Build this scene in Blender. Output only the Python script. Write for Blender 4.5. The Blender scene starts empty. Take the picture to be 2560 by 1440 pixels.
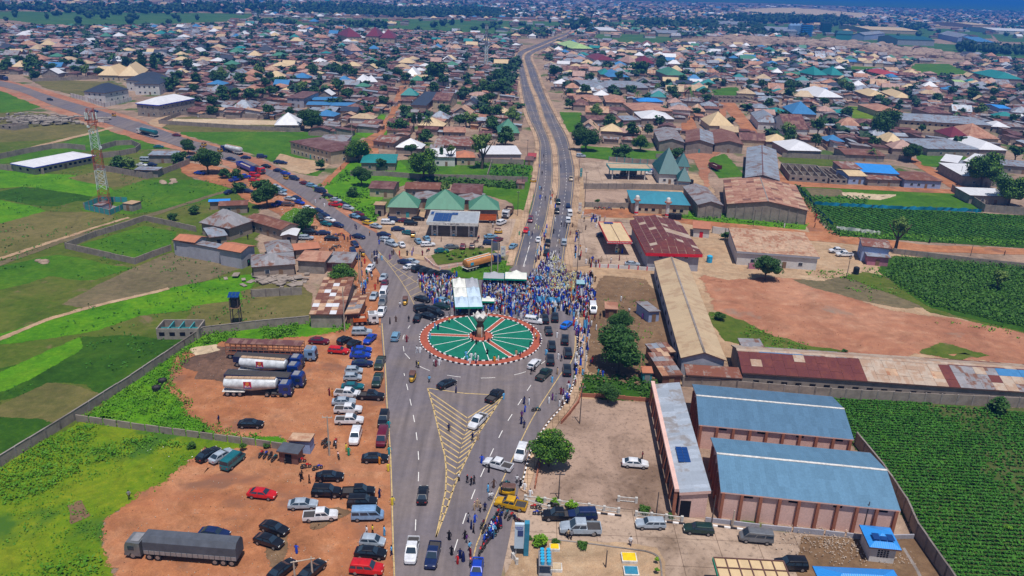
import bpy,bmesh,math,random
import numpy as np
from mathutils import Vector,Matrix,noise as mnoise
from mathutils.geometry import tessellate_polygon
R = math.radians
rnd = random.Random(7)
scn = bpy.context.scene
F,CH,PITCH,ROLL = 1950.0,77.0,21.4,R(1.85)
cam = bpy.data.objects.new('camera',bpy.data.cameras.new('camera'))
scn.collection.objects.link(cam)
cam.matrix_world = Matrix.Translation((0,0,CH)) @ Matrix.Rotation(R(90 - PITCH),4,'X') @ Matrix.Rotation(ROLL,4,'Z')
cam.data.sensor_width = 36.0; cam.data.lens = 36.0 * F / 2560.0
cam.data.clip_start = 1.0; cam.data.clip_end = 60000
scn.camera = cam
w = bpy.data.worlds.new('World'); scn.world = w; w.use_nodes = True
nt = w.node_tree; bg = nt.nodes['Background']
sky = nt.nodes.new('ShaderNodeTexSky'); sky.sky_type = 'NISHITA'; sky.sun_disc = False
SUN = Vector((0.1,-0.3,1.0)).normalized()
sky.sun_elevation = math.asin(SUN.z); sky.sun_rotation = math.atan2(SUN.x,SUN.y)
sky.air_density = 1.0; sky.dust_density = 0.6; sky.ozone_density = 2.0
nt.links.new(sky.outputs[0],bg.inputs[0]); bg.inputs[1].default_value = 0.08
sl = bpy.data.lights.new('sun','SUN'); so = bpy.data.objects.new('sun',sl); scn.collection.objects.link(so)
sl.energy = 4.9; sl.angle = R(0.5); sl.color = (1.0,0.95,0.88)
so.rotation_euler = SUN.to_track_quat('Z','Y').to_euler(); so.location = (0,0,400)
vs = scn.view_settings; vs.view_transform = 'Standard'; vs.look = 'None'; vs.exposure = 0.0; vs.gamma = 1.0
vs.use_curve_mapping = False
scn.cycles.max_bounces = 6; scn.cycles.transparent_max_bounces = 12; scn.cycles.volume_bounces = 0
cp,sp = math.cos(R(PITCH)),math.sin(R(PITCH)); cr,sr = math.cos(ROLL),math.sin(ROLL)
def P(px,py,z=0.0):
    a = (px - 1280) / F; b = (720 - py) / F; a,b = a * cr - b * sr,a * sr + b * cr
    dx,dy,dz = a,cp + b * sp,-sp + b * cp
    t = (z - CH) / dz
    return Vector((dx * t,dy * t,z))
def PX(v):
    x,y,z = v[0],v[1],v[2] - CH
    d = y * cp - z * sp
    if d < 1: return (-9999,-9999)
    u = (y * sp + z * cp) / d; x = x / d
    return (1280 + F * (x * cr + u * sr),720 - F * (u * cr - x * sr))
MATS = {}
def nmat(name,rough=.85,spec=.3,metal=0.0):
    m = bpy.data.materials.new(name); m.use_nodes = True
    b = m.node_tree.nodes['Principled BSDF']
    b.inputs['Roughness'].default_value = rough; b.inputs['Metallic'].default_value = metal
    b.inputs['Specular IOR Level'].default_value = spec
    MATS[name] = m
    return m,m.node_tree,b
def N(nt,t,**kw):
    n = nt.nodes.new(t)
    for k,v in kw.items():
        if k in ('operation','blend_type','data_type','noise_dimensions','feature','wave_type','bands_direction','attribute_name','object','interpolation'): setattr(n,k,v)
    return n
def c4(c): return (c[0],c[1],c[2],1)
def ramp(nt,src,stops,interp='LINEAR'):
    r = nt.nodes.new('ShaderNodeValToRGB'); r.color_ramp.interpolation = interp
    e = r.color_ramp.elements
    while len(e) < len(stops): e.new(.5)
    for i,(p,c) in enumerate(stops): e[i].position = p; e[i].color = c4(c) if len(c) == 3 else c
    nt.links.new(src,r.inputs[0]); return r.outputs[0]
def mix(nt,fac,a,b,mode='MIX'):
    m = nt.nodes.new('ShaderNodeMix'); m.data_type = 'RGBA'; m.blend_type = mode; m.clamp_factor = True
    for inp,v in ((0,fac),(6,a),(7,b)):
        if hasattr(v,'is_linked') or hasattr(v,'links'): nt.links.new(v,m.inputs[inp])
        elif inp == 0: m.inputs[0].default_value = v
        else: m.inputs[inp].default_value = c4(v)
    return m.outputs[2]
def noise(nt,vec,scale,detail=5,rough=.6,dist=0):
    n = nt.nodes.new('ShaderNodeTexNoise'); n.inputs['Scale'].default_value = scale
    n.inputs['Detail'].default_value = detail; n.inputs['Roughness'].default_value = rough; n.inputs['Distortion'].default_value = dist
    nt.links.new(vec,n.inputs['Vector']); return n.outputs['Fac']
def wpos(nt,sc=(1,1,1),rot=0):
    g = nt.nodes.new('ShaderNodeNewGeometry'); mp = nt.nodes.new('ShaderNodeMapping')
    mp.inputs['Scale'].default_value = sc; mp.inputs['Rotation'].default_value = (0,0,rot)
    nt.links.new(g.outputs['Position'],mp.inputs[0]); return mp.outputs[0]
def bump(nt,b,h,st=.4,dist=.1):
    n = nt.nodes.new('ShaderNodeBump'); n.inputs['Strength'].default_value = st; n.inputs['Distance'].default_value = dist
    nt.links.new(h,n.inputs['Height']); nt.links.new(n.outputs[0],b.inputs['Normal'])
def ground(name,cols,s1=.05,s2=.6,s3=6.0,edge=False,bst=.3,streak=None,spots=None):
    """cols: dark, mid, light ; three noise octaves in world metres"""
    m,t,b = nmat(name,.95,.15)
    v = wpos(t)
    a = noise(t,v,s1,6,.6,.6); c = noise(t,v,s2,6,.65); d = noise(t,v,s3,3,.6)
    c1 = ramp(t,a,[(.33,cols[0]),(.5,cols[1]),(.66,cols[2])])
    c2 = ramp(t,c,[(.35,cols[0]),(.55,cols[1]),(.68,cols[2])])
    col = mix(t,.5,c1,c2)
    f = ramp(t,d,[(.3,(.62,) * 3),(.7,(1.25,) * 3)]); big = noise(t,v,s1 * 2.7,9,.72,1.5); col = mix(t,.75,col,ramp(t,big,[(.3,(.6,.62,.6)),(.5,(1,) * 3),(.72,(1.35,1.28,1.2))]),'MULTIPLY')
    col = mix(t,.6,col,f,'MULTIPLY')
    if spots:
        sn = noise(t,v,spots[1],4,.6,.3)
        col = mix(t,ramp(t,sn,[(spots[2],(0,0,0)),(spots[2] + .07,(1,1,1))]),col,spots[0])
    if streak:
        sv = wpos(t,streak[0],streak[1]); s = noise(t,sv,1,3,.5)
        col = mix(t,ramp(t,s,[(.45,(0,0,0)),(.7,(.5,) * 3)]),col,streak[2])
    t.links.new(col,b.inputs['Base Color']); bump(t,b,c,bst,.3)
    if edge: edge_alpha(m,t,b,v)
    return m
def edge_alpha(m,t,b,v):
    at = N(t,'ShaderNodeAttribute',attribute_name='fade')
    n1 = noise(t,v,.5,10,.8); 
    ad = N(t,'ShaderNodeMath',operation='SUBTRACT'); t.links.new(n1,ad.inputs[0]); t.links.new(at.outputs['Fac'],ad.inputs[1])
    gt = N(t,'ShaderNodeMath',operation='GREATER_THAN'); t.links.new(ad.outputs[0],gt.inputs[0]); gt.inputs[1].default_value = -.28
    tr = t.nodes.new('ShaderNodeBsdfTransparent'); ms = t.nodes.new('ShaderNodeMixShader')
    t.links.new(gt.outputs[0],ms.inputs[0]); t.links.new(tr.outputs[0],ms.inputs[1]); t.links.new(b.outputs[0],ms.inputs[2])
    t.links.new(ms.outputs[0],t.nodes['Material Output'].inputs[0])
def flat(name,c,rough=.7,spec=.3,var=.25,scale=1.5,metal=0.0,coat=0.0):
    m,t,b = nmat(name,rough,spec,metal)
    tc = t.nodes.new('ShaderNodeTexCoord')
    n = noise(t,tc.outputs['Object'],scale,5,.65)
    f = ramp(t,n,[(.3,(1 - var,) * 3),(.7,(1 + var * .6,) * 3)])
    t.links.new(mix(t,1.0,c,f,'MULTIPLY'),b.inputs['Base Color'])
    if coat: b.inputs['Coat Weight'].default_value = coat * .6; b.inputs['Coat Roughness'].default_value = .2
    return m
def wallmat(name,c,stain=(.12,.1,.08),amt=.5,brick=False):
    m,t,b = nmat(name,.9,.2)
    tc = t.nodes.new('ShaderNodeTexCoord'); g = wpos(t)
    n = noise(t,g,.5,6,.7); n2 = noise(t,g,4,4,.6)
    col = mix(t,ramp(t,n,[(.42,(0,0,0)),(.75,(amt,) * 3)]),c,stain)
    col = mix(t,.7,col,ramp(t,n2,[(.3,(.75,) * 3),(.7,(1.15,) * 3)]),'MULTIPLY')
    t.links.new(col,b.inputs['Base Color']); bump(t,b,n2,.25,.05)
    return m
def roofmat(name,base,rust=None,amt=.0,rib=.28,metal=.0,rough=.45,sheet=.14,spec=.35,dirt=.25):
    """corrugated sheets from the roof's own UV in metres: u along the eave, v down the slope"""
    m,t,b = nmat(name,rough,spec,metal)
    uv = t.nodes.new('ShaderNodeUVMap'); sx = t.nodes.new('ShaderNodeSeparateXYZ'); t.links.new(uv.outputs[0],sx.inputs[0])
    def fl(s,k,ph=0.):
        d = N(t,'ShaderNodeMath',operation='MULTIPLY_ADD'); t.links.new(s,d.inputs[0]); d.inputs[1].default_value = 1 / k; d.inputs[2].default_value = ph
        q = N(t,'ShaderNodeMath',operation='FLOOR'); t.links.new(d.outputs[0],q.inputs[0]); return q.outputs[0]
    cx = t.nodes.new('ShaderNodeCombineXYZ'); t.links.new(fl(sx.outputs[0],.9),cx.inputs[0]); t.links.new(fl(sx.outputs[1],2.4,100),cx.inputs[1])
    oi = t.nodes.new('ShaderNodeObjectInfo'); t.links.new(oi.outputs['Random'],cx.inputs[2])
    wn = t.nodes.new('ShaderNodeTexWhiteNoise'); wn.noise_dimensions = '3D'; t.links.new(cx.outputs[0],wn.inputs[0])
    col = mix(t,1.0,base,ramp(t,wn.outputs[0],[(0,(1 - sheet * 1.3,) * 3),(1,(1 + sheet,) * 3)]),'MULTIPLY')
    g = wpos(t); n = noise(t,g,.22,6,.7,.4); n3 = noise(t,g,2.5,5,.7)
    if rust:
        mth = N(t,'ShaderNodeMath',operation='MULTIPLY_ADD'); t.links.new(wn.outputs[0],mth.inputs[0]); mth.inputs[1].default_value = .18; t.links.new(n,mth.inputs[2])
        p = .62 - amt * .3
        col = mix(t,ramp(t,mth.outputs[0],[(p,(0,0,0)),(p + .12,(1,1,1))]),col,rust)
    col = mix(t,dirt,col,ramp(t,n3,[(.3,(.45,) * 3),(.7,(1.2,) * 3)]),'MULTIPLY')
    wv = N(t,'ShaderNodeMath',operation='MULTIPLY'); t.links.new(sx.outputs[0],wv.inputs[0]); wv.inputs[1].default_value = 2 * math.pi / rib
    sn = N(t,'ShaderNodeMath',operation='SINE'); t.links.new(wv.outputs[0],sn.inputs[0])
    t.links.new(col,b.inputs['Base Color']); bump(t,b,sn.outputs[0],.35,.03)
    return m
ground('soil_town',[(.17,.115,.085),(.29,.2,.15),(.39,.29,.22)],.03,.5,5,spots=((.06,.1,.022),.035,.56))
ground('g_dry',[(0.0783,0.0829,0.023),(0.129,0.115,0.0369),(0.184,0.143,0.0645)],.04,.6,7,True)
ground('g_olive',[(0.0415,0.0829,0.00737),(0.0783,0.111,0.0129),(0.129,0.12,0.0323)],.05,.6,7,True,spots=((0.147,0.111,0.0553),.12,.6))
ground('g_green',[(0.0276,0.0922,0.00369),(0.0507,0.138,0.00553),(0.101,0.175,0.0111)],.06,.8,8,True)
ground('g_dark',[(0.0147,0.0507,0.00276),(0.0276,0.0829,0.00369),(0.0553,0.111,0.00737)],.06,.8,8,True)
ground('g_bright',[(0.0369,0.138,0.00276),(0.0691,0.202,0.00369),(0.138,0.259,0.00737)],.08,.9,8,True)
ground('g_yellow',[(0.0599,0.138,0.00369),(0.115,0.184,0.00461),(0.202,0.221,0.0111)],.09,.8,8,True,spots=((0.0461,0.111,0.0111),.07,.55))
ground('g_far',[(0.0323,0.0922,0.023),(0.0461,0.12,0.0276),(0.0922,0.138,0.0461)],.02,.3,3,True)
ground('d_red',[(.24,.1,.062),(.35,.16,.095),(.45,.25,.165)],.04,.3,6,True,spots=((.24,.17,.13),.05,.58),streak=((.09,.5,1),.5,(.3,.12,.07)))
ground('d_orange',[(.22,.085,.04),(.36,.15,.07),(.46,.24,.14)],.055,.3,6,True,spots=((.2,.095,.058),.06,.56),streak=((.08,.45,1),.7,(.3,.11,.055)))
ground('d_tan',[(.28,.175,.105),(.38,.26,.165),(.46,.34,.23)],.06,.5,6,True)
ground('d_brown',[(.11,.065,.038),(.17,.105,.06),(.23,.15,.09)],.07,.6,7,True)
ground('crop_dirt',[(.03,.06,.01),(.055,.08,.018),(.13,.11,.05)],.07,.5,7,True)
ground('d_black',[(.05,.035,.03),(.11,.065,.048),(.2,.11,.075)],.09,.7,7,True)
ground('d_plot',[(.1,.078,.045),(.145,.115,.066),(.2,.15,.09)],.07,.6,7,True,streak=((.15,2.2,1),.3,(.08,.09,.03)))
ground('d_sand',[(.4,.3,.2),(.5,.39,.27),(.58,.47,.34)],.1,.8,7,True)
ground('rock',[(.2,.14,.11),(.33,.24,.19),(.42,.32,.25)],.05,.3,2,False,1)
def concrete(name,c,joint=None,edge=False,rot=0.0):
    m,t,b = nmat(name,.9,.2); v = wpos(t)
    a = noise(t,v,.07,6,.65,.8); d = noise(t,v,1.2,6,.7); e = noise(t,v,9,3)
    col = mix(t,1,c,ramp(t,a,[(.33,(.5,.47,.44)),(.5,(.95,) * 3),(.66,(1.2,) * 3)]),'MULTIPLY')
    col = mix(t,.8,col,ramp(t,d,[(.32,(.45,) * 3),(.46,(1,) * 3),(.75,(1.15,) * 3)]),'MULTIPLY')
    col = mix(t,.4,col,ramp(t,e,[(.3,(.7,) * 3),(.7,(1.2,) * 3)]),'MULTIPLY')
    if joint:
        bt = t.nodes.new('ShaderNodeTexBrick'); bt.offset = 0; bt.inputs['Scale'].default_value = 1
        bt.inputs['Brick Width'].default_value = joint; bt.inputs['Row Height'].default_value = joint; bt.inputs['Mortar Size'].default_value = .05
        bt.inputs['Color1'].default_value = (1,1,1,1); bt.inputs['Color2'].default_value = (.93,.93,.93,1); bt.inputs['Mortar'].default_value = (.45,.42,.4,1)
        t.links.new(wpos(t,(1,1,1),rot),bt.inputs[0]); col = mix(t,1,col,bt.outputs[0],'MULTIPLY')
    t.links.new(col,b.inputs['Base Color'])
    if edge: edge_alpha(m,t,b,v)
    return m
concrete('conc_yard',(.31,.215,.165))
concrete('conc_station',(.38,.28,.215),6.0,rot=.02)
concrete('conc_grey',(.24,.21,.2))
concrete('paving',(.44,.3,.2),1.2)
def asphalt(name,c):
    m,t,b = nmat(name,.88,.25); v = wpos(t)
    a = noise(t,v,.05,5,.6,1.0); d = noise(t,v,.8,6,.7); e = noise(t,v,14,2); s = noise(t,wpos(t,(.9,.035,1)),1,3,.5)
    col = mix(t,ramp(t,a,[(.42,(0,0,0)),(.62,(.7,) * 3)]),c,(.18,.147,.14))
    col = mix(t,.7,col,ramp(t,d,[(.25,(.78,) * 3),(.75,(1.15,) * 3)]),'MULTIPLY')
    col = mix(t,.8,col,ramp(t,s,[(.3,(.75,) * 3),(.7,(1.2,) * 3)]),'MULTIPLY')
    col = mix(t,.5,col,ramp(t,e,[(.3,(.8,) * 3),(.7,(1.2,) * 3)]),'MULTIPLY')
    t.links.new(col,b.inputs['Base Color']); bump(t,b,e,.2,.02)
asphalt('asphalt',(.138,.12,.135))
asphalt('asphalt_dark',(.098,.095,.12))
flat('paint_white',(.72,.7,.68),.7,.3,.25,2)
flat('paint_yellow',(.5,.36,.16),.7,.3,.3,2)
flat('kerb_black',(.025,.022,.03),.8); flat('kerb_white',(.75,.73,.74),.8)
flat('turf',(.01,.145,.095),.9,.1,.2,.6); flat('red_path',(.34,.085,.05),.8,.2,.25,1.2)
wallmat('w_mud',(.32,.25,.21)); wallmat('w_block',(.31,.27,.24),(.1,.085,.075),.8); wallmat('w_cream',(.5,.4,.28)); wallmat('w_white',(.62,.6,.6),(.3,.27,.25),.5)
wallmat('w_pink',(.68,.45,.4),(.48,.28,.24),.5); wallmat('w_pinkcol',(.34,.13,.08),(.2,.08,.05)); wallmat('w_blue',(.3,.38,.6),(.25,.25,.35)); wallmat('w_magenta',(.45,.17,.25))
wallmat('w_slab',(.3,.25,.22),(.14,.115,.1),.9); wallmat('w_teal',(.05,.3,.33)); wallmat('w_grey',(.36,.36,.42),(.2,.19,.22),.6); wallmat('w_orange',(.42,.2,.1))
RU = (.2,.075,.048)
roofmat('r_rust',(.185,.095,.085),(.115,.045,.036),.35); roofmat('r_rust2',(.27,.14,.1),(.17,.065,.04),.5); roofmat('r_brown',(.135,.055,.05),(.22,.12,.095),.2)
roofmat('r_grey',(.3,.29,.31),(.2,.1,.07),.1,metal=.2); roofmat('r_zinc',(.34,.38,.45),(.24,.15,.12),.05,metal=.3,rough=.38); roofmat('r_mix',(.36,.31,.28),RU,.48)
roofmat('r_blue',(.055,.2,.42),None,0,.3,.1,.4,.06,dirt=.12); roofmat('r_bright',(.03,.24,.66),None,0,.3,rough=.4,sheet=.05,dirt=.1); roofmat('r_shed',(.11,.225,.345),None,0,.35,.15,.45,.07,dirt=.3); roofmat('r_shed2',(.09,.18,.285),None,0,.35,.15,.45,.07,dirt=.3); roofmat('r_aqua',(.045,.22,.3),None,0,sheet=.06,dirt=.2); roofmat('r_pale',(.42,.47,.55),(.3,.28,.28),.08,.28,.2,.4,.16)
roofmat('r_teal',(.02,.2,.2),None,0,sheet=.06,dirt=.12); roofmat('r_green',(.06,.2,.13),None,0,sheet=.06,dirt=.12); roofmat('r_dteal',(.012,.09,.1),None,0,sheet=.06,dirt=.12)
roofmat('r_white',(.66,.66,.7),None,0,sheet=.05,dirt=.12,metal=.1); roofmat('r_cream',(.58,.43,.25),None,0,sheet=.06,dirt=.14); roofmat('r_beige',(.47,.35,.22),(.38,.26,.16),.12,.5,sheet=.05,dirt=.16)
roofmat('r_orange',(.43,.165,.09),None,0,sheet=.07,dirt=.14); roofmat('r_terra',(.45,.24,.16),(.3,.13,.08),.22); roofmat('r_maroon',(.15,.022,.035),None,0,sheet=.06,dirt=.12); roofmat('r_red',(.36,.05,.05),None,0,dirt=.15)
roofmat('r_dark',(.035,.045,.07),None,0,sheet=.05,dirt=.12); roofmat('r_tanrust',(.5,.33,.22),(.34,.16,.09),.16,sheet=.14); roofmat('r_pinkish',(.4,.25,.21),None,0); roofmat('r_lime',(.35,.5,.2),None,0)
roofmat('r_oldred',(.16,.045,.035),(.12,.032,.03),.4,sheet=.12); roofmat('r_sheetbeige',(.44,.35,.28),(.36,.24,.17),.25,sheet=.08); roofmat('r_silver',(.6,.62,.64),None,0,.3,.5,.32,.1,dirt=.2)
flat('fascia_red',(.62,.015,.03),.5); flat('fascia_white',(.6,.58,.56),.6,var=.4); flat('fascia_blue',(.02,.04,.5),.5); flat('fascia_teal',(.03,.35,.4),.5); flat('fascia_brown',(.12,.06,.05),.7); flat('fascia_green',(.0,.28,.17),.6)
flat('dark_opening',(.012,.012,.016),.9,.1); flat('pane',(.03,.045,.07),.15,.6); flat('frame_white',(.6,.6,.62),.5); flat('solar',(.01,.045,.18),.15,.6,.1); flat('black_tank',(.012,.014,.02),.5); flat('metal_grey',(.28,.28,.3),.5,.5,metal=.3)
flat('wood',(.2,.12,.07),.8); flat('pole_conc',(.42,.35,.29),.85); flat('pole_wood',(.09,.07,.07),.85); flat('mast_red',(.42,.09,.04),.6); flat('mast_white',(.6,.68,.68),.6); flat('rubble',(.42,.34,.28),.9,.2,.5,1)
flat('trunk',(.11,.08,.055),.9); flat('blue_net',(.01,.2,.35),.8); flat('tarp',(.075,.085,.11),.7,.3,.3,.6); flat('tyre',(.018,.017,.018),.85,.2); flat('rim',(.33,.33,.35),.35,.5,metal=.6); flat('chassis',(.05,.045,.045),.7)
flat('glass',(.02,.035,.055),.08,.7,.1); flat('lamp',(.75,.75,.7),.2,.6); flat('tail',(.4,.02,.02),.3,.6); flat('tank_white',(.52,.54,.58),.45,.4,.4,.8,coat=.2); flat('tank_orange',(.5,.2,.06),.5); flat('logo_red',(.5,.02,.06),.5); flat('logo_orange',(.75,.25,.05),.5); flat('logo_blue',(.02,.05,.35),.5); flat('ink_white',(.8,.8,.8),.6); flat('ink_dark',(.1,.09,.12),.6)
flat('tent_white',(.66,.66,.62),.8,.2,.12,.5); flat('tent_blue',(.45,.56,.68),.8,.2,.1,.5); flat('tent_grey',(.33,.34,.38),.8,.2,.12,.5); flat('statue_brown',(.16,.075,.045),.6,.3); flat('statue_tan',(.5,.32,.2),.6); flat('yellow_lid',(.75,.5,.01),.6); flat('blue_lid',(.03,.2,.32),.6); flat('water_blue',(.03,.35,.6),.4)
CARC = dict(black=(.008,.009,.014),navy=(.01,.022,.09),blue=(.01,.05,.42),bright_blue=(.01,.16,.72),silver=(.36,.42,.5),grey=(.14,.15,.17),white=(.72,.73,.78),red=(.55,.012,.015),maroon=(.13,.008,.025),
            teal=(.01,.13,.16),dark_green=(.01,.035,.03),light_blue=(.16,.32,.47),yellow=(.68,.42,.01),gold=(.6,.33,.005),army_green=(.03,.05,.035),brown=(.12,.06,.045),steel_blue=(.2,.34,.55),cab_blue=(.008,.035,.2),orange=(.6,.12,.02),beige=(.5,.4,.3))
for k,c in CARC.items(): flat('car_' + k,c,.33,.5,.28,1.2,.15,.6)
CLO = dict(black=(.012,.01,.015),navy=(.012,.018,.09),white=(.7,.7,.74),blue=(.02,.07,.5),sky=(.12,.4,.7),yellow=(.65,.5,.04),red=(.5,.02,.02),green=(.02,.25,.15),orange=(.6,.22,.02),purple=(.12,.03,.18),tan=(.42,.3,.2),maroon=(.16,.015,.03),grey=(.22,.22,.25),pale_yellow=(.68,.66,.3),brown=(.1,.055,.04),pink=(.55,.25,.3),teal=(.01,.25,.3))
for k,c in CLO.items(): flat('cloth_' + k,c,.9,.1,.1,2)
flat('skin',(.075,.035,.02),.6)
def leafmat(name,cols):
    m,t,b = nmat(name,.65,.25); v = wpos(t)
    a = noise(t,v,.35,3); g = noise(t,v,3.0,2)
    col = mix(t,.5,ramp(t,a,[(.3,cols[0]),(.5,cols[1]),(.7,cols[2])]),ramp(t,g,[(.3,cols[0]),(.55,cols[1]),(.72,cols[2])]))
    t.links.new(col,b.inputs['Base Color'])
    b.inputs['Subsurface Weight'].default_value = 0
leafmat('leaf_dark',[(0.0121,0.0405,0.00945),(0.027,0.081,0.0135),(0.054,0.128,0.0175)])
leafmat('leaf_mid',[(.018,.055,.007),(.035,.1,.009),(.07,.15,.013)])
leafmat('leaf_light',[(.06,.11,.02),(.1,.17,.03),(.16,.22,.05)])
leafmat('leaf_lime',[(.05,.14,.006),(.11,.24,.008),(.24,.34,.01)])
leafmat('leaf_weed',[(0.034,0.122,0.00272),(0.068,0.197,0.00408),(0.136,0.272,0.00816)])
leafmat('leaf_crop',[(0.016,0.08,0.0048),(0.032,0.136,0.0064),(0.068,0.208,0.0096)])
leafmat('leaf_maize',[(0.0144,0.06,0.0056),(0.036,0.112,0.0072),(0.08,0.176,0.0112)])
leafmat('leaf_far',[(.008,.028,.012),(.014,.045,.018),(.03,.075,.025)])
class MB:
    def __init__(s): s.v = []; s.f = []; s.m = []; s.uv = []
    def poly(s,pts,m=0,uv=None):
        i = len(s.v); s.v += [tuple(p) for p in pts]; s.f.append(tuple(range(i,i + len(pts)))); s.m.append(m)
        s.uv.append(uv or [(0,0)] * len(pts)); return s
    def box(s,cx,cy,z0,sx,sy,sz,m=0,rot=0.0,tx=1.0,ty=1.0,bottom=False):
        c,n = math.cos(rot),math.sin(rot); q = []
        for z,kx,ky in ((z0,1,1),(z0 + sz,tx,ty)):
            for a,b in ((-1,-1),(1,-1),(1,1),(-1,1)):
                x,y = a * sx / 2 * kx,b * sy / 2 * ky
                q.append((cx + x * c - y * n,cy + x * n + y * c,z))
        fs = [(4,5,6,7),(0,1,5,4),(1,2,6,5),(2,3,7,6),(3,0,4,7)]
        if bottom: fs.append((3,2,1,0))
        i = len(s.v); s.v += q
        for f in fs: s.f.append(tuple(i + k for k in f)); s.m.append(m); s.uv.append([(0,0),(sx,0),(sx,sy),(0,sy)])
        return s
    def loft(s,rings,m=0,cap=True,closed=True):
        i = len(s.v); n = len(rings[0])
        for r in rings: s.v += [tuple(p) for p in r]
        for a in range(len(rings) - 1):
            mm = m[a] if isinstance(m,(list,tuple)) else m
            for b in range(n if closed else n - 1):
                c = (b + 1) % n
                s.f.append((i + a * n + b,i + a * n + c,i + (a + 1) * n + c,i + (a + 1) * n + b)); s.m.append(mm); s.uv.append([(0,0)] * 4)
        if cap:
            mm0,mm1 = (m[0],m[-1]) if isinstance(m,(list,tuple)) else (m,m)
            s.f.append(tuple(i + k for k in range(n))[::-1]); s.m.append(mm0); s.uv.append([(0,0)] * n)
            s.f.append(tuple(i + (len(rings) - 1) * n + k for k in range(n))); s.m.append(mm1); s.uv.append([(0,0)] * n)
        return s
    def cyl(s,p0,p1,r0,r1=None,n=8,m=0):
        r1 = r0 if r1 is None else r1; p0,p1 = Vector(p0),Vector(p1); d = (p1 - p0).normalized()
        a = d.orthogonal().normalized(); b = d.cross(a)
        ring = lambda p,r: [p + a * (r * math.cos(2 * math.pi * k / n)) + b * (r * math.sin(2 * math.pi * k / n)) for k in range(n)]
        return s.loft([ring(p0,r0),ring(p1,r1)],m)
    def ball(s,c,r,m=0,nu=8,nv=5,sz=1.0):
        rings = []
        for j in range(1,nv):
            ph = math.pi * j / nv
            rings.append([(c[0] + r * math.sin(ph) * math.cos(2 * math.pi * k / nu),c[1] + r * math.sin(ph) * math.sin(2 * math.pi * k / nu),c[2] - r * sz * math.cos(ph)) for k in range(nu)])
        return s.loft(rings,m)
    def mesh(s,name,mats,smooth=None):
        me = bpy.data.meshes.new(name); me.from_pydata(s.v,[],s.f); 
        for k in (mats if isinstance(mats,(list,tuple)) else [mats]): me.materials.append(MATS[k])
        me.polygons.foreach_set('material_index',s.m)
        ul = me.uv_layers.new(name='UVMap'); fl = [c for f in s.uv for p in f for c in p]
        if len(fl) == len(ul.data) * 2: ul.data.foreach_set('uv',fl)
        if smooth is not None:
            me.polygons.foreach_set('use_smooth',[True] * len(me.polygons)); me.set_sharp_from_angle(angle=R(smooth))
        me.update(); return me
    def build(s,name,mats,parent=None,smooth=None):
        return link(name,s.mesh(name,mats,smooth),parent)
def link(name,me,parent=None,loc=None,rz=None):
    o = bpy.data.objects.new(name,me); scn.collection.objects.link(o)
    if parent: o.parent = parent
    if loc is not None: o.location = loc
    if rz is not None: o.rotation_euler = (0,0,rz)
    return o
THINGS = []
def text_mesh(root,txt,size,mat,align='CENTER'):
    c = bpy.data.curves.new('lettering','FONT'); c.body = txt; c.size = size; c.extrude = .01; c.align_x = align; c.align_y = 'CENTER'
    t = bpy.data.objects.new('lettering',c); scn.collection.objects.link(t); bpy.context.view_layer.update()
    me = bpy.data.meshes.new_from_object(t.evaluated_get(bpy.context.evaluated_depsgraph_get())); bpy.data.objects.remove(t); me.materials.clear(); me.materials.append(MATS[mat]); return link('lettering',me,root)
def tag(o,label=None,cat=None,group=None,kind=None):
    if label: o['label'] = label
    if cat: o['category'] = cat; THINGS.append(o)
    if group: o['group'] = group
    if kind: o['kind'] = kind
    return o
def empty(name,loc,rz=0.0,label=None,cat=None,group=None):
    o = bpy.data.objects.new(name,None); scn.collection.objects.link(o); o.location = loc; o.rotation_euler = (0,0,rz); o.empty_display_size = .3
    return tag(o,label,cat,group)
def copy_tree(o,parent=None,mats=None):
    c = o.copy(); scn.collection.objects.link(c)
    if parent: c.parent = parent
    for ch in KIDS.get(o.name,()): copy_tree(ch,c)
    return c
KIDS = {}
def inside(p,poly):
    x,y = p[0],p[1]; r = False; j = len(poly) - 1
    for i in range(len(poly)):
        xi,yi = poly[i][0],poly[i][1]; xj,yj = poly[j][0],poly[j][1]
        if (yi > y) != (yj > y) and x < (xj - xi) * (y - yi) / (yj - yi) + xi: r = not r
        j = i
    return r
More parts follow.
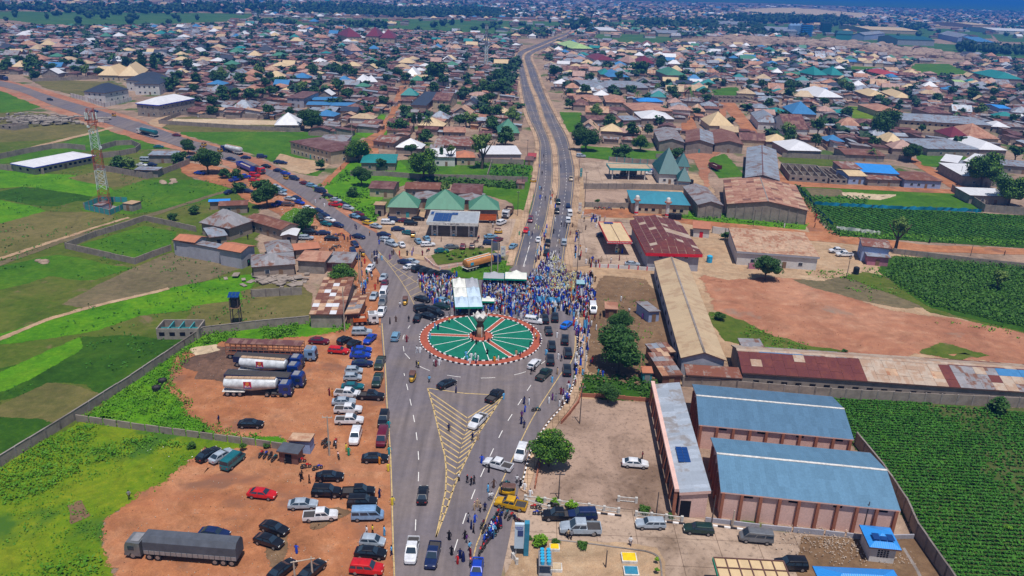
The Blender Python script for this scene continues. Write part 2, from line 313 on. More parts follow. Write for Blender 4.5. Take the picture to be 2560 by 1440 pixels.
LM = [(1205,845,'the green roundabout'),(1175,735,'the white marquee'),(1145,1120,'the yellow road chevrons'),(2000,1190,'the nearer blue warehouse'),(1930,1040,'the further blue warehouse'),(1710,1110,'the pink arcaded block'),
      (1740,780,'the long beige roof'),(2150,910,'the patched rusty warehouse'),(1670,595,'the red edged roof'),(1550,580,'the red canopy'),(1945,610,'the tan tiled store'),(1132,545,'the silver canopy'),(1110,505,'the three green roofs'),
      (1655,490,'the blue roofed hall'),(1575,425,'the teal canopy'),(1685,420,'the pointed teal roofs'),(1900,490,'the big terracotta shed'),(1880,410,'the long silver shed'),(2355,305,'the long two storey school'),(780,365,'the roadside two storey block'),
      (825,745,'the rusty patchwork roof'),(570,560,'the grey pyramid roof'),(265,400,'the telecom mast'),(160,395,'the shining white hall'),(395,240,'the silver and blue hall'),(265,220,'the white mansions'),(700,900,'the parked tankers'),(465,1370,'the covered trailer truck'),
      (590,770,'the water tower'),(450,815,'the roofless grey building'),(1550,880,'the big tree by the sheds'),(1370,1110,'the tree by the car park'),(2205,1350,'the blue roofed cabin'),(1540,210,'the long grey hall'),(940,90,'the three maroon roofs'),(1215,140,'the lattice tower'),
      (295,180,'the yellow roofs'),(1800,305,'the yellow cone roof'),(2240,440,'the blue painted homes'),(1205,385,'the tall roadside trees'),(2290,550,'the striped crop field'),(2400,740,'the maize field'),(2350,1200,'the lower crop field'),(2250,120,'the grey boulders'),(2040,75,'the blue factory tower'),
      (1450,620,'the service lane'),(1325,1290,'the white railing'),(1360,1400,'the petrol pump sign'),(980,270,'the sandy lane'),(1700,240,'the palm lane'),(940,800,'the orange truck of people'),(750,1110,'the roadside kiosks'),(1380,510,'the paved median'),(620,430,'the roadside mango trees')]
def near(px,py):
    best = min(LM,key=lambda q: (q[0] - px) ** 2 + (2.2 * (q[1] - py)) ** 2)
    dx,dy = px - best[0],py - best[1]
    if abs(dx) < 12 and abs(dy) < 12: return 'beside ' + best[2]
    if abs(dx) > 1.4 * abs(dy): return ('right of ' if dx > 0 else 'left of ') + best[2]
    return ('in front of ' if dy > 0 else 'behind ') + best[2]
ORD = ['first','second','third','fourth','fifth','sixth','seventh','eighth','ninth','tenth','eleventh','twelfth'] + [k + 'teenth' for k in 'thir four fif six seven eigh nine'.split()] + ['twentieth','twenty-first','twenty-second','twenty-third','twenty-fourth']
def settle_labels(groupname):
    """give look-alikes that share a label an order one can count, from the left"""
    d = {}
    for o in THINGS: d.setdefault(o.get('label'),[]).append(o)
    for lab,os_ in d.items():
        if len(os_) < 2: continue
        os_.sort(key=lambda o: PX(o.location)[0])
        if len(os_) <= 24 and len(lab.split()) <= 12:
            for i,o in enumerate(os_): o['label'] = lab + ', ' + ORD[i] + ' from the left'
        for o in os_:
            if not o.get('group'): o['group'] = groupname(o)
mb = MB()
xs = [-9000,-4000,-2000,-1000,-500,0,500,1000,2000,4000,9000]; ys = [-60,200,500,1000,2000,4000,7000,14000]
for j in range(len(ys) - 1):
    for i in range(len(xs) - 1): mb.poly([(xs[i],ys[j],0),(xs[i + 1],ys[j],0),(xs[i + 1],ys[j + 1],0),(xs[i],ys[j + 1],0)])
tag(mb.build('ground','soil_town'),'reddish brown earth under the whole town',kind='structure')
def world(pts,z=0): return [P(a[0],a[1],z) for a in pts]
def rough(pts,step,amp,seed=0):
    out = []; n = len(pts)
    for i in range(n):
        a,b = Vector(pts[i]).to_2d(),Vector(pts[(i + 1) % n]).to_2d(); L = (b - a).length; k = max(1,min(80,int(L / step)))
        for j in range(k):
            p = a.lerp(b,j / k)
            d = Vector((mnoise.noise(Vector((p.x * .11,p.y * .11,seed))),mnoise.noise(Vector((p.x * .11,p.y * .11,seed + 9)))))
            d2 = Vector((mnoise.noise(Vector((p.x * .45,p.y * .45,seed + 3))),mnoise.noise(Vector((p.x * .45,p.y * .45,seed + 5)))))
            out.append(p + (d * 1.6 + d2 * .8) * amp)
    return out
PATCHES = []
def area(pts): return .5 * sum(pts[i][0] * pts[(i + 1) % len(pts)][1] - pts[(i + 1) % len(pts)][0] * pts[i][1] for i in range(len(pts)))
def patch(name,pix,mat,lvl,amp=1.0,soft=1.5,kind='structure',label=None,step=3.0):
    w0 = world(pix)
    if area(w0) < 0: w0 = w0[::-1]
    PATCHES.append((name,w0))
    cc_ = sum(w0,Vector()) / len(w0); sz_ = sum((p - cc_).length for p in w0) / len(w0); step = min(step,max(.4,sz_ / 4))
    if sz_ < 9: amp = max(amp,.25 * sz_)
    z = lvl; pts = rough(w0,step,amp,len(PATCHES)) if amp else [p.to_2d() for p in w0]; n = len(pts)
    me = bpy.data.meshes.new(name); bm = bmesh.new()
    cdist = sum((p - sum(pts,Vector((0,0))) / n).length for p in pts) / n; soft = min(soft * 1.5,cdist * (.38 if cdist < 9 else .12))
    outer,inner = [],[]
    for i in range(n):
        e = (pts[(i + 1) % n] - pts[i - 1]); nn = Vector((e.y,-e.x)).normalized() if e.length > 1e-6 else Vector((0,0))
        outer.append(bm.verts.new((pts[i].x + nn.x * soft * .6,pts[i].y + nn.y * soft * .6,z - .0006))); inner.append(bm.verts.new((pts[i].x - nn.x * soft,pts[i].y - nn.y * soft,z)))
    for i in range(n):
        j = (i + 1) % n
        try: bm.faces.new((outer[i],outer[j],inner[j],inner[i]))
        except ValueError: pass
    for t in tessellate_polygon([[v.co.to_3d() for v in inner]]):
        try: bm.faces.new([inner[i] for i in t])
        except ValueError: pass
    bm.to_mesh(me); bm.free()
    at = me.attributes.new('fade','FLOAT','POINT'); at.data.foreach_set('value',[1.0 if i % 2 == 0 else 0.0 for i in range(2 * n)])
    for p in me.polygons:
        if p.normal.z < 0: p.flip()
    me.materials.append(MATS[mat]); o = link(name,me); tag(o,label,kind=kind); return o
PQ = []
g = lambda n,p,m,l,*a,**k: PQ.append((n,p,m,l,a,k))
g('farmland',[(-500,330),(-60,262),(0,262),(100,290),(240,332),(330,362),(440,408),(500,470),(600,470),(640,490),(640,690),(760,800),(870,838),(480,872),(150,1090),(-100,1240),(-700,1500),(-900,800)],'g_olive',1,2,3,label='olive green farmland left of the road')
g('field',[(-300,232),(0,228),(60,240),(128,262),(60,277),(-300,300)],'g_green',2)
g('field',[(-300,300),(0,283),(110,283),(250,325),(245,335),(100,350),(0,355),(-300,372)],'g_dry',2)
g('field',[(0,385),(150,362),(270,320),(340,338),(420,372),(380,372),(240,375),(0,410),(-200,420)],'g_green',3)
g('field',[(-200,428),(0,425),(85,432),(180,440),(250,455),(290,480),(225,492),(60,465),(0,470),(-200,470)],'g_bright',2)
g('field',[(0,480),(60,466),(225,492),(220,500),(190,502),(140,516),(90,514),(0,496),(-200,500),(-200,478)],'g_dark',3)
g('field',[(-300,505),(0,500),(100,520),(110,535),(60,552),(0,565),(-300,580)],'g_bright',2)
g('field',[(170,445),(240,430),(290,430),(370,446),(365,455),(290,468),(230,458)],'g_dry',3,.6)
g('field',[(215,520),(290,476),(360,450),(480,450),(560,458),(585,470),(560,490),(440,520),(330,535),(215,528)],'g_green',4,1,1.5,label='bright green field behind the telecom mast')
g('field',[(-400,580),(0,560),(110,530),(215,530),(285,540),(270,552),(160,592),(0,645),(-400,720)],'g_dry',2)
g('field',[(205,612),(360,565),(440,580),(420,615),(338,650)],'g_green',4,.4,.6,label='grass inside the square walled plot')
g('field',[(-400,760),(0,678),(160,625),(340,668),(250,710),(160,760),(0,735),(-400,800)],'g_olive',3)
g('field',[(-200,700),(60,655),(150,640),(330,668),(240,700),(120,690),(0,725)],'g_green',4,1)
g('ploughed_field',[(165,760),(250,710),(345,668),(430,632),(610,668),(520,700),(400,725),(235,770)],'d_plot',4,.6,1,label='brown ploughed plot with furrows')
g('field',[(-400,905),(0,840),(120,800),(300,750),(480,712),(625,688),(625,742),(480,770),(350,790),(200,830),(0,862),(-400,950)],'g_bright',5,1,1.5,label='long bright green strip of crops')
g('field',[(480,770),(625,745),(770,735),(770,800),(640,818),(520,825),(470,800)],'g_dry',5,.8)
g('field',[(-400,980),(0,925),(120,890),(210,840),(480,848),(470,858),(260,985),(220,960),(130,955),(60,985),(-400,1100)],'g_dark',4,.9,1.2,label='dark green field behind the boundary wall')
g('field',[(-300,990),(0,930),(190,845),(200,870),(120,920),(20,975),(-300,1050)],'g_bright',5,.8)
g('field',[(-400,1130),(0,1010),(70,980),(125,957),(255,985),(180,1046),(140,1060),(0,1040),(-400,1160)],'g_dry',5,.8)
g('field',[(-400,1160),(0,1044),(140,1062),(100,1090),(0,1150),(-400,1330)],'g_dark',6,.8)
g('weedy_lot',[(508,838),(640,822),(780,810),(862,808),(870,832),(800,842),(560,858),(470,880),(430,960),(480,1030),(560,1075),(760,1108),(760,1120),(400,1085),(200,1050)],'g_bright',7,1,1.5,label='lush weeds inside the yard wall')
g('weedy_lot',[(190,1056),(400,1085),(640,1112),(640,1135),(500,1135),(430,1210),(340,1240),(265,1300),(255,1370),(290,1420),(280,1560),(-700,1560),(-400,1420),(0,1180)],'g_yellow',7,1.4,2.5,label='yellowish green grass of the roadside lot')
g('dirt_yard',[(470,878),(560,858),(800,842),(866,828),(950,812),(965,1000),(978,1200),(985,1560),(270,1560),(290,1420),(262,1370),(268,1300),(345,1235),(430,1205),(500,1135),(640,1128),(760,1115),(700,1095),(560,1075),(480,1030),(430,955)],'d_orange',8,1.6,2.5,label='orange dirt lorry park beside the main road')
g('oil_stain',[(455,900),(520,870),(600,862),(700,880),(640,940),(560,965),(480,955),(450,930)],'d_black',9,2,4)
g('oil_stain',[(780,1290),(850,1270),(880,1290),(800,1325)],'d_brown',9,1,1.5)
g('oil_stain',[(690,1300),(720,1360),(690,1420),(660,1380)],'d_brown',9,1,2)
g('sand_heap',[(478,870),(540,862),(550,876),(490,888)],'d_sand',10,.6,1)
g('bare_patch',[(170,1270),(200,1255),(225,1290),(190,1310)],'d_brown',9,.8,1)
g('shoulder',[(640,440),(715,476),(765,505),(812,540),(850,572),(888,604),(920,650),(950,700),(958,730),(952,815),(866,828),(905,800),(900,730),(880,650),(800,640),(770,610),(740,570),(690,530),(620,500),(580,470),(470,440),(430,400),(560,420)],'d_orange',7,.8,1.5,label='dirt shoulder where cars park by the village')
g('verge',[(730,520),(790,530),(760,600),(690,560)],'g_green',8,.6)
g('weeds_patch',[(620,725),(690,700),(755,700),(757,735),(640,745)],'g_dry',8,.5)
g('shoulder',[(-300,172),(0,196),(130,230),(260,270),(380,312),(480,346),(560,368),(650,398),(730,436),(800,470),(860,520),(930,565),(960,560),(1000,610),(1010,700),(900,700),(880,620),(800,530),(700,470),(600,425),(480,385),(330,345),(200,300),(110,270),(0,225),(-300,195)],'d_red',6,.7,1.2,label='red dirt verge of the north west road')
g('verge',[(440,340),(480,342),(560,362),(660,395),(740,430),(790,440),(830,400),(870,370),(920,330),(600,330),(480,318)],'g_green',5,1)
g('verge',[(60,190),(130,200),(280,205),(330,222),(200,240),(120,222)],'g_dry',5,1)
g('verge',[(810,470),(860,415),(900,395),(1000,405),(1040,450),(960,480),(940,520),(940,555),(890,520),(840,490)],'g_bright',6,.8)
g('verge',[(380,300),(480,292),(720,308),(720,328),(440,330)],'g_dry',6,.8)
g('pale_yard',[(430,297),(700,302),(700,312),(440,310)],'d_sand',7,.8)
g('pale_yard',[(700,385),(740,395),(830,408),(770,435),(720,425),(690,405)],'d_tan',7,.8)
g('station_yard',[(935,560),(960,540),(1060,530),(1300,525),(1330,540),(1300,620),(1275,640),(1180,610),(1060,650),(1000,640),(960,600)],'d_tan',8,.6,1)
g('concrete_yard',[(975,575),(1060,548),(1290,548),(1270,612),(1160,622),(1070,640),(1020,632)],'conc_station',9,0,.1,label='pale concrete forecourt of the silver canopy')
g('verge',[(1080,640),(1150,622),(1225,620),(1260,645),(1180,650),(1100,662)],'g_olive',10,.4,.6)
g('verge',[(1130,672),(1240,650),(1275,655),(1270,690),(1210,700),(1120,690)],'g_green',10,.4,.6)
g('verge',[(1100,395),(1330,400),(1320,470),(1310,520),(1180,470),(1000,440),(900,430),(890,410)],'g_green',4,1.2)
g('verge',[(1290,470),(1330,450),(1330,520),(1300,560),(1285,540)],'g_green',5,.8)
g('east_soil',[(1440,420),(1640,425),(1760,440),(1800,520),(2030,560),(2150,590),(2300,640),(2900,700),(2900,960),(2100,880),(1870,870),(1700,960),(1640,1000),(1450,1000),(1440,900),(1436,790),(1410,660),(1430,520)],'d_tan',3,1,2,label='tan earth between the eastern sheds')
g('red_field',[(1760,690),(1880,680),(2000,700),(2180,770),(2360,800),(2560,830),(2900,860),(2900,950),(2560,912),(2300,885),(2100,878),(1900,860),(1820,820),(1790,760)],'d_red',5,1.6,3,label='wide bare red earth field')
g('verge',[(1770,780),(1860,800),(1940,845),(2100,880),(2080,888),(1900,868),(1820,850),(1780,810)],'g_olive',6,1.4,2)
g('verge',[(2300,880),(2380,865),(2470,890),(2400,900)],'g_olive',6,.8)
g('verge',[(2060,690),(2140,700),(2330,780),(2600,840),(2600,830),(2330,760),(2200,690),(2090,665)],'g_olive',6,1.2,2)
g('verge',[(1985,700),(2080,690),(2240,690),(2330,770),(2200,760),(2060,725)],'d_plot',5,1.4,2)
g('concrete_yard',[(1440,548),(1520,545),(1600,552),(1640,600),(1640,664),(1500,662),(1432,668)],'conc_station',7,0,.1,label='pale concrete forecourt of the red canopy')
g('concrete_yard',[(1455,408),(1520,402),(1650,405),(1680,440),(1690,464),(1460,466)],'conc_station',7,0,.1,label='pale concrete forecourt of the teal canopy')
g('concrete_yard',[(1462,474),(1578,474),(1578,508),(1462,516)],'conc_yard',7,0,.1)
g('pale_yard',[(1900,640),(2150,620),(2150,680),(2060,700),(1900,690),(1820,700),(1770,690),(1765,600),(1840,590)],'d_tan',6,.8)
g('lane',[(1460,524),(1580,522),(1700,540),(1900,560),(2040,585),(2160,592),(2300,612),(2700,628),(2700,642),(2300,628),(2150,612),(2000,600),(1800,572),(1640,548),(1460,540)],'d_orange',7,.5,.8,label='dirt lane behind the eastern forecourts')
g('lane',[(1975,460),(2000,480),(2060,570),(2100,590),(2030,590),(2015,560),(1990,520),(1940,465),(1885,360),(1820,280),(1800,255),(1830,250),(1900,340),(1955,440)],'d_orange',8,.5,.8,label='orange lane past the terracotta shed')
g('lane',[(1960,452),(2100,462),(2400,475),(2390,485),(2200,476),(1990,466)],'d_orange',9,.4,.6)
g('lane',[(2280,395),(2330,420),(2420,470),(2390,478),(2330,440),(2270,400)],'d_orange',8,.5,.8)
g('verge',[(1700,535),(1740,525),(1900,545),(2020,562),(2010,574),(1850,560),(1700,545)],'g_bright',9,.6)
g('field',[(1990,468),(2110,470),(2410,480),(2455,530),(2280,522),(2100,515),(2030,505)],'g_green',6,.8)
g('field',[(2110,482),(2240,488),(2200,500),(2120,496)],'d_sand',8,.8)
g('field',[(1995,470),(2100,474),(2110,490),(2020,492)],'d_plot',7,.5)
g('field_hedge',[(1985,465),(2000,470),(2080,570),(2100,590),(2560,620),(2560,605),(2120,575),(2030,500)],'g_dark',9,.4)
g('crop_soil',[(2030,512),(2300,524),(2560,540),(2900,560),(2900,640),(2560,608),(2200,590),(2090,575)],'g_dark',5,.5)
g('crop_soil',[(2235,640),(2560,668),(2900,700),(2900,880),(2560,828),(2330,770),(2200,680)],'g_dark',7,.8)
g('verge',[(2480,560),(2640,560),(2640,590)],'g_green',6,.8)
g('verge',[(1452,935),(1640,952),(1640,998),(1452,990)],'g_dark',8,.5,label='weeds between the two yards')
g('crop_soil',[(2070,985),(2560,1022),(2900,1060),(3300,1560),(2500,1560),(2290,1345),(2255,1275),(2135,1105)],'crop_dirt',4,.6)
g('concrete_yard',[(1330,1175),(1400,1040),(1452,998),(1640,1008),(1660,1180),(1700,1290),(1560,1272),(1340,1240),(1310,1230)],'conc_yard',8,0,.1,label='stained concrete yard with the white car')
g('concrete_yard',[(1300,1262),(1330,1240),(1560,1275),(1785,1305),(2000,1340),(2280,1350),(2500,1560),(1280,1560),(1260,1400)],'conc_station',9,0,.1,label='concrete service road of the petrol station')
g('tan_soil',[(1310,1345),(1420,1352),(1560,1360),(1640,1375),(1660,1410),(1650,1560),(1230,1560),(1262,1440),(1290,1400)],'d_tan',10,.4,.5,label='sandy garden of the petrol station')
g('tan_soil',[(2010,1348),(2200,1352),(2290,1352),(2480,1560),(2100,1560),(1990,1440)],'d_brown',10,.5,.8)
g('tan_soil',[(1610,700),(1510,690),(1480,750),(1470,830),(1480,930),(1700,950),(1670,820),(1640,730)],'d_brown',4,1,2)
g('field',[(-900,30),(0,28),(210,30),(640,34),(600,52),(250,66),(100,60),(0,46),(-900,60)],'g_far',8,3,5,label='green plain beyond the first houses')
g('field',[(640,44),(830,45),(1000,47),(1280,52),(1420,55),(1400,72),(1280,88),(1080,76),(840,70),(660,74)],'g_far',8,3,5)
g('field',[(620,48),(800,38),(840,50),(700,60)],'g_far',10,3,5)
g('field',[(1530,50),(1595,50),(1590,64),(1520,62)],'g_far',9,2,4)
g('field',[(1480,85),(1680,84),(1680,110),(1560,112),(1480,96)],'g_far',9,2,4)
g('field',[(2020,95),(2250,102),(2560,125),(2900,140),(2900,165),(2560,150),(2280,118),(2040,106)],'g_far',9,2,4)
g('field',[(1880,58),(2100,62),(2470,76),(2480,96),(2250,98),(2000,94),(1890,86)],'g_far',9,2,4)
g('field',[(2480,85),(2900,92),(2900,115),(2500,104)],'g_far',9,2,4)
g('field',[(2120,165),(2230,170),(2230,178),(2130,178)],'g_green',9,1.5,2)
g('field',[(2290,160),(2370,160),(2440,190),(2340,190),(2270,178)],'g_green',9,1.5,2)
g('field',[(1780,222),(1840,218),(1865,240),(1790,242)],'g_green',9,1,1)
g('field',[(1400,280),(1450,282),(1460,330),(1420,330)],'g_green',9,1,1)
g('field',[(2110,265),(2190,270),(2210,300),(2120,295)],'g_yellow',9,1,1)
g('field',[(2290,388),(2360,380),(2420,395),(2360,420),(2310,415)],'g_green',9,1,1)
g('field',[(1945,392),(2110,398),(2110,418),(1960,410)],'g_olive',9,.8,1)
g('field',[(1455,365),(1560,372),(1680,380),(1680,400),(1520,400),(1455,392)],'g_green',8,.8,1)
g('field',[(1760,400),(1810,385),(1860,440),(1800,446)],'g_green',8,.8,1)
g('lane',[(1690,385),(1800,380),(1770,400),(1770,470),(1750,440),(1740,400)],'d_red',9,.8,1)
g('sandy_lane',[(905,352),(935,335),(975,285),(1000,215),(1016,215),(1000,262),(985,290),(950,350),(940,400),(885,395),(812,465),(800,462),(880,390)],'d_orange',10,.5,.8,label='sandy lane through the old town')
g('field',[(890,335),(930,320),(950,285),(965,290),(940,330),(915,345)],'g_bright',9,.6,.8)
g('field',[(940,340),(960,320),(980,290),(990,300),(965,345)],'g_bright',9,.6,.8)
g('sandy_lane',[(375,302),(420,285),(450,262),(470,265),(430,300),(405,320),(375,312)],'d_tan',9,.5,.8)
g('track',[(-300,735),(0,655),(150,600),(330,548),(560,478),(560,482),(330,556),(150,608),(0,664),(-300,745)],'d_plot',7,.5,.8,label='worn track across the farmland')
g('track',[(-300,700),(0,645),(150,596),(320,543),(320,546),(150,600),(0,650),(-300,706)],'d_tan',8,.5,.8)
g('track',[(-200,395),(0,388),(100,362),(280,318),(282,321),(100,367),(0,393),(-200,401)],'d_tan',8,.4,.6)
g('track',[(-100,870),(0,845),(120,795),(240,765),(420,722),(420,725),(240,769),(120,800),(0,852),(-100,880)],'d_tan',8,.5,.8)
g('track',[(1810,262),(1790,285),(1790,300),(1830,330),(1845,330),(1812,296),(1815,280)],'d_orange',9,.5,.8)
g('palm_lane',[(1690,250),(1720,250),(1740,320),(1730,340),(1700,330),(1710,290)],'d_orange',8,.5,.8)
PQ.sort(key=lambda q: q[3])
for i,(n,p,m_,l,a_,k_) in enumerate(PQ): patch(n,p,m_,.01 + .0013 * i,*a_,**k_)
def sheet(name,pix,mat,z,label=None,kind='structure',w=None):
    pts = w or world(pix)
    if area(pts) < 0: pts = pts[::-1]
    V_ = [Vector((p[0],p[1],z)) for p in pts]; me = bpy.data.meshes.new(name); me.from_pydata(V_,[],tessellate_polygon([V_]))
    for p in me.polygons:
        if p.normal.z < 0: p.flip()
    me.materials.append(MATS[mat]); return tag(link(name,me),label,kind=kind)
RZ = .17
def smooth(pts,k=4):
    out = []
    for i in range(len(pts) - 1):
        p0 = pts[max(0,i - 1)]; p1 = pts[i]; p2 = pts[i + 1]; p3 = pts[min(len(pts) - 1,i + 2)]
        for j in range(k):
            t = j / k
            out.append(tuple(.5 * ((2 * p1[c]) + (-p0[c] + p2[c]) * t + (2 * p0[c] - 5 * p1[c] + 4 * p2[c] - p3[c]) * t * t + (-p0[c] + 3 * p1[c] - 3 * p2[c] + p3[c]) * t ** 3) for c in range(2)))
    return out + [tuple(pts[-1])]
NWU = [(-300,160),(0,202),(125,240),(250,277),(375,315),(475,350),(560,374),(655,418),(725,440),(800,485),(830,515),(880,550),(947,587),(975,612)]
NWL = [(-300,176),(0,216),(125,261),(250,303),(335,332),(425,360),(487,380),(560,400),(640,424),(715,468),(765,500),(815,535),(852,567),(890,600),(920,645),(952,690),(958,730)]
sheet('road',smooth(NWU) + smooth(NWL)[::-1],'asphalt',RZ - .012,'two lane asphalt road running off to the north west')
WL = [(1285,665),(1300,610),(1315,560),(1330,510),(1345,435),(1348,385),(1349,360),(1340,330),(1325,300),(1312,262),(1302,212),(1295,170),(1290,147),(1294,134),(1307,125),(1330,116),(1355,106),(1392,92),(1417,82),(1440,66),(1455,53),(1472,46)]
ML = [(1337,672),(1350,600),(1364,560),(1374,510),(1381,460),(1382,410),(1376,360),(1352,300),(1337,250),(1322,212),(1312,175),(1305,147),(1312,133),(1330,124),(1356,113),(1395,96),(1420,86),(1445,69),(1459,55),(1474,46.3)]
MR = [(1352,672),(1373,600),(1380,560),(1390,505),(1396,460),(1395,410),(1388,360),(1362,300),(1347,250),(1330,212),(1319,175),(1311,147),(1316,135),(1332,126),(1358,115),(1398,98),(1423,87.5),(1448,70),(1461,56),(1475,46.6)]
ER = [(1407,680),(1415,610),(1425,560),(1430,510),(1435,460),(1435,425),(1427,385),(1417,345),(1392,300),(1367,250),(1352,212),(1340,178),(1328,152),(1328,138),(1342,129),(1366,118),(1405,102),(1430,90),(1455,72),(1466,57),(1478,47)]
sheet('carriageway',smooth(WL) + smooth(ML)[::-1],'asphalt_dark',RZ - .006,'western carriageway of the divided road')
sheet('carriageway',smooth(MR) + smooth(ER)[::-1],'asphalt_dark',RZ - .006,'eastern carriageway of the divided road')
JR = [(1407,662),(1420,700),(1432,760),(1437,800),(1439,860),(1438,900),(1433,945),(1420,985),(1400,1018),(1378,1042),(1358,1068),(1335,1105),(1318,1142),(1307,1187),(1297,1222),(1290,1262),(1280,1310),(1272,1355),(1258,1420),(1225,1580)]
JL = [(975,1580),(983,1440),(980,1360),(974,1152),(965,1020),(961,932),(952,810),(958,726),(950,688)]
sheet('road',smooth(JR) + smooth(JL) + [(960,600),(975,612),(1000,648),(1080,690),(1150,700),(1250,702),(1286,664)],'asphalt',RZ,'wide asphalt junction around the roundabout')
def ribbon(name,L,Rr,mat,z0,h,label=None,kind='structure',sm=True):
    if sm: L,Rr = smooth(L),smooth(Rr)
    a,b = world(L),world(Rr); mb = MB()
    for i in range(len(a) - 1):
        mb.poly([(*a[i][:2],z0 + h),(*b[i][:2],z0 + h),(*b[i + 1][:2],z0 + h),(*a[i + 1][:2],z0 + h)])
        for q in (a,b): mb.poly([(*q[i][:2],z0),(*q[i + 1][:2],z0),(*q[i + 1][:2],z0 + h),(*q[i][:2],z0 + h)])
    for i in (0,-1): mb.poly([(*a[i][:2],z0),(*b[i][:2],z0),(*b[i][:2],z0 + h),(*a[i][:2],z0 + h)])
    o = mb.build(name,mat); bm = bmesh.new(); bm.from_mesh(o.data); bmesh.ops.recalc_face_normals(bm,faces=bm.faces); bm.to_mesh(o.data); bm.free()
    return tag(o,label,kind=kind)
ribbon('median',ML,MR,'paving',RZ - .06,.2,'paved median between the two carriageways')
def off(pts,dx): return [(p[0] + dx * (p[1] + 40) / 600.0,p[1]) for p in pts]
ribbon('pavement',off(WL[:-6],-17),off(WL[:-6],-2),'paving',0,.29,'paved footway west of the divided road')
ribbon('pavement',off(ER[:-6],2),off(ER[:-6],19),'paving',0,.29,'paved footway east of the divided road')
PAVI = [(1441,800),(1443,860),(1442,905),(1437,948),(1424,990),(1403,1023),(1381,1047),(1361,1073),(1338,1110),(1322,1146),(1311,1190),(1301,1226)]
PAVO = [(1462,800),(1462,860),(1460,910),(1455,955),(1440,998),(1420,1030),(1398,1058),(1378,1088),(1356,1125),(1342,1160),(1330,1200),(1318,1236)]
ribbon('pavement',PAVI,PAVO,'paving',0,.29,'curving tan footway along the eastern kerb')
ribbon('drain_slab',[(1463,790),(1463,860),(1461,910),(1457,950)],[(1476,790),(1472,860),(1465,910),(1459,950)],'conc_grey',0,.24)
def lines(name,segs,mat,wd,z=RZ + .006,label=None,dash=None,sm=True):
    mb = MB()
    for s in segs:
        pts = world(smooth(s) if sm and len(s) > 2 else s)
        if dash:
            q = []; acc = 0
            for i in range(len(pts) - 1):
                d = (pts[i + 1] - pts[i]); L = d.length
                t = 0
                while t < L:
                    ph = (acc + t) % (dash[0] + dash[1]); st = min(L - t,(dash[0] - ph) if ph < dash[0] else (dash[0] + dash[1] - ph)) + 1e-4
                    if ph < dash[0]: q.append((pts[i] + d * (t / L),pts[i] + d * (min(L,t + st) / L)))
                    t += st
                acc += L
        else: q = [(pts[i],pts[i + 1]) for i in range(len(pts) - 1)]
        for a,b in q:
            d = (b - a)
            if d.length < .02: continue
            n = Vector((-d.y,d.x,0)).normalized() * wd / 2; e = d.normalized() * (wd * .2 if not dash else 0)
            mb.poly([(*(a - n - e)[:2],z),(*(b - n + e)[:2],z),(*(b + n + e)[:2],z),(*(a + n - e)[:2],z)])
    return tag(mb.build(name,mat),label,kind='structure')
lines('edge_line',[[(1265,1560),(983,1440)][:0] or [(988,1560),(986,1440),(983,1360),(977,1152),(968,1020),(964,932),(955,810)]],'paint_yellow',.2,label='yellow edge line on the left of the road')
lines('edge_line',[[(1160,1530),(1186,1385),(1200,1342),(1227,1270),(1262,1190),(1280,1152),(1315,1078),(1340,1032),(1370,985),(1405,932)],[(1436,797),(1438,850),(1434,890),(1418,925)]],'paint_yellow',.18,label='yellow line between road and lay-by')
lines('edge_line',[off(WL,4)[:14],off(ML,-3)[:14],off(MR,3)[:14],off(ER,-4)[:14]],'paint_yellow',.14,label='yellow edge lines of the divided road')
lane = lambda A,B,t: [(a[0] * (1 - t) + b[0] * t,a[1] * (1 - t) + b[1] * t) for a,b in zip(A,B)]
lines('lane_dashes',[lane(WL[:14],ML[:14],.5),lane(MR[:14],ER[:14],.5)],'paint_white',.11,dash=(2.2,3.2),label='white lane dashes of the divided road')
lines('lane_dashes',[[(1036,1400),(1040,1290),(1047,1170),(1040,1080),(1025,1000),(1010,935)],[(1135,1380),(1182,1240),(1250,1090),(1285,1030),(1330,960)],[(1010,880),(1008,845),(1025,815)]],'paint_white',.13,dash=(2.6,3.6),label='white lane dashes leading to the roundabout')
lines('lane_dashes',[[(1012,885),(1040,912),(1085,932),(1140,943),(1200,947),(1270,942),(1330,925),(1375,895)]],'paint_white',.14,dash=(3.0,4.2),label='white dashes circling the roundabout')
lines('give_way_line',[[(1308,668),(1324,615)],[(1372,672),(1385,628)]],'paint_white',.15)
CT = [(1069,972),(1083,1020),(1097,1080),(1112,1140),(1116,1180),(1114,1230),(1102,1290),(1090,1345)]; CR = [(1258,990),(1228,1038),(1200,1080),(1175,1130),(1152,1180),(1135,1220),(1115,1280),(1090,1345)]
def lerp_poly(pts,y):
    for a,b in zip(pts,pts[1:]):
        if a[1] <= y <= b[1]: t = (y - a[1]) / (b[1] - a[1]); return (a[0] + (b[0] - a[0]) * t,y)
    return pts[0] if y < pts[0][1] else pts[-1]
chev = [CT,CR,[(1069,972),(1160,985),(1258,990)]]; y = 980.0
while y < 1320:
    l = lerp_poly(CT,y); r = lerp_poly(CR,y + 2); wd = r[0] - l[0]; mx = (l[0] + r[0]) / 2 + 4; my = y + wd * .36
    chev.append([l,(mx,my)]); chev.append([(mx,my),r]); y += 15.5 * (y + 40) / 1060
lines('chevron_marking',chev,'paint_yellow',.25,label='yellow chevrons painted on the traffic island',sm=False)
gore = [[(942,626),(972,662),(1000,700),(1022,735),(1036,764)],[(942,626),(985,668),(1030,700),(1064,722)]]
for k in range(9):
    t = .22 + k * .09; a = lerp_poly(gore[0],626 + t * 138); b = (a[0] + 6 + t * 38,a[1] - 4 - t * 18); gore.append([a,b])
lines('gore_marking',gore,'paint_yellow',.15,label='yellow hatching where the north west road joins',sm=False)
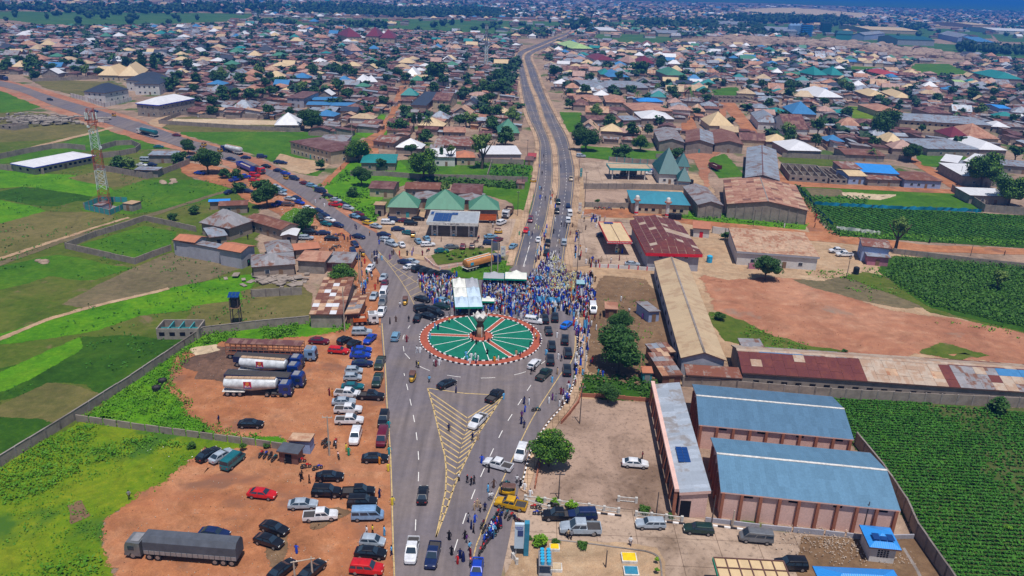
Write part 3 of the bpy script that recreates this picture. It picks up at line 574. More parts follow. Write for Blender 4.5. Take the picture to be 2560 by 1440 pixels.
RC = P(1202,846.5); RR = (P(1354,846) - P(1050,846)).length / 2
rb = empty('roundabout',(RC.x,RC.y,RZ),0,'round green island with radiating white lines and a red ring path','roundabout')
def disc(name,r0,r1,z0,z1,mat,n=96,parent=None):
    mb = MB()
    for k in range(n):
        a,b = 2 * math.pi * k / n,2 * math.pi * (k + 1) / n
        c = lambda r,t,z: (r * math.cos(t),r * math.sin(t),z)
        if r0 > 0: mb.poly([c(r0,a,z0),c(r1,a,z1),c(r1,b,z1),c(r0,b,z0)])
        else: mb.poly([(0,0,z0),c(r1,a,z1),c(r1,b,z1)])
    return mb.build(name,mat,parent)
Rt = RR * .862; Ri = RR * .2
disc('ring_path',Rt,RR - .1,.2,.2,'red_path',parent=rb)
disc('turf',Ri,Rt,.38,.24,'turf',parent=rb)
disc('inner_paving',0,Ri,.46,.46,'red_path',48,rb)
def kerb_ring(r,wd,z,h,n,nm,parent):
    ms = []
    for mt in ('kerb_white','kerb_black'):
        m_ = MB(); L = 2 * math.pi * r / n * .94; m_.box(0,0,0,wd,L,h,bottom=True); ms.append(m_.mesh(nm,mt))
    for k in range(n):
        a = 2 * math.pi * (k + .5) / n; o = link(nm,ms[k % 2],parent,(r * math.cos(a),r * math.sin(a),z),a)
kerb_ring(RR,.22,0,.27,130,'kerb_stone',rb); kerb_ring(Rt,.24,.12,.28,100,'kerb_stone',rb); kerb_ring(Ri,.24,.3,.3,30,'kerb_stone',rb)
def spoke(nm,ang,wd,mat,z=.012):
    mb = MB(); c,s = math.cos(ang),math.sin(ang); r0,r1 = Ri + .15,Rt - .15
    zz = lambda r: .38 + (.24 - .38) * (r - Ri) / (Rt - Ri) + z
    mb.poly([(r0 * c + wd / 2 * s,r0 * s - wd / 2 * c,zz(r0)),(r1 * c + wd / 2 * s,r1 * s - wd / 2 * c,zz(r1)),(r1 * c - wd / 2 * s,r1 * s + wd / 2 * c,zz(r1)),(r0 * c - wd / 2 * s,r0 * s + wd / 2 * c,zz(r0))]); return mb.build(nm,mat,rb)
def ang_to(px,py): q = P(px,py) - RC; return math.atan2(q.y,q.x)
for (px,py) in [(1168,792),(1130,800),(1095,818),(1080,868),(1110,886),(1165,892),(1222,902),(1300,812),(1325,830),(1325,852),(1312,872)]: spoke('white_line',ang_to(px,py),.15,'ink_white')
for (px,py) in [(1075,840),(1262,797),(1276,893)]:
    a = ang_to(px,py); spoke('crossing_path',a,1.15,'red_path'); 
    for s in (-1,1):
        o = spoke('path_border',a,.13,'ink_white',.02); o.location = (-s * .6 * math.sin(a),s * .6 * math.cos(a),0)
mo = empty('monument',(RC.x - .2,RC.y + .1,RZ + .46),0,'brown sculpture lifting a white petalled bowl at the centre of the roundabout','monument')
prof = [(1.25,0),(1.2,.3),(.95,.6),(.9,1.6),(1.0,2.3),(.8,2.9),(.5,3.4),(.5,3.8)]
mb = MB(); mb.loft([[(r * math.cos(k * math.pi / 6) * (1.0 if i < 3 else .95),r * .75 * math.sin(k * math.pi / 6),z) for k in range(12)] for i,(r,z) in enumerate(prof)]); mb.build('pedestal','statue_brown',mo,40)
mb = MB(); mb.loft([[(.55 * math.cos(k * math.pi / 5) - .1,-.55 - .25 * math.sin(math.pi * z / 2.6) + .28 * math.sin(k * math.pi / 5),.15 + z) for k in range(10)] for z in (0,.5,1.1,1.7,2.3)]); mb.build('front_relief','statue_tan',mo,40)
mb = MB(); mb.cyl((.45,-.9,.1),(.38,-.75,2.6),.09,.16,8); mb.build('tusk','fascia_white',mo,40)
for s in (-1,1):
    mb = MB(); mb.loft([[(s * (x + r * math.cos(k * math.pi / 4)),r * .7 * math.sin(k * math.pi / 4),z) for k in range(8)] for x,z,r in ((.25,3.1,.35),(.6,3.7,.34),(1.0,4.3,.3),(1.25,4.8,.16))]); mb.build('hand','statue_brown',mo,50)
for k in range(7):
    a = k * 2 * math.pi / 7 - math.pi / 2; c,s = math.cos(a),math.sin(a); mb = MB(); rows = []
    for r,z,wd in ((.25,4.0,.3),(.95,4.15,.75),(1.35,4.6,.8),(1.6,5.15,.45),(1.72,5.6,.04)): rows.append([(r * c - wd * s,r * s + wd * c,z + .06),(r * c * 1.04,r * s * 1.04,z - .04),(r * c + wd * s,r * s - wd * c,z + .06),(r * c * .93,r * s * .93,z + .1)])
    mb.loft(rows); mb.build('petal','fascia_white',mo,60)
mb = MB(); mb.ball((0,0,4.75),1.15,0,14,7,.5); mb.build('bowl','fascia_white',mo,60)
path = world(smooth(PAVI,6)); L = 0; kid = []; kb = empty('kerb',tuple(path[0][:2]) + (RZ,),0); tag(kb,'black and white kerb along the curving footway',kind='structure')
ms = []
for mt in ('kerb_white','kerb_black'): m_ = MB(); m_.box(0,0,0,.62,.26,.2,bottom=True); ms.append(m_.mesh('kerb_stone',mt))
k = 0; carry = 0
for a,b in zip(path,path[1:]):
    d = b - a; l = d.length; t = carry
    while t < l:
        p = a + d * (t / l); o = link('kerb_stone',ms[k % 2],kb,(p.x - path[0].x,p.y - path[0].y,0),math.atan2(d.y,d.x)); k += 1; t += .66
    carry = t - l
rng = np.random.default_rng(5)
def quads_mesh(name,C,size,mats,up=.5,aspect=1.0,mi=None,extra=None):
    """many leaf-sized faces at points C (N,3); up: how far the faces lean to horizontal"""
    n = len(C); size = np.broadcast_to(size,(n,))
    nr = rng.normal(size=(n,3)); nr[:,2] = np.abs(nr[:,2]) + up * 2; nr /= np.linalg.norm(nr,axis=1)[:,None]
    a = np.cross(nr,rng.normal(size=(n,3))); a /= np.linalg.norm(a,axis=1)[:,None] + 1e-9; b = np.cross(nr,a)
    a *= (size * .5)[:,None]; b *= (size * .5 * aspect)[:,None]
    V = np.stack([C - a - b * .6,C + a * .4 - b,C + a + b * .6,C - a * .4 + b],1).reshape(-1,3)
    Fc = np.arange(4 * n).reshape(-1,4)
    if extra: ev,ef = extra; Fx = [tuple(i + len(V) for i in f) for f in ef]; V = np.vstack([V,ev])
    else: Fx = []
    me = bpy.data.meshes.new(name); nv = len(V); me.vertices.add(nv); me.vertices.foreach_set('co',V.astype(np.float32).ravel())
    loops = list(Fc.ravel()) + [i for f in Fx for i in f]; st = list(range(0,4 * n,4)); tot = [4] * n; p = 4 * n
    for f in Fx: st.append(p); tot.append(len(f)); p += len(f)
    me.loops.add(len(loops)); me.loops.foreach_set('vertex_index',np.array(loops,dtype=np.int32))
    me.polygons.add(len(st)); me.polygons.foreach_set('loop_start',np.array(st,dtype=np.int32))
    for k in (mats if isinstance(mats,(list,tuple)) else [mats]): me.materials.append(MATS[k])
    if mi is not None: me.polygons.foreach_set('material_index',np.concatenate([mi,np.zeros(len(Fx),int)]).astype(np.int32))
    me.update(calc_edges=True); me.validate(); return me
def crown_mesh(seed,r,rz,n,size,mats,lobes=12,flatb=.5):
    rr = random.Random(seed); L = []
    for k in range(lobes):
        a = rr.uniform(0,6.28); q = rr.uniform(.1,.66) ** .8; zz = rr.uniform(-.4,.55)
        L.append((r * q * math.cos(a),r * q * math.sin(a),rz * (zz + .3 * (1 - q)),r * rr.uniform(.36,.54)))
    L.append((0,0,rz * .1,r * .74)); pts = []; w = np.array([l[3] ** 2 for l in L]); w /= w.sum(); ch = rng.choice(len(L),n,p=w)
    d = rng.normal(size=(n,3)); d /= np.linalg.norm(d,axis=1)[:,None]; d[:,2] = np.where(d[:,2] < -.3,-d[:,2],d[:,2])
    La = np.array(L); rad = La[ch,3] * rng.uniform(.78,1.08,n)
    C = La[ch,:3] + d * rad[:,None] * np.array([1,1,rz / r * .95])
    C[:,2] = np.maximum(C[:,2],-rz * .6)
    m_ = MB()
    for l in L: m_.ball(l[:3],l[3] * .66,0,7,5,rz / r)
    mi = (rng.random(n) < .18).astype(int) if len(mats) > 1 else np.zeros(n,int)
    return quads_mesh('crown',C,rng.uniform(.7,1.3,n) * size,mats,.45,1,mi,(np.array(m_.v),m_.f))
CR_ = {}
for i in range(4): CR_['near',i] = crown_mesh(10 + i,1,.85,4200,.078,['leaf_mid' if i == 3 else 'leaf_dark','leaf_mid' if i != 3 else 'leaf_lime'],15)
for i in range(2): CR_['bright',i] = crown_mesh(15 + i,1,.95,4200,.078,['leaf_mid','leaf_lime'],15)
for i in range(5): CR_['mid',i] = crown_mesh(20 + i,1,.8,420,.2,['leaf_dark','leaf_mid'],9)
for i in range(2): CR_['light',i] = crown_mesh(30 + i,1,.9,420,.17,['leaf_light','leaf_mid'],9)
for i in range(3): CR_['far',i] = crown_mesh(40 + i,1,.85,90,.4,['leaf_far','leaf_dark'],5)
CR_['tall',0] = crown_mesh(50,1,3.0,700,.3,['leaf_dark','leaf_mid'],14); CR_['bush',0] = crown_mesh(60,1,.7,300,.22,['leaf_lime','leaf_weed'],8); CR_['bushd',0] = crown_mesh(61,1,.8,400,.2,['leaf_mid','leaf_dark'],8)
def trunk_mesh(h,r,spread):
    m_ = MB(); m_.cyl((0,0,0),(.05,0,h * .6),r,r * .75,7)
    for a in (0.3,2.2,4.2,5.4): m_.cyl((.05,0,h * .5),(spread * math.cos(a),spread * math.sin(a),h * 1.15),r * .55,r * .25,5)
    return m_.mesh('trunk','trunk',40)
TR_ = {'n': trunk_mesh(1,.07,.45)}
m_ = MB(); m_.cyl((0,0,0),(0,0,1),.06,.05,6); TR_['s'] = m_.mesh('trunk','trunk')
TREE_GROUP = 'trees of the town'
def tree(x,y,r,h,kind='mid',label=None,cat='tree',group=None,name='tree',trunk=True,sz=1.0,z=.05):
    t = empty(name,(x,y,z),rnd.uniform(0,6.28),label,cat,group)
    ks = [k for k in CR_ if k[0] == kind]; me = CR_[rnd.choice(ks)]
    rz = {'tall': 3.0,'bush': .7}.get(kind,.8) * r * sz
    o = link('crown',me,t); o.scale = (r,r * rnd.uniform(.88,1.0),r * sz); o.location.z = max(h - rz * .95,rz * .55)
    if kind in ('near','bright'): o.location.z = rz * 1.02
    if trunk:
        q = link('trunk',TR_['n' if kind in ('near','mid','light','bright') else 's'],t); hh = max(.4,o.location.z); q.scale = (hh * 1.0,hh * 1.0,hh) if kind != 'near' else (hh * 1.2,hh * 1.2,hh)
    return t
def ptree(px,py,wpx,hpx,kind='mid',label='',**k):
    """px,py: where the trunk meets the ground; wpx,hpx: crown width and whole height in the photograph's pixels"""
    b = P(px,py); s = F / (b.y * cp + (CH - 0) * sp); th = math.atan2(CH,b.y)
    r = wpx / s / 2 * 1.1; h = (hpx / s - r * .9 * math.sin(th)) / max(.5,math.cos(th))
    return tree(b.x,b.y,r,max(h,r * 1.15),kind,label,**k)
T = [(1545,930,118,105,'near','largest dark round tree, shading the earth by the tin sheds'),(1550,836,62,56,'near','round dark green tree just behind the largest one'),(1372,1166,98,110,'bright','bright green tree at the kerb of the service yard'),
     (1520,1008,54,48,'near','dark green tree growing at the weedy strip beside the brick pillar'),(1913,700,66,52,'near','round dark tree on bare earth in front of the tan tiled store'),(855,722,62,62,'bright','leafy green tree behind the rusty patchwork roof'),
     (522,434,66,52,'near','wide dark mango tree beside the north west road'),(472,385,38,34,'near','round tree at the corner of the walled yard by the road'),(452,410,40,28,'mid','low tree against the walled yard near the road'),(670,518,66,58,'near','big mango tree over the parked cars by the road'),
     (655,486,48,40,'mid','smaller tree behind the big roadside mango'),(765,575,62,58,'near','broad tree among cars beside the long rusty roof'),(590,450,34,28,'mid','small tree shading the blue vehicles'),(565,445,30,26,'mid','second small tree shading the blue vehicles'),(600,480,36,26,'mid','low bushy tree at the end of the farm field'),
     (322,428,34,34,'light','leafy tree inside the compound behind the mast'),(295,425,46,30,'mid','spreading bush tree inside the compound behind the mast'),(485,535,30,20,'mid','thin flat topped tree on the ploughed plot'),(432,552,26,16,'mid','small flat tree beside the track'),
     (895,405,58,54,'near','dark tree where the sandy lane meets the houses'),(1060,450,78,78,'near','large spreading tree in the plot behind the green roofs'),(1205,422,50,84,'light','tall pale feathery tree beside the divided road'),(1128,415,22,52,'light','slender pale tree beside the cypress'),
     (1103,412,10,46,'tall','single dark cypress behind the green roofs'),(955,425,34,30,'mid','round tree in front of the faded teal roof'),(905,465,50,40,'near','dark tree on the grass bank by the lane'),(880,492,30,24,'mid','small tree below the grass bank'),(1112,478,30,24,'light','round light green tree behind the middle green roof'),
     (803,425,26,26,'mid','round bush tree in front of the two storey block'),(780,328,56,42,'near','wide dark tree beside the white hipped roof'),(1465,378,60,58,'near','broad dark tree right of the divided road'),(1450,350,40,40,'mid','dark tree behind the broad one at the divided road'),(1600,378,42,32,'near','dark round tree in front of the walled sheds'),
     (1550,395,48,24,'mid','low wide bush beside the teal canopy yard wall'),(1690,395,38,26,'mid','small tree behind the pointed teal roofs'),(2452,468,88,42,'near','dark round tree in front of the silver roofed houses'),(2520,515,80,46,'near','dark tree inside the mossy wall'),(2237,630,44,84,'light','tall bare branched tree behind the pink hut'),
     (2275,405,48,40,'near','round dark tree at the corner of the green plot'),(2205,345,78,50,'near','large dark tree in front of the long school'),(2157,330,32,22,'mid','small round tree left of the long school'),(2490,1030,52,44,'mid','bushy tree against the long rusty warehouse wall'),(2492,725,40,50,'light','pale bush standing in the maize'),
     (1424,272,26,24,'mid','round umbrella shaped tree behind the orange roofs'),(1386,200,34,36,'mid','dark tree with a pole beside the divided road'),(1424,245,24,22,'mid','small dark tree in front of the long grey hall'),(1650,178,34,30,'near','dark round tree beside the purple roofed house'),(1600,190,50,24,'mid','row like tree group behind the green hipped house'),
     (1460,78,30,34,'mid','dark tree at the far bend of the divided road'),(1965,375,16,44,'tall','dark cypress at the walled plot left of the hipped roofs'),(1035,330,12,48,'tall','left cypress of the pair behind the brown roofs'),(1050,330,12,50,'tall','right cypress of the pair behind the brown roofs'),(358,182,20,34,'tall','dense dark conifer beside the yellow roofs'),(386,182,18,32,'tall','second dense conifer beside the yellow roofs'),
     (422,228,46,30,'mid','tree to the right of the white mansion'),(1175,318,38,34,'light','light green tree between the brown roofs'),(1233,330,46,30,'mid','dark spreading tree behind the green pyramid roof'),(700,220,40,22,'mid','tree behind the blue roofed school'),(870,250,36,22,'mid','tree right of the blue roofed school'),
     (995,195,28,46,'near','tall dark tree at the head of the sandy lane'),(956,180,30,28,'mid','dark tree left of the head of the lane'),(1090,198,56,26,'mid','pair of dark crowns beside the white tent roofs'),(1240,205,36,30,'mid','dark tree under the lattice tower'),(75,178,44,26,'mid','long dark tree above the bare field'),(90,198,30,20,'mid','small tree at the corner of the bare field wall'),
     (190,182,26,20,'mid','round tree beside the walled field and yellow roofs'),(1215,295,40,26,'mid','low trees at the end of the green pyramid roof'),(1000,335,50,20,'mid','low bushes behind the grey gabled shed')]
for (x,y,wp,hp,k,lab) in T: ptree(x,y,wp,hp,k,lab,group='trees')
for i,(x,y,wp,hp,lab) in enumerate([(1352,1362,44,26,'bright lime bush behind the petrol pump sign'),(1455,1370,28,18,'small bush on the sandy garden edge'),(1322,1350,16,12,'tiny bush at the top of the sign'),(1640,1410,12,18,'clipped lime bush at the curved garden kerb'),(1642,1436,14,18,'lower clipped lime bush at the curved kerb'),
                   (1388,1362,22,12,'bush behind the yellow lid'),(1610,1282,30,16,'dark bush inside the white railing'),(1350,1258,24,10,'lime hedge by the white railing gate'),(1385,1264,26,10,'second lime hedge by the white railing'),(1430,1272,34,12,'third lime hedge by the white railing'),(1672,1296,20,9,'small bush in the railing strip'),(2512,1322,20,11,'x'),
                   (480,1120,24,20,'dark shrub left of the three parked cars'),(607,1128,18,22,'green shrub on the rough stone wall'),(1800,800,30,18,'round bush on the red earth edge'),(1494,510,14,14,'small tree inside the yard of the blue hall'),(1815,600,26,24,'thin shrub beside the white wall'),(2110,883,16,12,'palm like shrub behind the patched roof'),(668,1120,20,14,'bush by the black kiosk')]):
    if lab == 'x': ptree(2520,1325,20,11,'bush','bush at the warehouse drain',name='bush',cat='bush',trunk=False); continue
    ptree(x,y,wp,hp,'bush' if 'lime' in lab or i == 0 else 'bushd',lab,name='bush',cat='bush',trunk=False,group='bushes')
pm = MB()
for k in range(14):
    a = k * 2.4; el = .55 - (k % 4) * .35; c,s = math.cos(a),math.sin(a); prev = None
    for j in range(5):
        t = j / 4; rr_ = t * 1.0 * math.cos(el * (1 - t)); zz = math.sin(el) * t - t * t * .45; wd = .13 * (1 - t * .8)
        cur = ((rr_ * c - wd * s,rr_ * s + wd * c,zz),(rr_ * c + wd * s,rr_ * s - wd * c,zz))
        if prev: pm.poly([prev[0],prev[1],cur[1],cur[0]])
        prev = cur
palm_me = pm.mesh('crown','leaf_mid')
for (x,y,hp,wp,lab) in [(1718,272,52,36,'tallest palm, standing at the head of the lane'),(1780,272,44,26,'palm at the brown roofed compound'),(1592,262,34,24,'palm beside the orange hipped roofs'),(1662,255,22,18,'short palm behind the orange hipped roofs'),(1070,330,38,34,'coconut palm between the brown roofs'),(81,158,32,18,'lone palm above the bare field'),(2178,402,28,32,'bushy palm in front of the rusty roof'),(287,165,30,28,'palm behind the yellow roofs'),(2390,300,20,26,'palm at the end of the long school')]:
    b = P(x,y); s = F / (b.y * cp + CH * sp); t = empty('palm_tree',(b.x,b.y,.05),rnd.uniform(0,6),lab,'palm tree','palm trees'); h = hp / s * .95
    o = link('crown',palm_me,t); o.location.z = h; o.scale = (wp / s / 1.7,) * 3; q = link('trunk',TR_['s'],t); q.scale = (2.6,2.6,h)
def scatter(poly,dens,jitter=None):
    xs_ = [p[0] for p in poly]; ys_ = [p[1] for p in poly]; A = (max(xs_) - min(xs_)) * (max(ys_) - min(ys_)); n = int(A * dens)
    X = rng.uniform(min(xs_),max(xs_),n); Y = rng.uniform(min(ys_),max(ys_),n)
    return np.array([(x,y,0) for x,y in zip(X,Y) if inside((x,y),poly)]).reshape(-1,3)
def cover(name,pix,dens,size,h,mat,label,thresh=-1.0,per=4,kind='stuff',nscale=.12,spread=.5,up=.25):
    C = scatter(world(pix),dens)
    if thresh > -1: C = C[np.array([mnoise.noise(Vector((c[0] * nscale,c[1] * nscale,2.2))) > thresh for c in C],bool)]
    C = np.repeat(C,per,0); C = C + rng.normal(size=C.shape) * np.array([spread,spread,0]); C[:,2] = rng.uniform(.05,1,len(C)) * h + .16
    return tag(link(name,quads_mesh(name,C,rng.uniform(.6,1.4,len(C)) * size,mat,up)),label,kind=kind)
cover('weeds',[(510,838),(640,822),(780,810),(862,808),(868,828),(800,840),(560,855),(470,870),(505,845)],1.6,.36,.9,'leaf_weed','tall lush weeds along the yard wall',-.2,9)
cover('weeds',[(480,880),(455,870),(200,1048),(400,1080),(600,1105),(720,1110),(640,1090),(560,1072),(480,1028),(430,955)],1.3,.27,.45,'leaf_weed','lush weeds filling the corner of the lorry park',-.2,9)
cover('weeds',[(200,1062),(380,1088),(470,1115),(350,1125),(200,1180),(60,1260),(-60,1300),(-60,1190)],1.5,.27,.5,'leaf_weed','tall lush weeds under the long boundary wall',-.15,9)
cover('grass',[(-60,1290),(200,1180),(350,1125),(500,1130),(430,1205),(340,1240),(262,1300),(255,1370),(275,1480),(-120,1480)],.8,.22,.18,'leaf_weed','patchy grass of the roadside lot',.0,4)
cover('weeds',[(120,1400),(280,1400),(270,1480),(100,1480)],1.6,.35,.5,'leaf_weed','weeds beside the covered trailer',-.1,5)
cover('weeds',[(1455,938),(1638,955),(1638,995),(1455,988)],1.6,.4,.7,'leaf_mid','weeds between the yard walls',-.2,6)
cover('weeds',[(700,440),(760,462),(840,520),(900,545),(945,560),(940,520),(900,440),(870,420),(840,455),(800,465)],.35,.7,.7,'leaf_weed','tall grass on the bank beside the lane',-.1,4)
cover('weeds',[(1700,538),(1900,545),(2020,562),(2010,572),(1850,560),(1700,545)],.7,.5,.7,'leaf_weed','weeds along the wall of the terracotta shed',-.3,5)
cover('weeds',[(1985,465),(2005,475),(2085,568),(2110,588),(2090,592),(2060,570),(1990,480)],.8,.6,1.2,'leaf_mid','hedge of weeds around the crop field',-.6,5)
cover('weeds',[(2080,575),(2560,608),(2560,618),(2100,592)],.5,.5,.8,'leaf_weed','green verge below the striped crop field',-.3,5)
cover('weeds',[(1100,395),(1330,400),(1320,440),(1180,420)],.2,.8,.8,'leaf_mid','rough grass behind the green roofs',-.1,4)
cover('weeds',[(1640,985),(1700,960),(2060,985),(2060,1000),(1720,962)],.8,.4,.6,'leaf_mid','weeds behind the further blue warehouse',-.1,5)
cover('garden_grass',[(1130,672),(1240,650),(1275,655),(1270,690),(1210,700),(1120,690)],1.0,.3,.3,'leaf_weed','grass under the parked tank trailer',-.3,4)
cover('tufts',[(-100,440),(0,430),(240,430),(560,455),(600,480),(440,540),(640,690),(760,800),(480,850),(200,1030),(0,1140),(-250,1250),(-300,700)],.08,.4,.2,'leaf_crop','low tufts of green scattered over the farmland',.02,4,nscale=.05,spread=.6)
cover('tufts',[(1770,780),(1860,800),(1940,845),(2100,880),(2080,888),(1900,868),(1820,850),(1780,810)],.7,.35,.2,'leaf_weed','sparse tufts on the red field edge',.0,4)
cover('tufts',[(2000,680),(2200,670),(2330,760),(2560,835),(2560,850),(2300,800),(2060,700)],.35,.4,.25,'leaf_weed','sparse tufts below the maize',.0,4)
cover('tufts',[(1450,700),(1600,690),(1650,800),(1690,940),(1600,930),(1500,860)],.12,.35,.2,'leaf_weed','small tufts on the earth around the tin sheds',.05,4)
for i in range(14):
    q = P(1112 + (i * 37) % 140,634 + (i * 11) % 18); tree(q.x,q.y,rnd.uniform(.5,1.0),1.0,'bush','small shrub planted in the curved garden behind the tank trailer','bush','garden shrubs','bush',False)
def rows(name,pix,ang,gap,step,size,h,mat,label,thresh=-9,per=5,ns=.09,wob=.12):
    poly = world(pix); c,s = math.cos(ang),math.sin(ang)
    U = [p[0] * c + p[1] * s for p in poly]; W = [-p[0] * s + p[1] * c for p in poly]; pts = []
    v = min(W)
    while v < max(W):
        u = min(U) + rng.uniform(0,step)
        while u < max(U):
            x,y = u * c - v * s,u * s + v * c
            if inside((x,y),poly) and mnoise.noise(Vector((x * ns,y * ns,7))) > thresh + rng.uniform(-.25,.25): pts.append((x,y,0))
            u += step * rng.uniform(.8,1.25)
        v += gap
    C = np.repeat(np.array(pts),per,0); C = C + rng.normal(size=C.shape) * np.array([wob,wob,0]); C[:,2] = .14 + rng.uniform(.2,1,len(C)) * h
    return tag(link(name,quads_mesh(name,C,rng.uniform(.4,1.6,len(C)) * size,mat,.6)),label,kind='stuff')
rows('bean_rows',[(2078,992),(2560,1030),(2760,1045),(2800,1500),(2440,1500),(2292,1345),(2258,1275),(2138,1105)],-.035,.92,.32,.25,.32,'leaf_crop','rows of low crops in the large field beside the warehouses',-.46,11,ns=.05)
rows('crop_rows',[(2048,515),(2300,527),(2640,545),(2640,606),(2200,582),(2100,572)],1.95,2.3,.45,.42,.35,'leaf_crop','slanting rows of crops in the netted field',-.8,5,wob=.14)
rows('maize_rows',[(2240,645),(2560,670),(2680,680),(2680,840),(2560,820),(2330,765),(2210,690)],1.2,1.1,.6,.42,1.2,'leaf_maize','dense maize crop behind the roadside wall',-.55,5,wob=.3)
rows('maize_rows',[(1060,445),(1300,460),(1290,475),(1170,462),(1050,455)],.1,1.6,1.2,1.0,1.4,'leaf_mid','maize strip behind the green roofs',-.5,4,wob=.3)
rows('plot_rows',[(1230,415),(1325,418),(1320,450),(1225,440)],.3,1.8,1.2,.8,.5,'leaf_crop','vegetable plot by the divided road',-.3,4)
rows('ridge_rows',[(1995,488),(2180,492),(2160,515),(2050,508)],1.7,2.0,1.1,.7,.4,'leaf_crop','sparse rows in the upper crop field',-.2,3)
win_m = MB(); win_m.box(0,0,0,1.3,.1,1.1,0,bottom=True); win_m.box(0,-.03,.08,1.12,.1,.94,1,bottom=True); win_me = win_m.mesh('window',['frame_white','pane'])
wd_m = MB(); wd_m.box(0,0,0,1.2,.1,.9,0,bottom=True); wd_dark = wd_m.mesh('window','dark_opening')
dr_m = MB(); dr_m.box(0,0,0,1.1,.1,2.0,0,bottom=True); door_me = {k: dr_m.mesh('door',k) for k in ('wood','dark_opening','fascia_teal','w_teal','fascia_red','metal_grey')}
FOOT = []                              
def roof_faces(W,D,h,kind,rise,off=.5):
    a,b = W / 2,D / 2; E = [(-a,-b,h),(a,-b,h),(a,b,h),(-a,b,h)]
    if kind == 'hip':
        if W >= D: k = min(b,a * .95); r1,r2 = (-a + k,0,h + rise),(a - k,0,h + rise); return [[E[0],E[1],r2,r1],[E[1],E[2],r2],[E[2],E[3],r1,r2],[E[3],E[0],r1]]
        k = min(a,b * .95); r1,r2 = (0,-b + k,h + rise),(0,b - k,h + rise); return [[E[0],E[1],r1],[E[1],E[2],r2,r1],[E[2],E[3],r2],[E[3],E[0],r1,r2]]
    if kind == 'pyr': t = (0,0,h + rise); return [[E[i],E[(i + 1) % 4],t] for i in range(4)]
    if kind == 'gx': y = -b + D * off; r1,r2 = (-a,y,h + rise),(a,y,h + rise); return [[E[0],E[1],r2,r1],[E[2],E[3],r1,r2]]
    if kind == 'gy': x = -a + W * off; r1,r2 = (x,-b,h + rise),(x,b,h + rise); return [[E[1],E[2],r2,r1],[E[3],E[0],r1,r2]]
    if kind == 'sy': return [[E[0],E[1],(a,b,h + rise),(-a,b,h + rise)]]
    if kind == 'sx': return [[E[1],E[2],(-a,b,h + rise),(-a,-b,h + rise)]]
    if kind == 'sxr': return [[E[3],E[0],(a,-b,h + rise),(a,b,h + rise)]]
    if kind == 'hipfront': r1,r2 = (0,-b + a * 1.1,h + rise),(0,b,h + rise); return [[E[0],E[1],r1],[E[1],E[2],r2,r1],[E[3],E[0],r1,r2]]
    return [[E[0],E[1],E[2],E[3]]]
def slope_uv(poly):
    o = Vector(poly[0]); u = (Vector(poly[1]) - o).normalized(); n = None
    for p in poly[2:]:
        n = u.cross(Vector(p) - o)
        if n.length > 1e-6: break
    v = n.normalized().cross(u); return o,u,v,n.normalized(),[((Vector(p) - o).dot(u),(Vector(p) - o).dot(v)) for p in poly]
def wall_faces(mb,W,D,h,kind,rise,off=.5,m=0,z0=-.2):
    a,b = W / 2,D / 2
    zf = {'sy': (h,h,h + rise,h + rise),'sx': (h + rise,h,h,h + rise),'sxr': (h,h + rise,h + rise,h)}.get(kind,(h,) * 4)
    c = [(-a,-b),(a,-b),(a,b),(-a,b)]
    for i in range(4):
        j = (i + 1) % 4; top = [(*c[j],zf[j]),(*c[i],zf[i])]
        if kind == 'gy' and i in (0,2) or kind == 'hipfront' and i == 2: top = [top[0],((-a + W * off) if i == 0 else (-a + W * off),c[i][1],h + rise),top[1]]
        if kind == 'gx' and i in (1,3): top = [top[0],(c[i][0],-b + D * off,h + rise),top[1]]
        mb.poly([(*c[i],z0),(*c[j],z0)] + top,m)
def make_roof(root,W,D,h,kind,rise,mat,over,fascia,off=.5,th=.12,fh=.22):
    mb = MB()
    for poly in roof_faces(W,D,h,kind,rise,off):
        o,u,v,n,uv = slope_uv(poly); mb.poly(poly,0,uv)
        mb.poly([(p[0],p[1],p[2] - th) for p in poly][::-1],1)
        k = len(poly)
        for i in range(k):
            p,q = poly[i],poly[(i + 1) % k]
            ed = lambda s: abs(abs(s[0]) - W / 2) < .01 or abs(abs(s[1]) - D / 2) < .01
            if ed(p) and ed(q) and (abs(p[0] - q[0]) < .01 or abs(p[1] - q[1]) < .01): mb.poly([(p[0],p[1],p[2] - fh),(q[0],q[1],q[2] - fh),(q[0],q[1],q[2] + .02),(p[0],p[1],p[2] + .02)],1)
    return mb.build('roof',[mat,fascia or 'fascia_brown'],root)
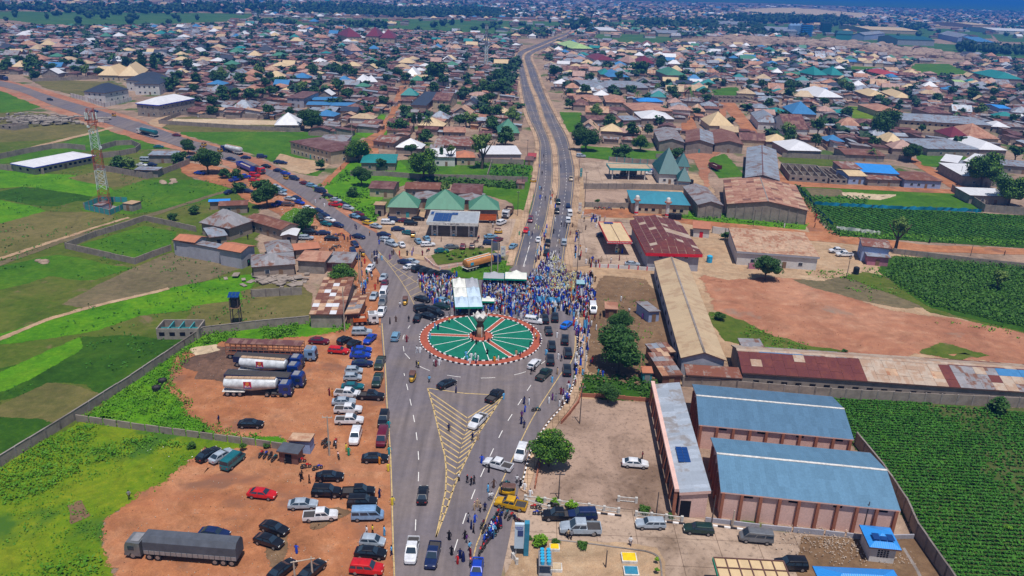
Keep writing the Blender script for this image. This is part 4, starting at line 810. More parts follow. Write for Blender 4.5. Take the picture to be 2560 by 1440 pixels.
def house_parts(root,W,D,h,kind,rise,roofm,wallm,over=.45,fascia=None,wins=(2,1),storeys=1,door='wood',off=.5,ridge=None,openw=False,fh=.22):
    mb = MB(); wall_faces(mb,W - 2 * over,D - 2 * over,h - .04,kind,rise * (1 - 2 * over / max(W,1)) if kind[0] == 'g' else rise,off); 
    wl = mb.build('wall',wallm,root)
    rf = make_roof(root,W,D,h,kind,rise,roofm,over,fascia,off,fh=fh)
    sh = h / storeys
    for s in range(storeys):
        zz = s * sh + min(1.1,sh * .38)
        nf = wins[0]; wmesh = wd_dark if openw else win_me; k = min(1.0,sh / 2.8)
        for i in range(nf):
            x = -W / 2 + over + (W - 2 * over) * (i + 1) / (nf + 1)
            if s == 0 and door and i == nf // 2: continue
            o = link('window',wmesh,root,(x,-D / 2 + over - .03,zz)); o.scale = (k,1,k)
        for i in range(wins[1]):
            y = -D / 2 + over + (D - 2 * over) * (i + 1) / (wins[1] + 1)
            for sd in (-1,1): o = link('window',wmesh,root,(sd * (W / 2 - over + .03),y,zz),R(90) * sd); o.scale = (k,1,k)
    if door: x = -W / 2 + over + (W - 2 * over) * (nf // 2 + 1) / (nf + 1) if nf else 0; link('door',door_me[door],root,(x,-D / 2 + over - .035,.02))
    if ridge:
        m = MB()
        if kind == 'gx': m.box(0,-D / 2 + D * off,h + rise - .02,W,.45,.1)
        elif kind == 'gy': m.box(-W / 2 + W * off,0,h + rise - .02,.45,D,.1)
        else: m.box(0,0,h + rise - .04,max(.5,W - D),.4,.1) if W >= D else m.box(0,0,h + rise - .04,.4,max(.5,D - W),.1)
        m.build('ridge_cap',ridge,rf)
    return wl,rf
def frame3(A,B,C,h):
    a,b,c = P(*A,h),P(*B,h),P(*C,h); u = (b - a); W = u.length; u = u / W; n = Vector((-u.y,u.x,0)); D = (c - b).dot(n)
    if D < 0: n = -n; D = -D
    o = a + u * W / 2 + n * D / 2; return Vector((o.x,o.y,0)),math.atan2(u.y,u.x),W,D
def bld(label,A,B,C,h,kind='gx',rise=1.5,roofm='r_rust',wallm='w_block',name='house',cat='house',group=None,base=0,**k):
    o,rz,W,D = frame3(A,B,C,h); root = empty(name,(o.x,o.y,base),rz,label,cat,group)
    house_parts(root,W,D,h,kind,rise,roofm,wallm,**k); FOOT.append((o.x,o.y,W / 2 + 1,D / 2 + 1,rz)); root['dims'] = [W,D,h,rise]; root['rk'] = kind; return root
def clip(q,uv):
    s = 1 if area(uv) > 0 else -1
    for k in range(len(uv)):
        a,b = uv[k],uv[(k + 1) % len(uv)]; f = lambda p: s * ((b[0] - a[0]) * (p[1] - a[1]) - (b[1] - a[1]) * (p[0] - a[0])); r = []
        for i in range(len(q)):
            p,t = q[i - 1],q[i]; fp,ft = f(p),f(t)
            if (fp >= 0) != (ft >= 0): w_ = fp / (fp - ft); r.append((p[0] + (t[0] - p[0]) * w_,p[1] + (t[1] - p[1]) * w_))
            if ft >= 0: r.append(t)
        q = r
        if not q: break
    return q
def sheets(root,su,sv,pick,kind=None,off=.5,lift=.03,gap=.03,which=None,jit=.02):
    """lay single roofing sheets over the slopes: one object each, mesh shared by colour"""
    W,D,h,rise = root['dims']; cache = {}; n_ = 0
    for fi,poly in enumerate(roof_faces(W,D,h,kind or root['rk'],rise,off)):
        if which and fi not in which: continue
        o,u,v,n,uv = slope_uv(poly); U = max(p[0] for p in uv); V = max(p[1] for p in uv); nu = max(1,round(U / su)); nv = max(1,round(V / sv)); du,dv = U / nu,V / nv
        for i in range(nu):
            for j in range(nv):
                q = [(i * du,j * dv),((i + 1) * du,j * dv),((i + 1) * du,(j + 1) * dv),(i * du,(j + 1) * dv)]; c_ = ((i + .5) * du,(j + .5) * dv)
                part = not all(inside((c_[0] + (x[0] - c_[0]) * .97,c_[1] + (x[1] - c_[1]) * .97),uv) for x in q)
                if part: q = clip(q,uv)
                if part and (len(q) < 3 or abs(area(q)) < .12 * du * dv): continue
                mt = pick(fi,i,j,nu,nv)
                if not mt: continue
                if part:
                    m = MB(); m.poly([o + u * x[0] + v * x[1] + n * .045 for x in q],0,q); m.build('roof_sheet',mt,root); n_ += 1; continue
                key = (fi,mt)
                if key not in cache: m = MB(); m.box(0,0,0,du - gap,dv - gap,.02,bottom=True); m.uv = [[(x[0] + du / 2,x[1] + dv / 2) for x in [(0,0),(du,0),(du,dv),(0,dv)]] for _ in m.f]; cache[key] = m.mesh('roof_sheet',mt)
                s = bpy.data.objects.new('roof_sheet',cache[key]); scn.collection.objects.link(s); s.parent = root
                z = lift + ((i + j) % 2) * .022 + rnd.uniform(0,jit) * 0; pos = o + u * c_[0] + v * c_[1] + n * z; M4 = Matrix((u,v,n)).transposed().to_4x4(); M4.translation = pos; s.matrix_local = M4; n_ += 1
                if n_ >= 295: return
def pilasters(root,n,h,W,D,over,mat='w_pinkcol',faces=('f',),nl=0):
    m = MB(); m.box(0,0,0,.45,.45,h - .05); me = m.mesh('pilaster',mat)
    for i in range(n + 1): link('pilaster',me,root,(-W / 2 + over + .1 + (W - 2 * over - .2) * i / n,-D / 2 + over - .2,-.1))
    if nl: 
        for i in range(1,nl + 1): link('pilaster',me,root,(-W / 2 + over - .2,-D / 2 + over + (D - 2 * over) * i / (nl + 1),-.1))
wa = bld('large pink warehouse with a curved looking blue roof, nearest to the camera',(1802,1230),(2252,1277),(2156,1130),5.0,'gx',1.85,'r_shed','w_pink',name='warehouse',cat='warehouse',over=.35,wins=(0,0),door=None,off=.5,ridge='fascia_white',fascia='w_pink')
pilasters(wa,9,5,*wa['dims'][:2],.35,nl=5)
wb = bld('pink warehouse with a blue roof, directly behind the nearer one',(1747,1062),(2135,1099),(2066,990),5.0,'gx',1.7,'r_shed2','w_pink',name='warehouse',cat='warehouse',over=.35,wins=(0,0),door=None,off=.5,ridge='fascia_white',fascia='w_pink')
pilasters(wb,9,5,*wb['dims'][:2],.35,nl=5)
for r_ in (wa,wb):
    W,D = r_['dims'][:2]; m = MB(); m.box(0,0,0,1.3,.08,.35,bottom=True); me = m.mesh('vent','dark_opening')
    for i in range(4): link('vent',me,r_,(-W / 2 + W * (i + .65) / 4,-D / 2 + .3,4.2))
pk = bld('narrow pink block with a zinc roof and an open arcade',(1637,960),(1699,1232),(1781,1252),4.6,'sy',.7,'r_pale','w_pink',name='arcade_block',cat='building',over=.3,wins=(0,0),door=None,fascia='w_pink',fh=.5)
W,D = pk['dims'][:2]; m = MB(); m.box(0,0,0,.5,.5,4.9); me = m.mesh('column','w_pinkcol'); m2 = MB(); m2.box(0,0,0,W / 9 - 1.1,.06,3.2,bottom=True); me2 = m2.mesh('arch_opening','dark_opening')
for i in range(9): link('column',me,pk,(-W / 2 + .4 + (W - .8) * i / 8,-D / 2 - .5,-.1))
for i in range(8): link('arch_opening',me2,pk,(-W / 2 + .4 + (W - .8) * (i + .5) / 8,-D / 2 + .28,.1))
m = MB(); m.box(0,-D / 2 - .45,4.75,W,.7,.5,bottom=True); m.build('arcade_beam','w_pink',pk)
m = MB(); m.box(W / 2 - .25,-D / 2 + 1.2,0,.1,1.6,3.0,bottom=True); m.build('doorway','dark_opening',pk)
def solar(root,x,y,z,nx,ny,w_=1.0,l_=1.7,tilt=0.0):
    m = MB(); m.box(0,0,0,w_ * .95,l_ * .95,.05,bottom=True); me = m.mesh('solar_panel','solar')
    for i in range(nx):
        for j in range(ny): o = link('solar_panel',me,root,(x + i * w_,y + j * l_,z)); o.rotation_euler = (0,tilt,0)
solar(pk,W * .16,-D / 2 + 1.4,5.0,5,2,.9,1.0)
lb = bld('very long hall with a beige gabled roof and grey ridge',(1702,895),(1817,902),(1705,657),4.3,'gy',1.6,'r_beige','w_grey',name='long_hall',cat='hall',over=.4,wins=(0,9),door=None,ridge='conc_grey',fascia='fascia_brown',openw=True)
lw = bld('long warehouse whose roof is half rust red and half beige with patches',(1855,932),(2700,990),(2700,920),3.6,'gx',1.7,'r_sheetbeige','w_slab',name='warehouse',cat='warehouse',over=.3,wins=(22,0),door=None,openw=True,off=.62)
def pick_lw(fi,i,j,nu,nv):
    t = i / nu
    if t < .30: return 'r_sheetbeige' if rnd.random() < .12 else 'r_oldred'
    if t < .37: return 'r_oldred' if rnd.random() < .5 else 'r_sheetbeige'
    if .615 < t < .635: return 'r_oldred'
    if t > .76 and j > nv * .45: return 'r_blue' if t < .9 or rnd.random() < .5 else 'r_sheetbeige'
    if t > .64: return 'r_grey' if rnd.random() < .7 else ('r_oldred' if rnd.random() < .15 else 'r_sheetbeige')
    return 'r_sheetbeige' if rnd.random() < .96 else 'r_tanrust'
sheets(lw,2.3,2.0,pick_lw)
bld('rust and grey lean-to roof between the long hall and the patched warehouse',(1716,937),(1857,946),(1850,922),3.0,'sy',.3,'r_mix','w_slab',name='shed',cat='shed',wins=(0,0),door=None)
bld('grey tin roof annex with brick wall at the head of the patched warehouse',(1855,868),(1912,870),(1905,850),3.6,'sy',.3,'r_grey','w_block',name='shed',cat='shed',wins=(0,0),door=None)
rs = bld('two storey shop under a brown hipped roof with a bright red fascia',(1615,632),(1757,636),(1716,555),5.6,'hipfront',2.2,'r_sheetbeige','w_grey',name='station_shop',cat='shop',over=.8,wins=(3,2),storeys=2,door='dark_opening',fascia='fascia_red',fh=.95)
sheets(rs,2.3,1.9,lambda fi,i,j,nu,nv: None if rnd.random() < .05 or (fi == 1 and 5 < i < 8) else 'r_oldred',lift=.03,gap=.13)
def canopy(label,A,B,C,h,mat,fas,fh,cols,txt=None,tmat='ink_white',ts=.6,lip=0.12):
    o,rz,W,D = frame3(A,B,C,h); root = empty('fuel_canopy',(o.x,o.y,.08),rz,label,'canopy')
    m = MB(); m.box(0,0,h - .2,W - .1,D - .1,.12,bottom=True); m.poly([(-W / 2,-D / 2,h - .05),(W / 2,-D / 2,h - .05),(W / 2,D / 2,h - .05),(-W / 2,D / 2,h - .05)],0,[(0,0),(W,0),(W,D),(0,D)]); m.build('roof',mat,root)
    m = MB()
    for x,y,sx_,sy_ in ((0,-D / 2,W + .1,.12),(0,D / 2,W + .1,.12),(-W / 2,0,.12,D - .12),(W / 2,0,.12,D - .12)): m.box(x,y,h - fh,sx_,sy_,fh + lip,bottom=True)
    fo = m.build('fascia',fas,root); m = MB(); m.box(0,0,0,.45,.45,h - .3); me = m.mesh('pillar','fascia_white')
    for x,y in cols: link('pillar',me,root,(x * W,y * D,0))
    if txt:
        t = text_mesh(fo,txt,ts,tmat); t.location = (0,-D / 2 - .09,h - fh / 2 + lip / 2); t.rotation_euler = (R(90),0,0)
    FOOT.append((o.x,o.y,W / 2 + 1,D / 2 + 1,rz)); return root,W,D
rc,W,D = canopy('beige topped petrol canopy with a red fascia of white lettering',(1520,604),(1580,605),(1571,557),4.6,'r_cream','fascia_red',.75,[(0,-.3),(0,.3)],'BAMS SALIS & SONS NIG LTD',ts=.62)
solar(rc,-1.6,D / 2 - 1.2,4.7,3,1)
m = MB(); m.box(0,0,4.58,.16,D - .3,.06); m.build('gutter','fascia_brown',rc)
sc_,W,D = canopy('silver petrol canopy with blue solar panels and paired pillars',(1066,556),(1195,560),(1197,530),5.0,'r_silver','fascia_white',.9,[(-.4,-.38),(-.3,-.38),(-.03,-.38),(.07,-.38),(.32,-.38),(.42,-.38),(-.35,.35),(.02,.35),(.37,.35)],'A. T. VENTURES','ink_dark',.65)
for x in (-.36,-.245,-.13): solar(sc_,x * W,-D * .32,5.05,2,5,.95,D * .68 / 5)
solar(sc_,-.445 * W,D * .2,5.05,1,2); solar(sc_,-.02 * W,D * .2,5.05,2,2,1,1.3)
pm_ = MB(); pm_.box(0,0,0,.9,.5,1.9,0,bottom=True); pm_.box(0,-.27,.2,.7,.05,.5,1,bottom=True); pm_.box(0,-.27,1.2,.6,.05,.35,2,bottom=True); pump_me = pm_.mesh('dispenser',['fascia_white','water_blue','dark_opening'])
def local(root,x,y,z=0): m4 = Matrix.Translation(root.location) @ Matrix.Rotation(root.rotation_euler[2],4,'Z'); return m4 @ Vector((x,y,z))
for i,x in enumerate((-.35,.02,.37)):
    p = local(sc_,x * W,-D * .36); t = empty('fuel_pump',p,sc_.rotation_euler[2],f'white and blue fuel pump at the {["left","middle","right"][i]} island of the silver canopy','fuel pump','fuel pumps'); link('dispenser',pump_me,t); m = MB(); m.box(0,0,-.02,3.0,1.2,.18); m.build('island','paving',t)
tc_,W,D = canopy('petrol canopy with a tan deck and teal fascia over parked tankers',(1525,421),(1627,423),(1625,411),5.0,'r_beige','fascia_teal',.9,[(-.42,-.4),(-.02,-.4),(.38,-.4),(-.42,.4),(.38,.4)])
for nm_,px,py,lab in (('fuel_pump',1541,632,'red fuel pump under the beige topped canopy'),('fuel_pump',1552,600,'rear red fuel pump under the beige topped canopy')):
    p = P(px,py); t = empty(nm_,(p.x,p.y,.08),0,lab,'fuel pump','fuel pumps'); link('dispenser',pump_me,t)
SH = dict(name='shed',cat='shed',wins=(0,0),door=None)
D = lambda a,b: dict(wins=(a,b))
B_ = [
 ('long open hall with a shining white hipped roof edged in blue',(84,419),(240,388),(222,371),3.2,'hip',1.6,'r_white','w_cream',dict(name='hall',cat='hall',over=.7,wins=(11,2),fascia='fascia_blue',openw=True,fh=.4)),
 ('grey steel pyramid roof building in the roadside village',(496,556),(572,572),(642,552),4.2,'hip',4.0,'r_grey','w_mud',dict(over=.6,wins=(2,1))),
 ('long rust roofed block behind the grey pyramid roof',(612,548),(703,575),(748,562),3.6,'gx',1.2,'r_rust2','w_mud',D(4,1)),
 ('grey walled workshop with two orange gables',(430,600),(604,632),(622,622),4.6,'flat',0,'r_zinc','w_grey',dict(name='workshop',cat='workshop',over=.2,wins=(0,0),door=None)),
 ('orange roof wing at the left end of the workshop',(487,607),(521,592),(500,571),5.0,'gy',.9,'r_orange','w_grey',dict(name='workshop_wing',cat='workshop',wins=(0,0),door=None)),
 ('orange roof wing at the right end of the workshop',(602,632),(641,615),(616,591),5.0,'gy',.9,'r_orange','w_grey',dict(name='workshop_wing',cat='workshop',wins=(1,0),door='dark_opening')),
 ('blue grey lean-to between the pyramid roof and the workshop',(523,594),(570,588),(545,570),3.2,'sy',.6,'r_zinc','w_mud',dict(name='shed',cat='shed',wins=(0,0),door='dark_opening')),
 ('near grey steel hipped roof below the workshop',(628,668),(739,660),(726,630),3.4,'hip',1.8,'r_grey','w_mud',D(2,1)),
 ('grey hipped roof just behind the near grey one',(668,634),(735,628),(722,600),3.4,'hip',1.6,'r_grey','w_mud',D(1,1)),
 ('rust orange roof on a concrete box by the roadside',(739,651),(812,655),(803,630),3.8,'sy',.4,'r_terra','w_block',dict(wins=(0,0),door=None)),
 ('orange roofed room behind the concrete box',(735,626),(802,620),(795,606),3.0,'sy',.3,'r_orange','w_mud',D(0,0)),
 ('wide pale tin shed with rusty front beside the road',(812,656),(880,658),(866,632),2.8,'sy',.3,'r_grey','r_rust',dict(name='shed',cat='shed',wins=(2,0))),
 ('small white gabled porch beside the roadside cars',(700,590),(742,590),(730,572),2.6,'gy',.6,'r_white','w_mud',dict(wins=(0,0),door='dark_opening')),
 ('blue roofed room at the edge of the farm fields',(520,505),(575,503),(565,498),3.0,'sy',.2,'r_bright','w_mud',D(0,0)),
 ('rust roofed rooms beside the blue roofed room',(545,515),(620,512),(610,500),3.0,'gx',.5,'r_rust2','w_mud',D(2,0)),
 ('rusty patchwork sheet roof on a concrete walled store',(772,786),(857,786),(838,697),3.6,'sy',.5,'r_mix','w_block',dict(name='store',cat='store',wins=(0,0),door=None,over=.3)),
 ('lower rusty lean-to attached to the patchwork store',(860,786),(898,787),(888,741),3.0,'sxr',.4,'r_tanrust','r_rust',dict(name='shed',cat='shed',wins=(0,0))),
 ('blue flat roof outbuilding beyond the mast',(368,388),(440,388),(432,378),3.6,'sy',.2,'r_zinc','w_block',D(0,0)),
 ('small flat zinc roof inside the walled yard beyond the mast',(334,424),(394,426),(384,418),3.0,'sy',.2,'r_zinc','w_block',dict(wins=(0,0),door=None)),
 ('tall hall with a silver hipped roof and blue trim',(338,258),(396,263),(455,243),7.0,'hip',3.0,'r_white','w_block',dict(name='hall',cat='hall',wins=(3,7),storeys=2,fascia='fascia_blue',fh=.5)),
 ('white mansion with a dark slate roof nearest the road',(207,229),(262,233),(312,222),6.0,'hip',4.5,'r_dark','w_white',dict(name='mansion',cat='mansion',wins=(3,3),storeys=2)),
 ('tallest white mansion with a dark slate roof',(333,210),(398,211),(412,198),7.0,'hip',4.0,'r_dark','w_white',dict(name='mansion',cat='mansion',wins=(4,2),storeys=2)),
 ('dark roofed mansion wing behind the tallest one',(312,200),(360,204),(414,193),7.0,'hip',4.5,'r_dark','w_white',dict(name='mansion',cat='mansion',wins=(3,2),storeys=2)),
 ('left of two mustard yellow pyramid roofs',(243,188),(296,189),(285,176),4.0,'hip',6.0,'r_cream','w_cream',D(3,1)),
 ('right of two mustard yellow pyramid roofs',(295,190),(350,190),(338,174),4.0,'hip',7.0,'r_cream','w_cream',D(3,1)),
 ('wide two storey block with blue shutters and a rusty roof',(722,353),(826,380),(872,352),5.8,'hip',1.2,'r_rust','w_cream',dict(name='shop_block',cat='building',wins=(9,2),storeys=2,door='w_teal')),
 ('pale blue two storey house behind the shuttered block',(788,356),(862,358),(876,338),6.0,'hip',1.5,'r_grey','w_blue',dict(wins=(4,2),storeys=2)),
 ('white hipped roof beside the walled sandy plot',(685,313),(752,313),(765,300),3.0,'pyr',5.5,'r_white','w_cream',D(3,1)),
 ('left blue roofed school block',(765,262),(826,263),(820,254),3.4,'gx',.8,'r_blue','w_cream',dict(name='school_block',cat='school',wins=(5,1))),
 ('right blue roofed school block',(826,264),(885,265),(878,256),3.4,'gx',.8,'r_blue','w_cream',dict(name='school_block',cat='school',wins=(5,1))),
 ('rear blue roofed school block',(780,250),(845,250),(838,242),3.4,'gx',.8,'r_blue','w_cream',dict(name='school_block',cat='school',wins=(5,1))),
 ('grey two storey block with a rusty roof by the blue school',(715,244),(760,246),(786,230),6.0,'sy',.3,'r_rust','w_grey',dict(wins=(2,2),storeys=2)),
 ('left of the three dark green hipped shops',(967,518),(1046,520),(1036,500),3.8,'hip',4.4,'r_green','w_mud',dict(name='green_shop',cat='shop',over=.7,wins=(2,1),door='w_teal')),
 ('middle and largest of the three dark green hipped shops',(1061,523),(1160,525),(1148,498),3.8,'hip',5.4,'r_green','w_mud',dict(name='green_shop',cat='shop',over=.7,wins=(4,1),door='w_teal')),
 ('right of the three dark green hipped shops',(1172,524),(1250,525),(1240,504),3.8,'hip',4.0,'r_green','w_mud',dict(name='green_shop',cat='shop',over=.7,wins=(2,1))),
 ('square brown gatehouse at the end of the green roofed shops',(933,512),(962,513),(960,504),4.2,'flat',0,'d_tan','w_mud',dict(name='gatehouse',cat='building',wins=(1,0),door='dark_opening')),
 ('rusty gabled house left behind the green shops',(920,470),(985,473),(980,453),3.4,'gx',1.2,'r_rust','w_cream',D(2,1)),
 ('long rusty roof behind the middle green shop',(1010,472),(1100,474),(1096,456),3.2,'gx',1.0,'r_rust2','w_mud',D(3,1)),
 ('brown gabled house right behind the green shops',(1125,482),(1205,485),(1200,460),3.6,'gx',1.4,'r_rust','w_mud',D(2,1)),
 ('grey weathered roof between the green shops',(1135,503),(1200,507),(1180,482),3.0,'gy',.8,'r_grey','w_mud',D(0,0)),
 ('grey weathered roof left of the middle green shop',(1030,500),(1090,502),(1082,482),3.0,'gy',.8,'r_grey','w_mud',D(0,0)),
 ('faded teal roof house in a walled garden',(900,407),(990,408),(985,385),3.4,'hip',1.6,'r_teal','w_mud',D(3,1)),
 ('grey and rust gable shed beside the sandy lane',(930,352),(985,358),(1010,342),3.6,'gx',1.6,'r_mix','w_mud',D(3,1)),
 ('upper brown roofed bungalow by the lane',(965,306),(1012,308),(1010,296),3.2,'gx',1.0,'r_brown','w_mud',D(2,1)),
 ('lower brown roofed bungalow by the lane',(965,325),(1026,327),(1024,314),3.2,'gx',1.0,'r_brown','w_cream',D(2,1)),
 ('wide rust roof beside the pale tree',(1108,330),(1165,331),(1162,317),3.2,'gx',.8,'r_terra','w_mud',D(3,1)),
 ('long rusty roofed block in front of the wide rust roof',(1083,362),(1190,366),(1188,342),3.2,'gx',.9,'r_mix','w_block',D(3,1)),
 ('white hall roof behind the garden wall',(1070,392),(1140,393),(1150,372),4.2,'gx',2.0,'r_white','w_white',D(2,1)),
 ('orange terracotta roof with white ridges',(1140,394),(1190,394),(1185,380),3.6,'hip',1.8,'r_orange','w_cream',D(2,1)),
 ('long white flat roof by the divided road',(1205,386),(1305,386),(1303,366),4.0,'sy',.4,'r_white','w_pink',D(3,1)),
 ('green pyramid roof at the roadside trees',(1245,332),(1300,333),(1292,318),3.8,'pyr',6.0,'r_green','w_mud',D(2,1)),
 ('brown flat topped villa by the walled garden',(1080,250),(1125,252),(1125,235),6.0,'gx',3.0,'r_brown','w_cream',dict(wins=(2,1),storeys=2)),
 ('black steep roof by the brown villa',(1025,262),(1066,264),(1068,240),3.5,'sy',3.0,'r_dark','w_mud',D(1,1)),
 ('white double tent like roof in the old town',(885,204),(920,205),(918,196),4,'pyr',4.5,'r_white','w_white',D(2,1)),
 ('second white tent like roof beside the first',(918,205),(945,205),(944,197),4,'pyr',4,'r_white','w_white',D(2,1)),
 ('white hipped house near the head of the lane',(1010,190),(1048,191),(1046,182),4,'hip',6,'r_white','w_white',D(2,1)),
 ('left of the three maroon roofed villas',(868,92),(905,92),(903,85),8,'pyr',10,'r_maroon','w_cream',dict(wins=(3,1),storeys=2,cat='villa',name='villa')),
 ('middle of the three maroon roofed villas',(914,90),(947,91),(945,84),8,'pyr',10,'r_maroon','w_cream',dict(wins=(3,1),storeys=2,cat='villa',name='villa')),
 ('right of the three maroon roofed villas',(948,95),(987,96),(985,88),8,'pyr',9,'r_maroon','w_cream',dict(wins=(3,1),storeys=2,cat='villa',name='villa')),
 ('small pink red roofed house behind the town trees',(876,127),(907,127),(905,119),7,'pyr',6,'r_pinkish','w_blue',dict(wins=(2,1),storeys=2)),
 ('long low hall with a grey sheet roof and brown walls',(1457,217),(1623,220),(1622,203),5.0,'gx',1.2,'r_zinc','w_mud',dict(name='hall',cat='hall',wins=(0,0))),
 ('pointed dark teal house roof beside the teal canopy',(1647,435),(1706,437),(1700,412),4.2,'pyr',9.5,'r_dteal','w_white',D(3,1)),
 ('small dark teal turret roof in front of the pointed house',(1694,453),(1728,455),(1722,440),3.6,'pyr',5.0,'r_dteal','w_white',D(1,1)),
 ('rear dark teal turret roof of the pointed house',(1692,416),(1725,418),(1718,402),4.2,'pyr',5.0,'r_dteal','w_white',D(1,1)),
 ('wide hall with a sky blue hipped roof and arched verandah',(1579,508),(1727,514),(1702,480),3.8,'hip',2.0,'r_aqua','w_cream',dict(name='hall',cat='hall',over=.5,wins=(7,1),openw=True)),
 ('grey gabled concrete shed left of the terracotta shed',(1744,512),(1810,514),(1776,468),5.0,'gy',1.4,'r_grey','w_slab',SH),
 ('big concrete shed with a terracotta sheet roof',(1817,510),(2022,527),(1972,462),5.4,'gy',2.2,'r_terra','w_slab',dict(name='shed',cat='shed',wins=(0,0),door=None,ridge='conc_grey')),
 ('long silver roofed concrete shed behind the terracotta one',(1862,444),(1950,452),(1886,370),5.0,'gy',1.8,'r_zinc','w_slab',dict(name='shed',cat='shed',wins=(0,0),door=None,ridge='r_rust')),
 ('grey gabled shed, left of three in a row',(1647,354),(1713,357),(1700,327),5.0,'gy',1.8,'r_grey','w_slab',dict(name='shed',cat='shed',wins=(1,0))),
 ('half rust half blue gabled shed, middle of three in a row',(1713,356),(1786,361),(1768,330),5.0,'gy',1.8,'r_zinc','w_slab',dict(name='shed',cat='shed',wins=(1,0),door='w_teal')),
 ('rust gabled shed, right of three in a row',(1786,358),(1860,362),(1836,330),4.6,'gy',1.6,'r_rust2','w_slab',dict(name='shed',cat='shed',wins=(1,0))),
 ('wide store with a tan sheet roof above a white and pink wall',(1842,628),(2050,643),(2044,588),4.4,'sy',.6,'r_tanrust','w_white',dict(name='store',cat='store',wins=(4,0),fascia='w_grey',fh=.6)),
 ('pink and blue two storey hut with a rust roof by the bare tree',(2155,614),(2229,622),(2218,600),5.2,'gx',.6,'r_mix','w_blue',dict(wins=(1,1),storeys=1)),
 ('low pink lean-to in front of the pink and blue hut',(2168,640),(2228,645),(2222,630),3.0,'sy',.3,'r_zinc','w_magenta',dict(name='shed',cat='shed',wins=(1,0))),
 ('long two storey school with a blue grey hipped roof',(2250,300),(2482,314),(2455,295),6.6,'hip',2.4,'r_zinc','w_cream',dict(name='school',cat='school',wins=(14,2),storeys=2,over=.6,openw=True)),
 ('grey house wall with a rusty roof beside the blue roofed home',(2105,421),(2158,423),(2155,408),4.5,'sy',.6,'r_mix','w_block',D(1,1)),
 ('long bright blue roofed home',(2155,430),(2250,436),(2245,418),4.2,'sy',.8,'r_bright','w_blue',D(3,1)),
 ('cream gabled front room of the blue home',(2122,440),(2170,441),(2168,424),3.6,'gx',1.0,'r_cream','w_blue',D(2,0)),
 ('blue walled house with a brown rusty hipped roof',(2262,449),(2358,453),(2350,432),3.6,'hip',1.8,'r_rust2','w_blue',D(4,1)),
 ('low rust and blue verandah roof between the painted homes',(2170,448),(2255,450),(2254,440),3.0,'sy',.3,'r_mix','w_block',D(2,0)),
 ('blue roofed small cabin with a grid of vent holes',(2174,1368),(2255,1376),(2236,1320),3.0,'hip',1.0,'r_bright','w_white',dict(name='cabin',cat='cabin',wins=(0,0),door=None,over=.5)),
 ('bright blue roof at the lower edge of the picture',(2066,1490),(2280,1500),(2232,1424),3.4,'hip',1.4,'r_bright','w_white',dict(name='office',cat='building',wins=(3,1),over=.5)),
 ('silver mono pitch roof in front of the round tree',(2407,440),(2535,446),(2500,416),4.2,'sy',.5,'r_white','w_block',D(3,1)),
 ('left of the small blue grey gables behind the mossy wall',(2350,402),(2395,408),(2375,390),4.6,'sy',.8,'r_white','w_block',D(1,0)),
 ('second small blue grey gable behind the mossy wall',(2407,402),(2460,410),(2440,388),4.6,'sy',.8,'r_white','w_block',D(1,0)),
 ('long blue grey flat roof behind the mossy wall',(2378,412),(2480,416),(2470,404),3.6,'sy',.3,'r_zinc','w_block',D(2,0)),
 ('right hand blue grey flat roof behind the mossy wall',(2490,412),(2600,420),(2590,406),3.6,'sy',.3,'r_zinc','w_block',D(2,0)),
 ('pale roof building inside the mossy green wall',(2425,488),(2530,492),(2500,473),3.6,'sy',.3,'r_white','w_block',D(2,0)),
 ('yellow hipped cone roof beside the orange lane',(1773,314),(1836,316),(1824,299),3.6,'pyr',6.5,'r_cream','w_cream',D(2,1)),
 ('wide white hipped house behind a wall',(1603,296),(1687,298),(1680,282),3.8,'hip',3.0,'r_white','w_mud',D(4,1)),
 ('long brown rusty roof left of the white hipped house',(1470,300),(1557,300),(1555,288),3.8,'gx',1.0,'r_brown','w_block',D(0,0)),
 ('zinc roofed block joined to the long brown roof',(1558,301),(1604,300),(1600,288),3.8,'gx',1.0,'r_zinc','w_block',D(0,0)),
 ('wide orange terracotta hipped villa',(1582,276),(1684,278),(1678,260),3.8,'hip',2.6,'r_terra','w_cream',D(4,1)),
 ('left of two rusty orange hipped houses',(1440,253),(1507,255),(1503,240),3.8,'hip',2.0,'r_terra','w_cream',D(3,1)),
 ('right of two rusty orange hipped houses',(1514,255),(1566,257),(1562,241),3.8,'hip',2.0,'r_terra','w_block',D(3,1)),
 ('long low brown roof below the orange houses',(1480,276),(1568,276),(1566,267),3.2,'gx',.8,'r_brown','w_cream',D(3,1)),
 ('bright blue hipped roof behind the terracotta villa',(1597,254),(1660,255),(1656,246),3.8,'hip',1.6,'r_bright','w_blue',D(3,1)),
 ('deep blue hipped roof in the middle of the eastern town',(1520,192),(1575,193),(1570,181),4.2,'hip',3.6,'r_blue','w_mud',D(3,1)),
 ('teal pyramid roof beside the deep blue roof',(1500,186),(1530,187),(1528,178),4.2,'pyr',4.0,'r_teal','w_mud',D(1,1)),
 ('green hipped villa beyond the grey hall',(1667,188),(1718,189),(1714,178),7.0,'hip',4.5,'r_green','w_mud',dict(wins=(3,1),storeys=2)),
 ('dark purple roofed two storey villa',(1488,150),(1540,151),(1537,141),7.0,'hip',4.0,'r_maroon','w_white',dict(wins=(4,1),storeys=2)),
 ('dark purple pointed roof above a blue house',(1601,158),(1637,159),(1633,150),7.0,'pyr',6.0,'r_maroon','w_blue',dict(wins=(3,1),storeys=2)),
 ('pink pointed roof beside the purple one',(1574,158),(1602,158),(1600,150),5.0,'pyr',6.0,'r_pinkish','w_cream',D(2,1)),
 ('lime and teal roofed hall right of the bend',(1428,121),(1484,122),(1478,110),5.0,'hip',5.0,'r_lime','w_mud',D(3,1)),
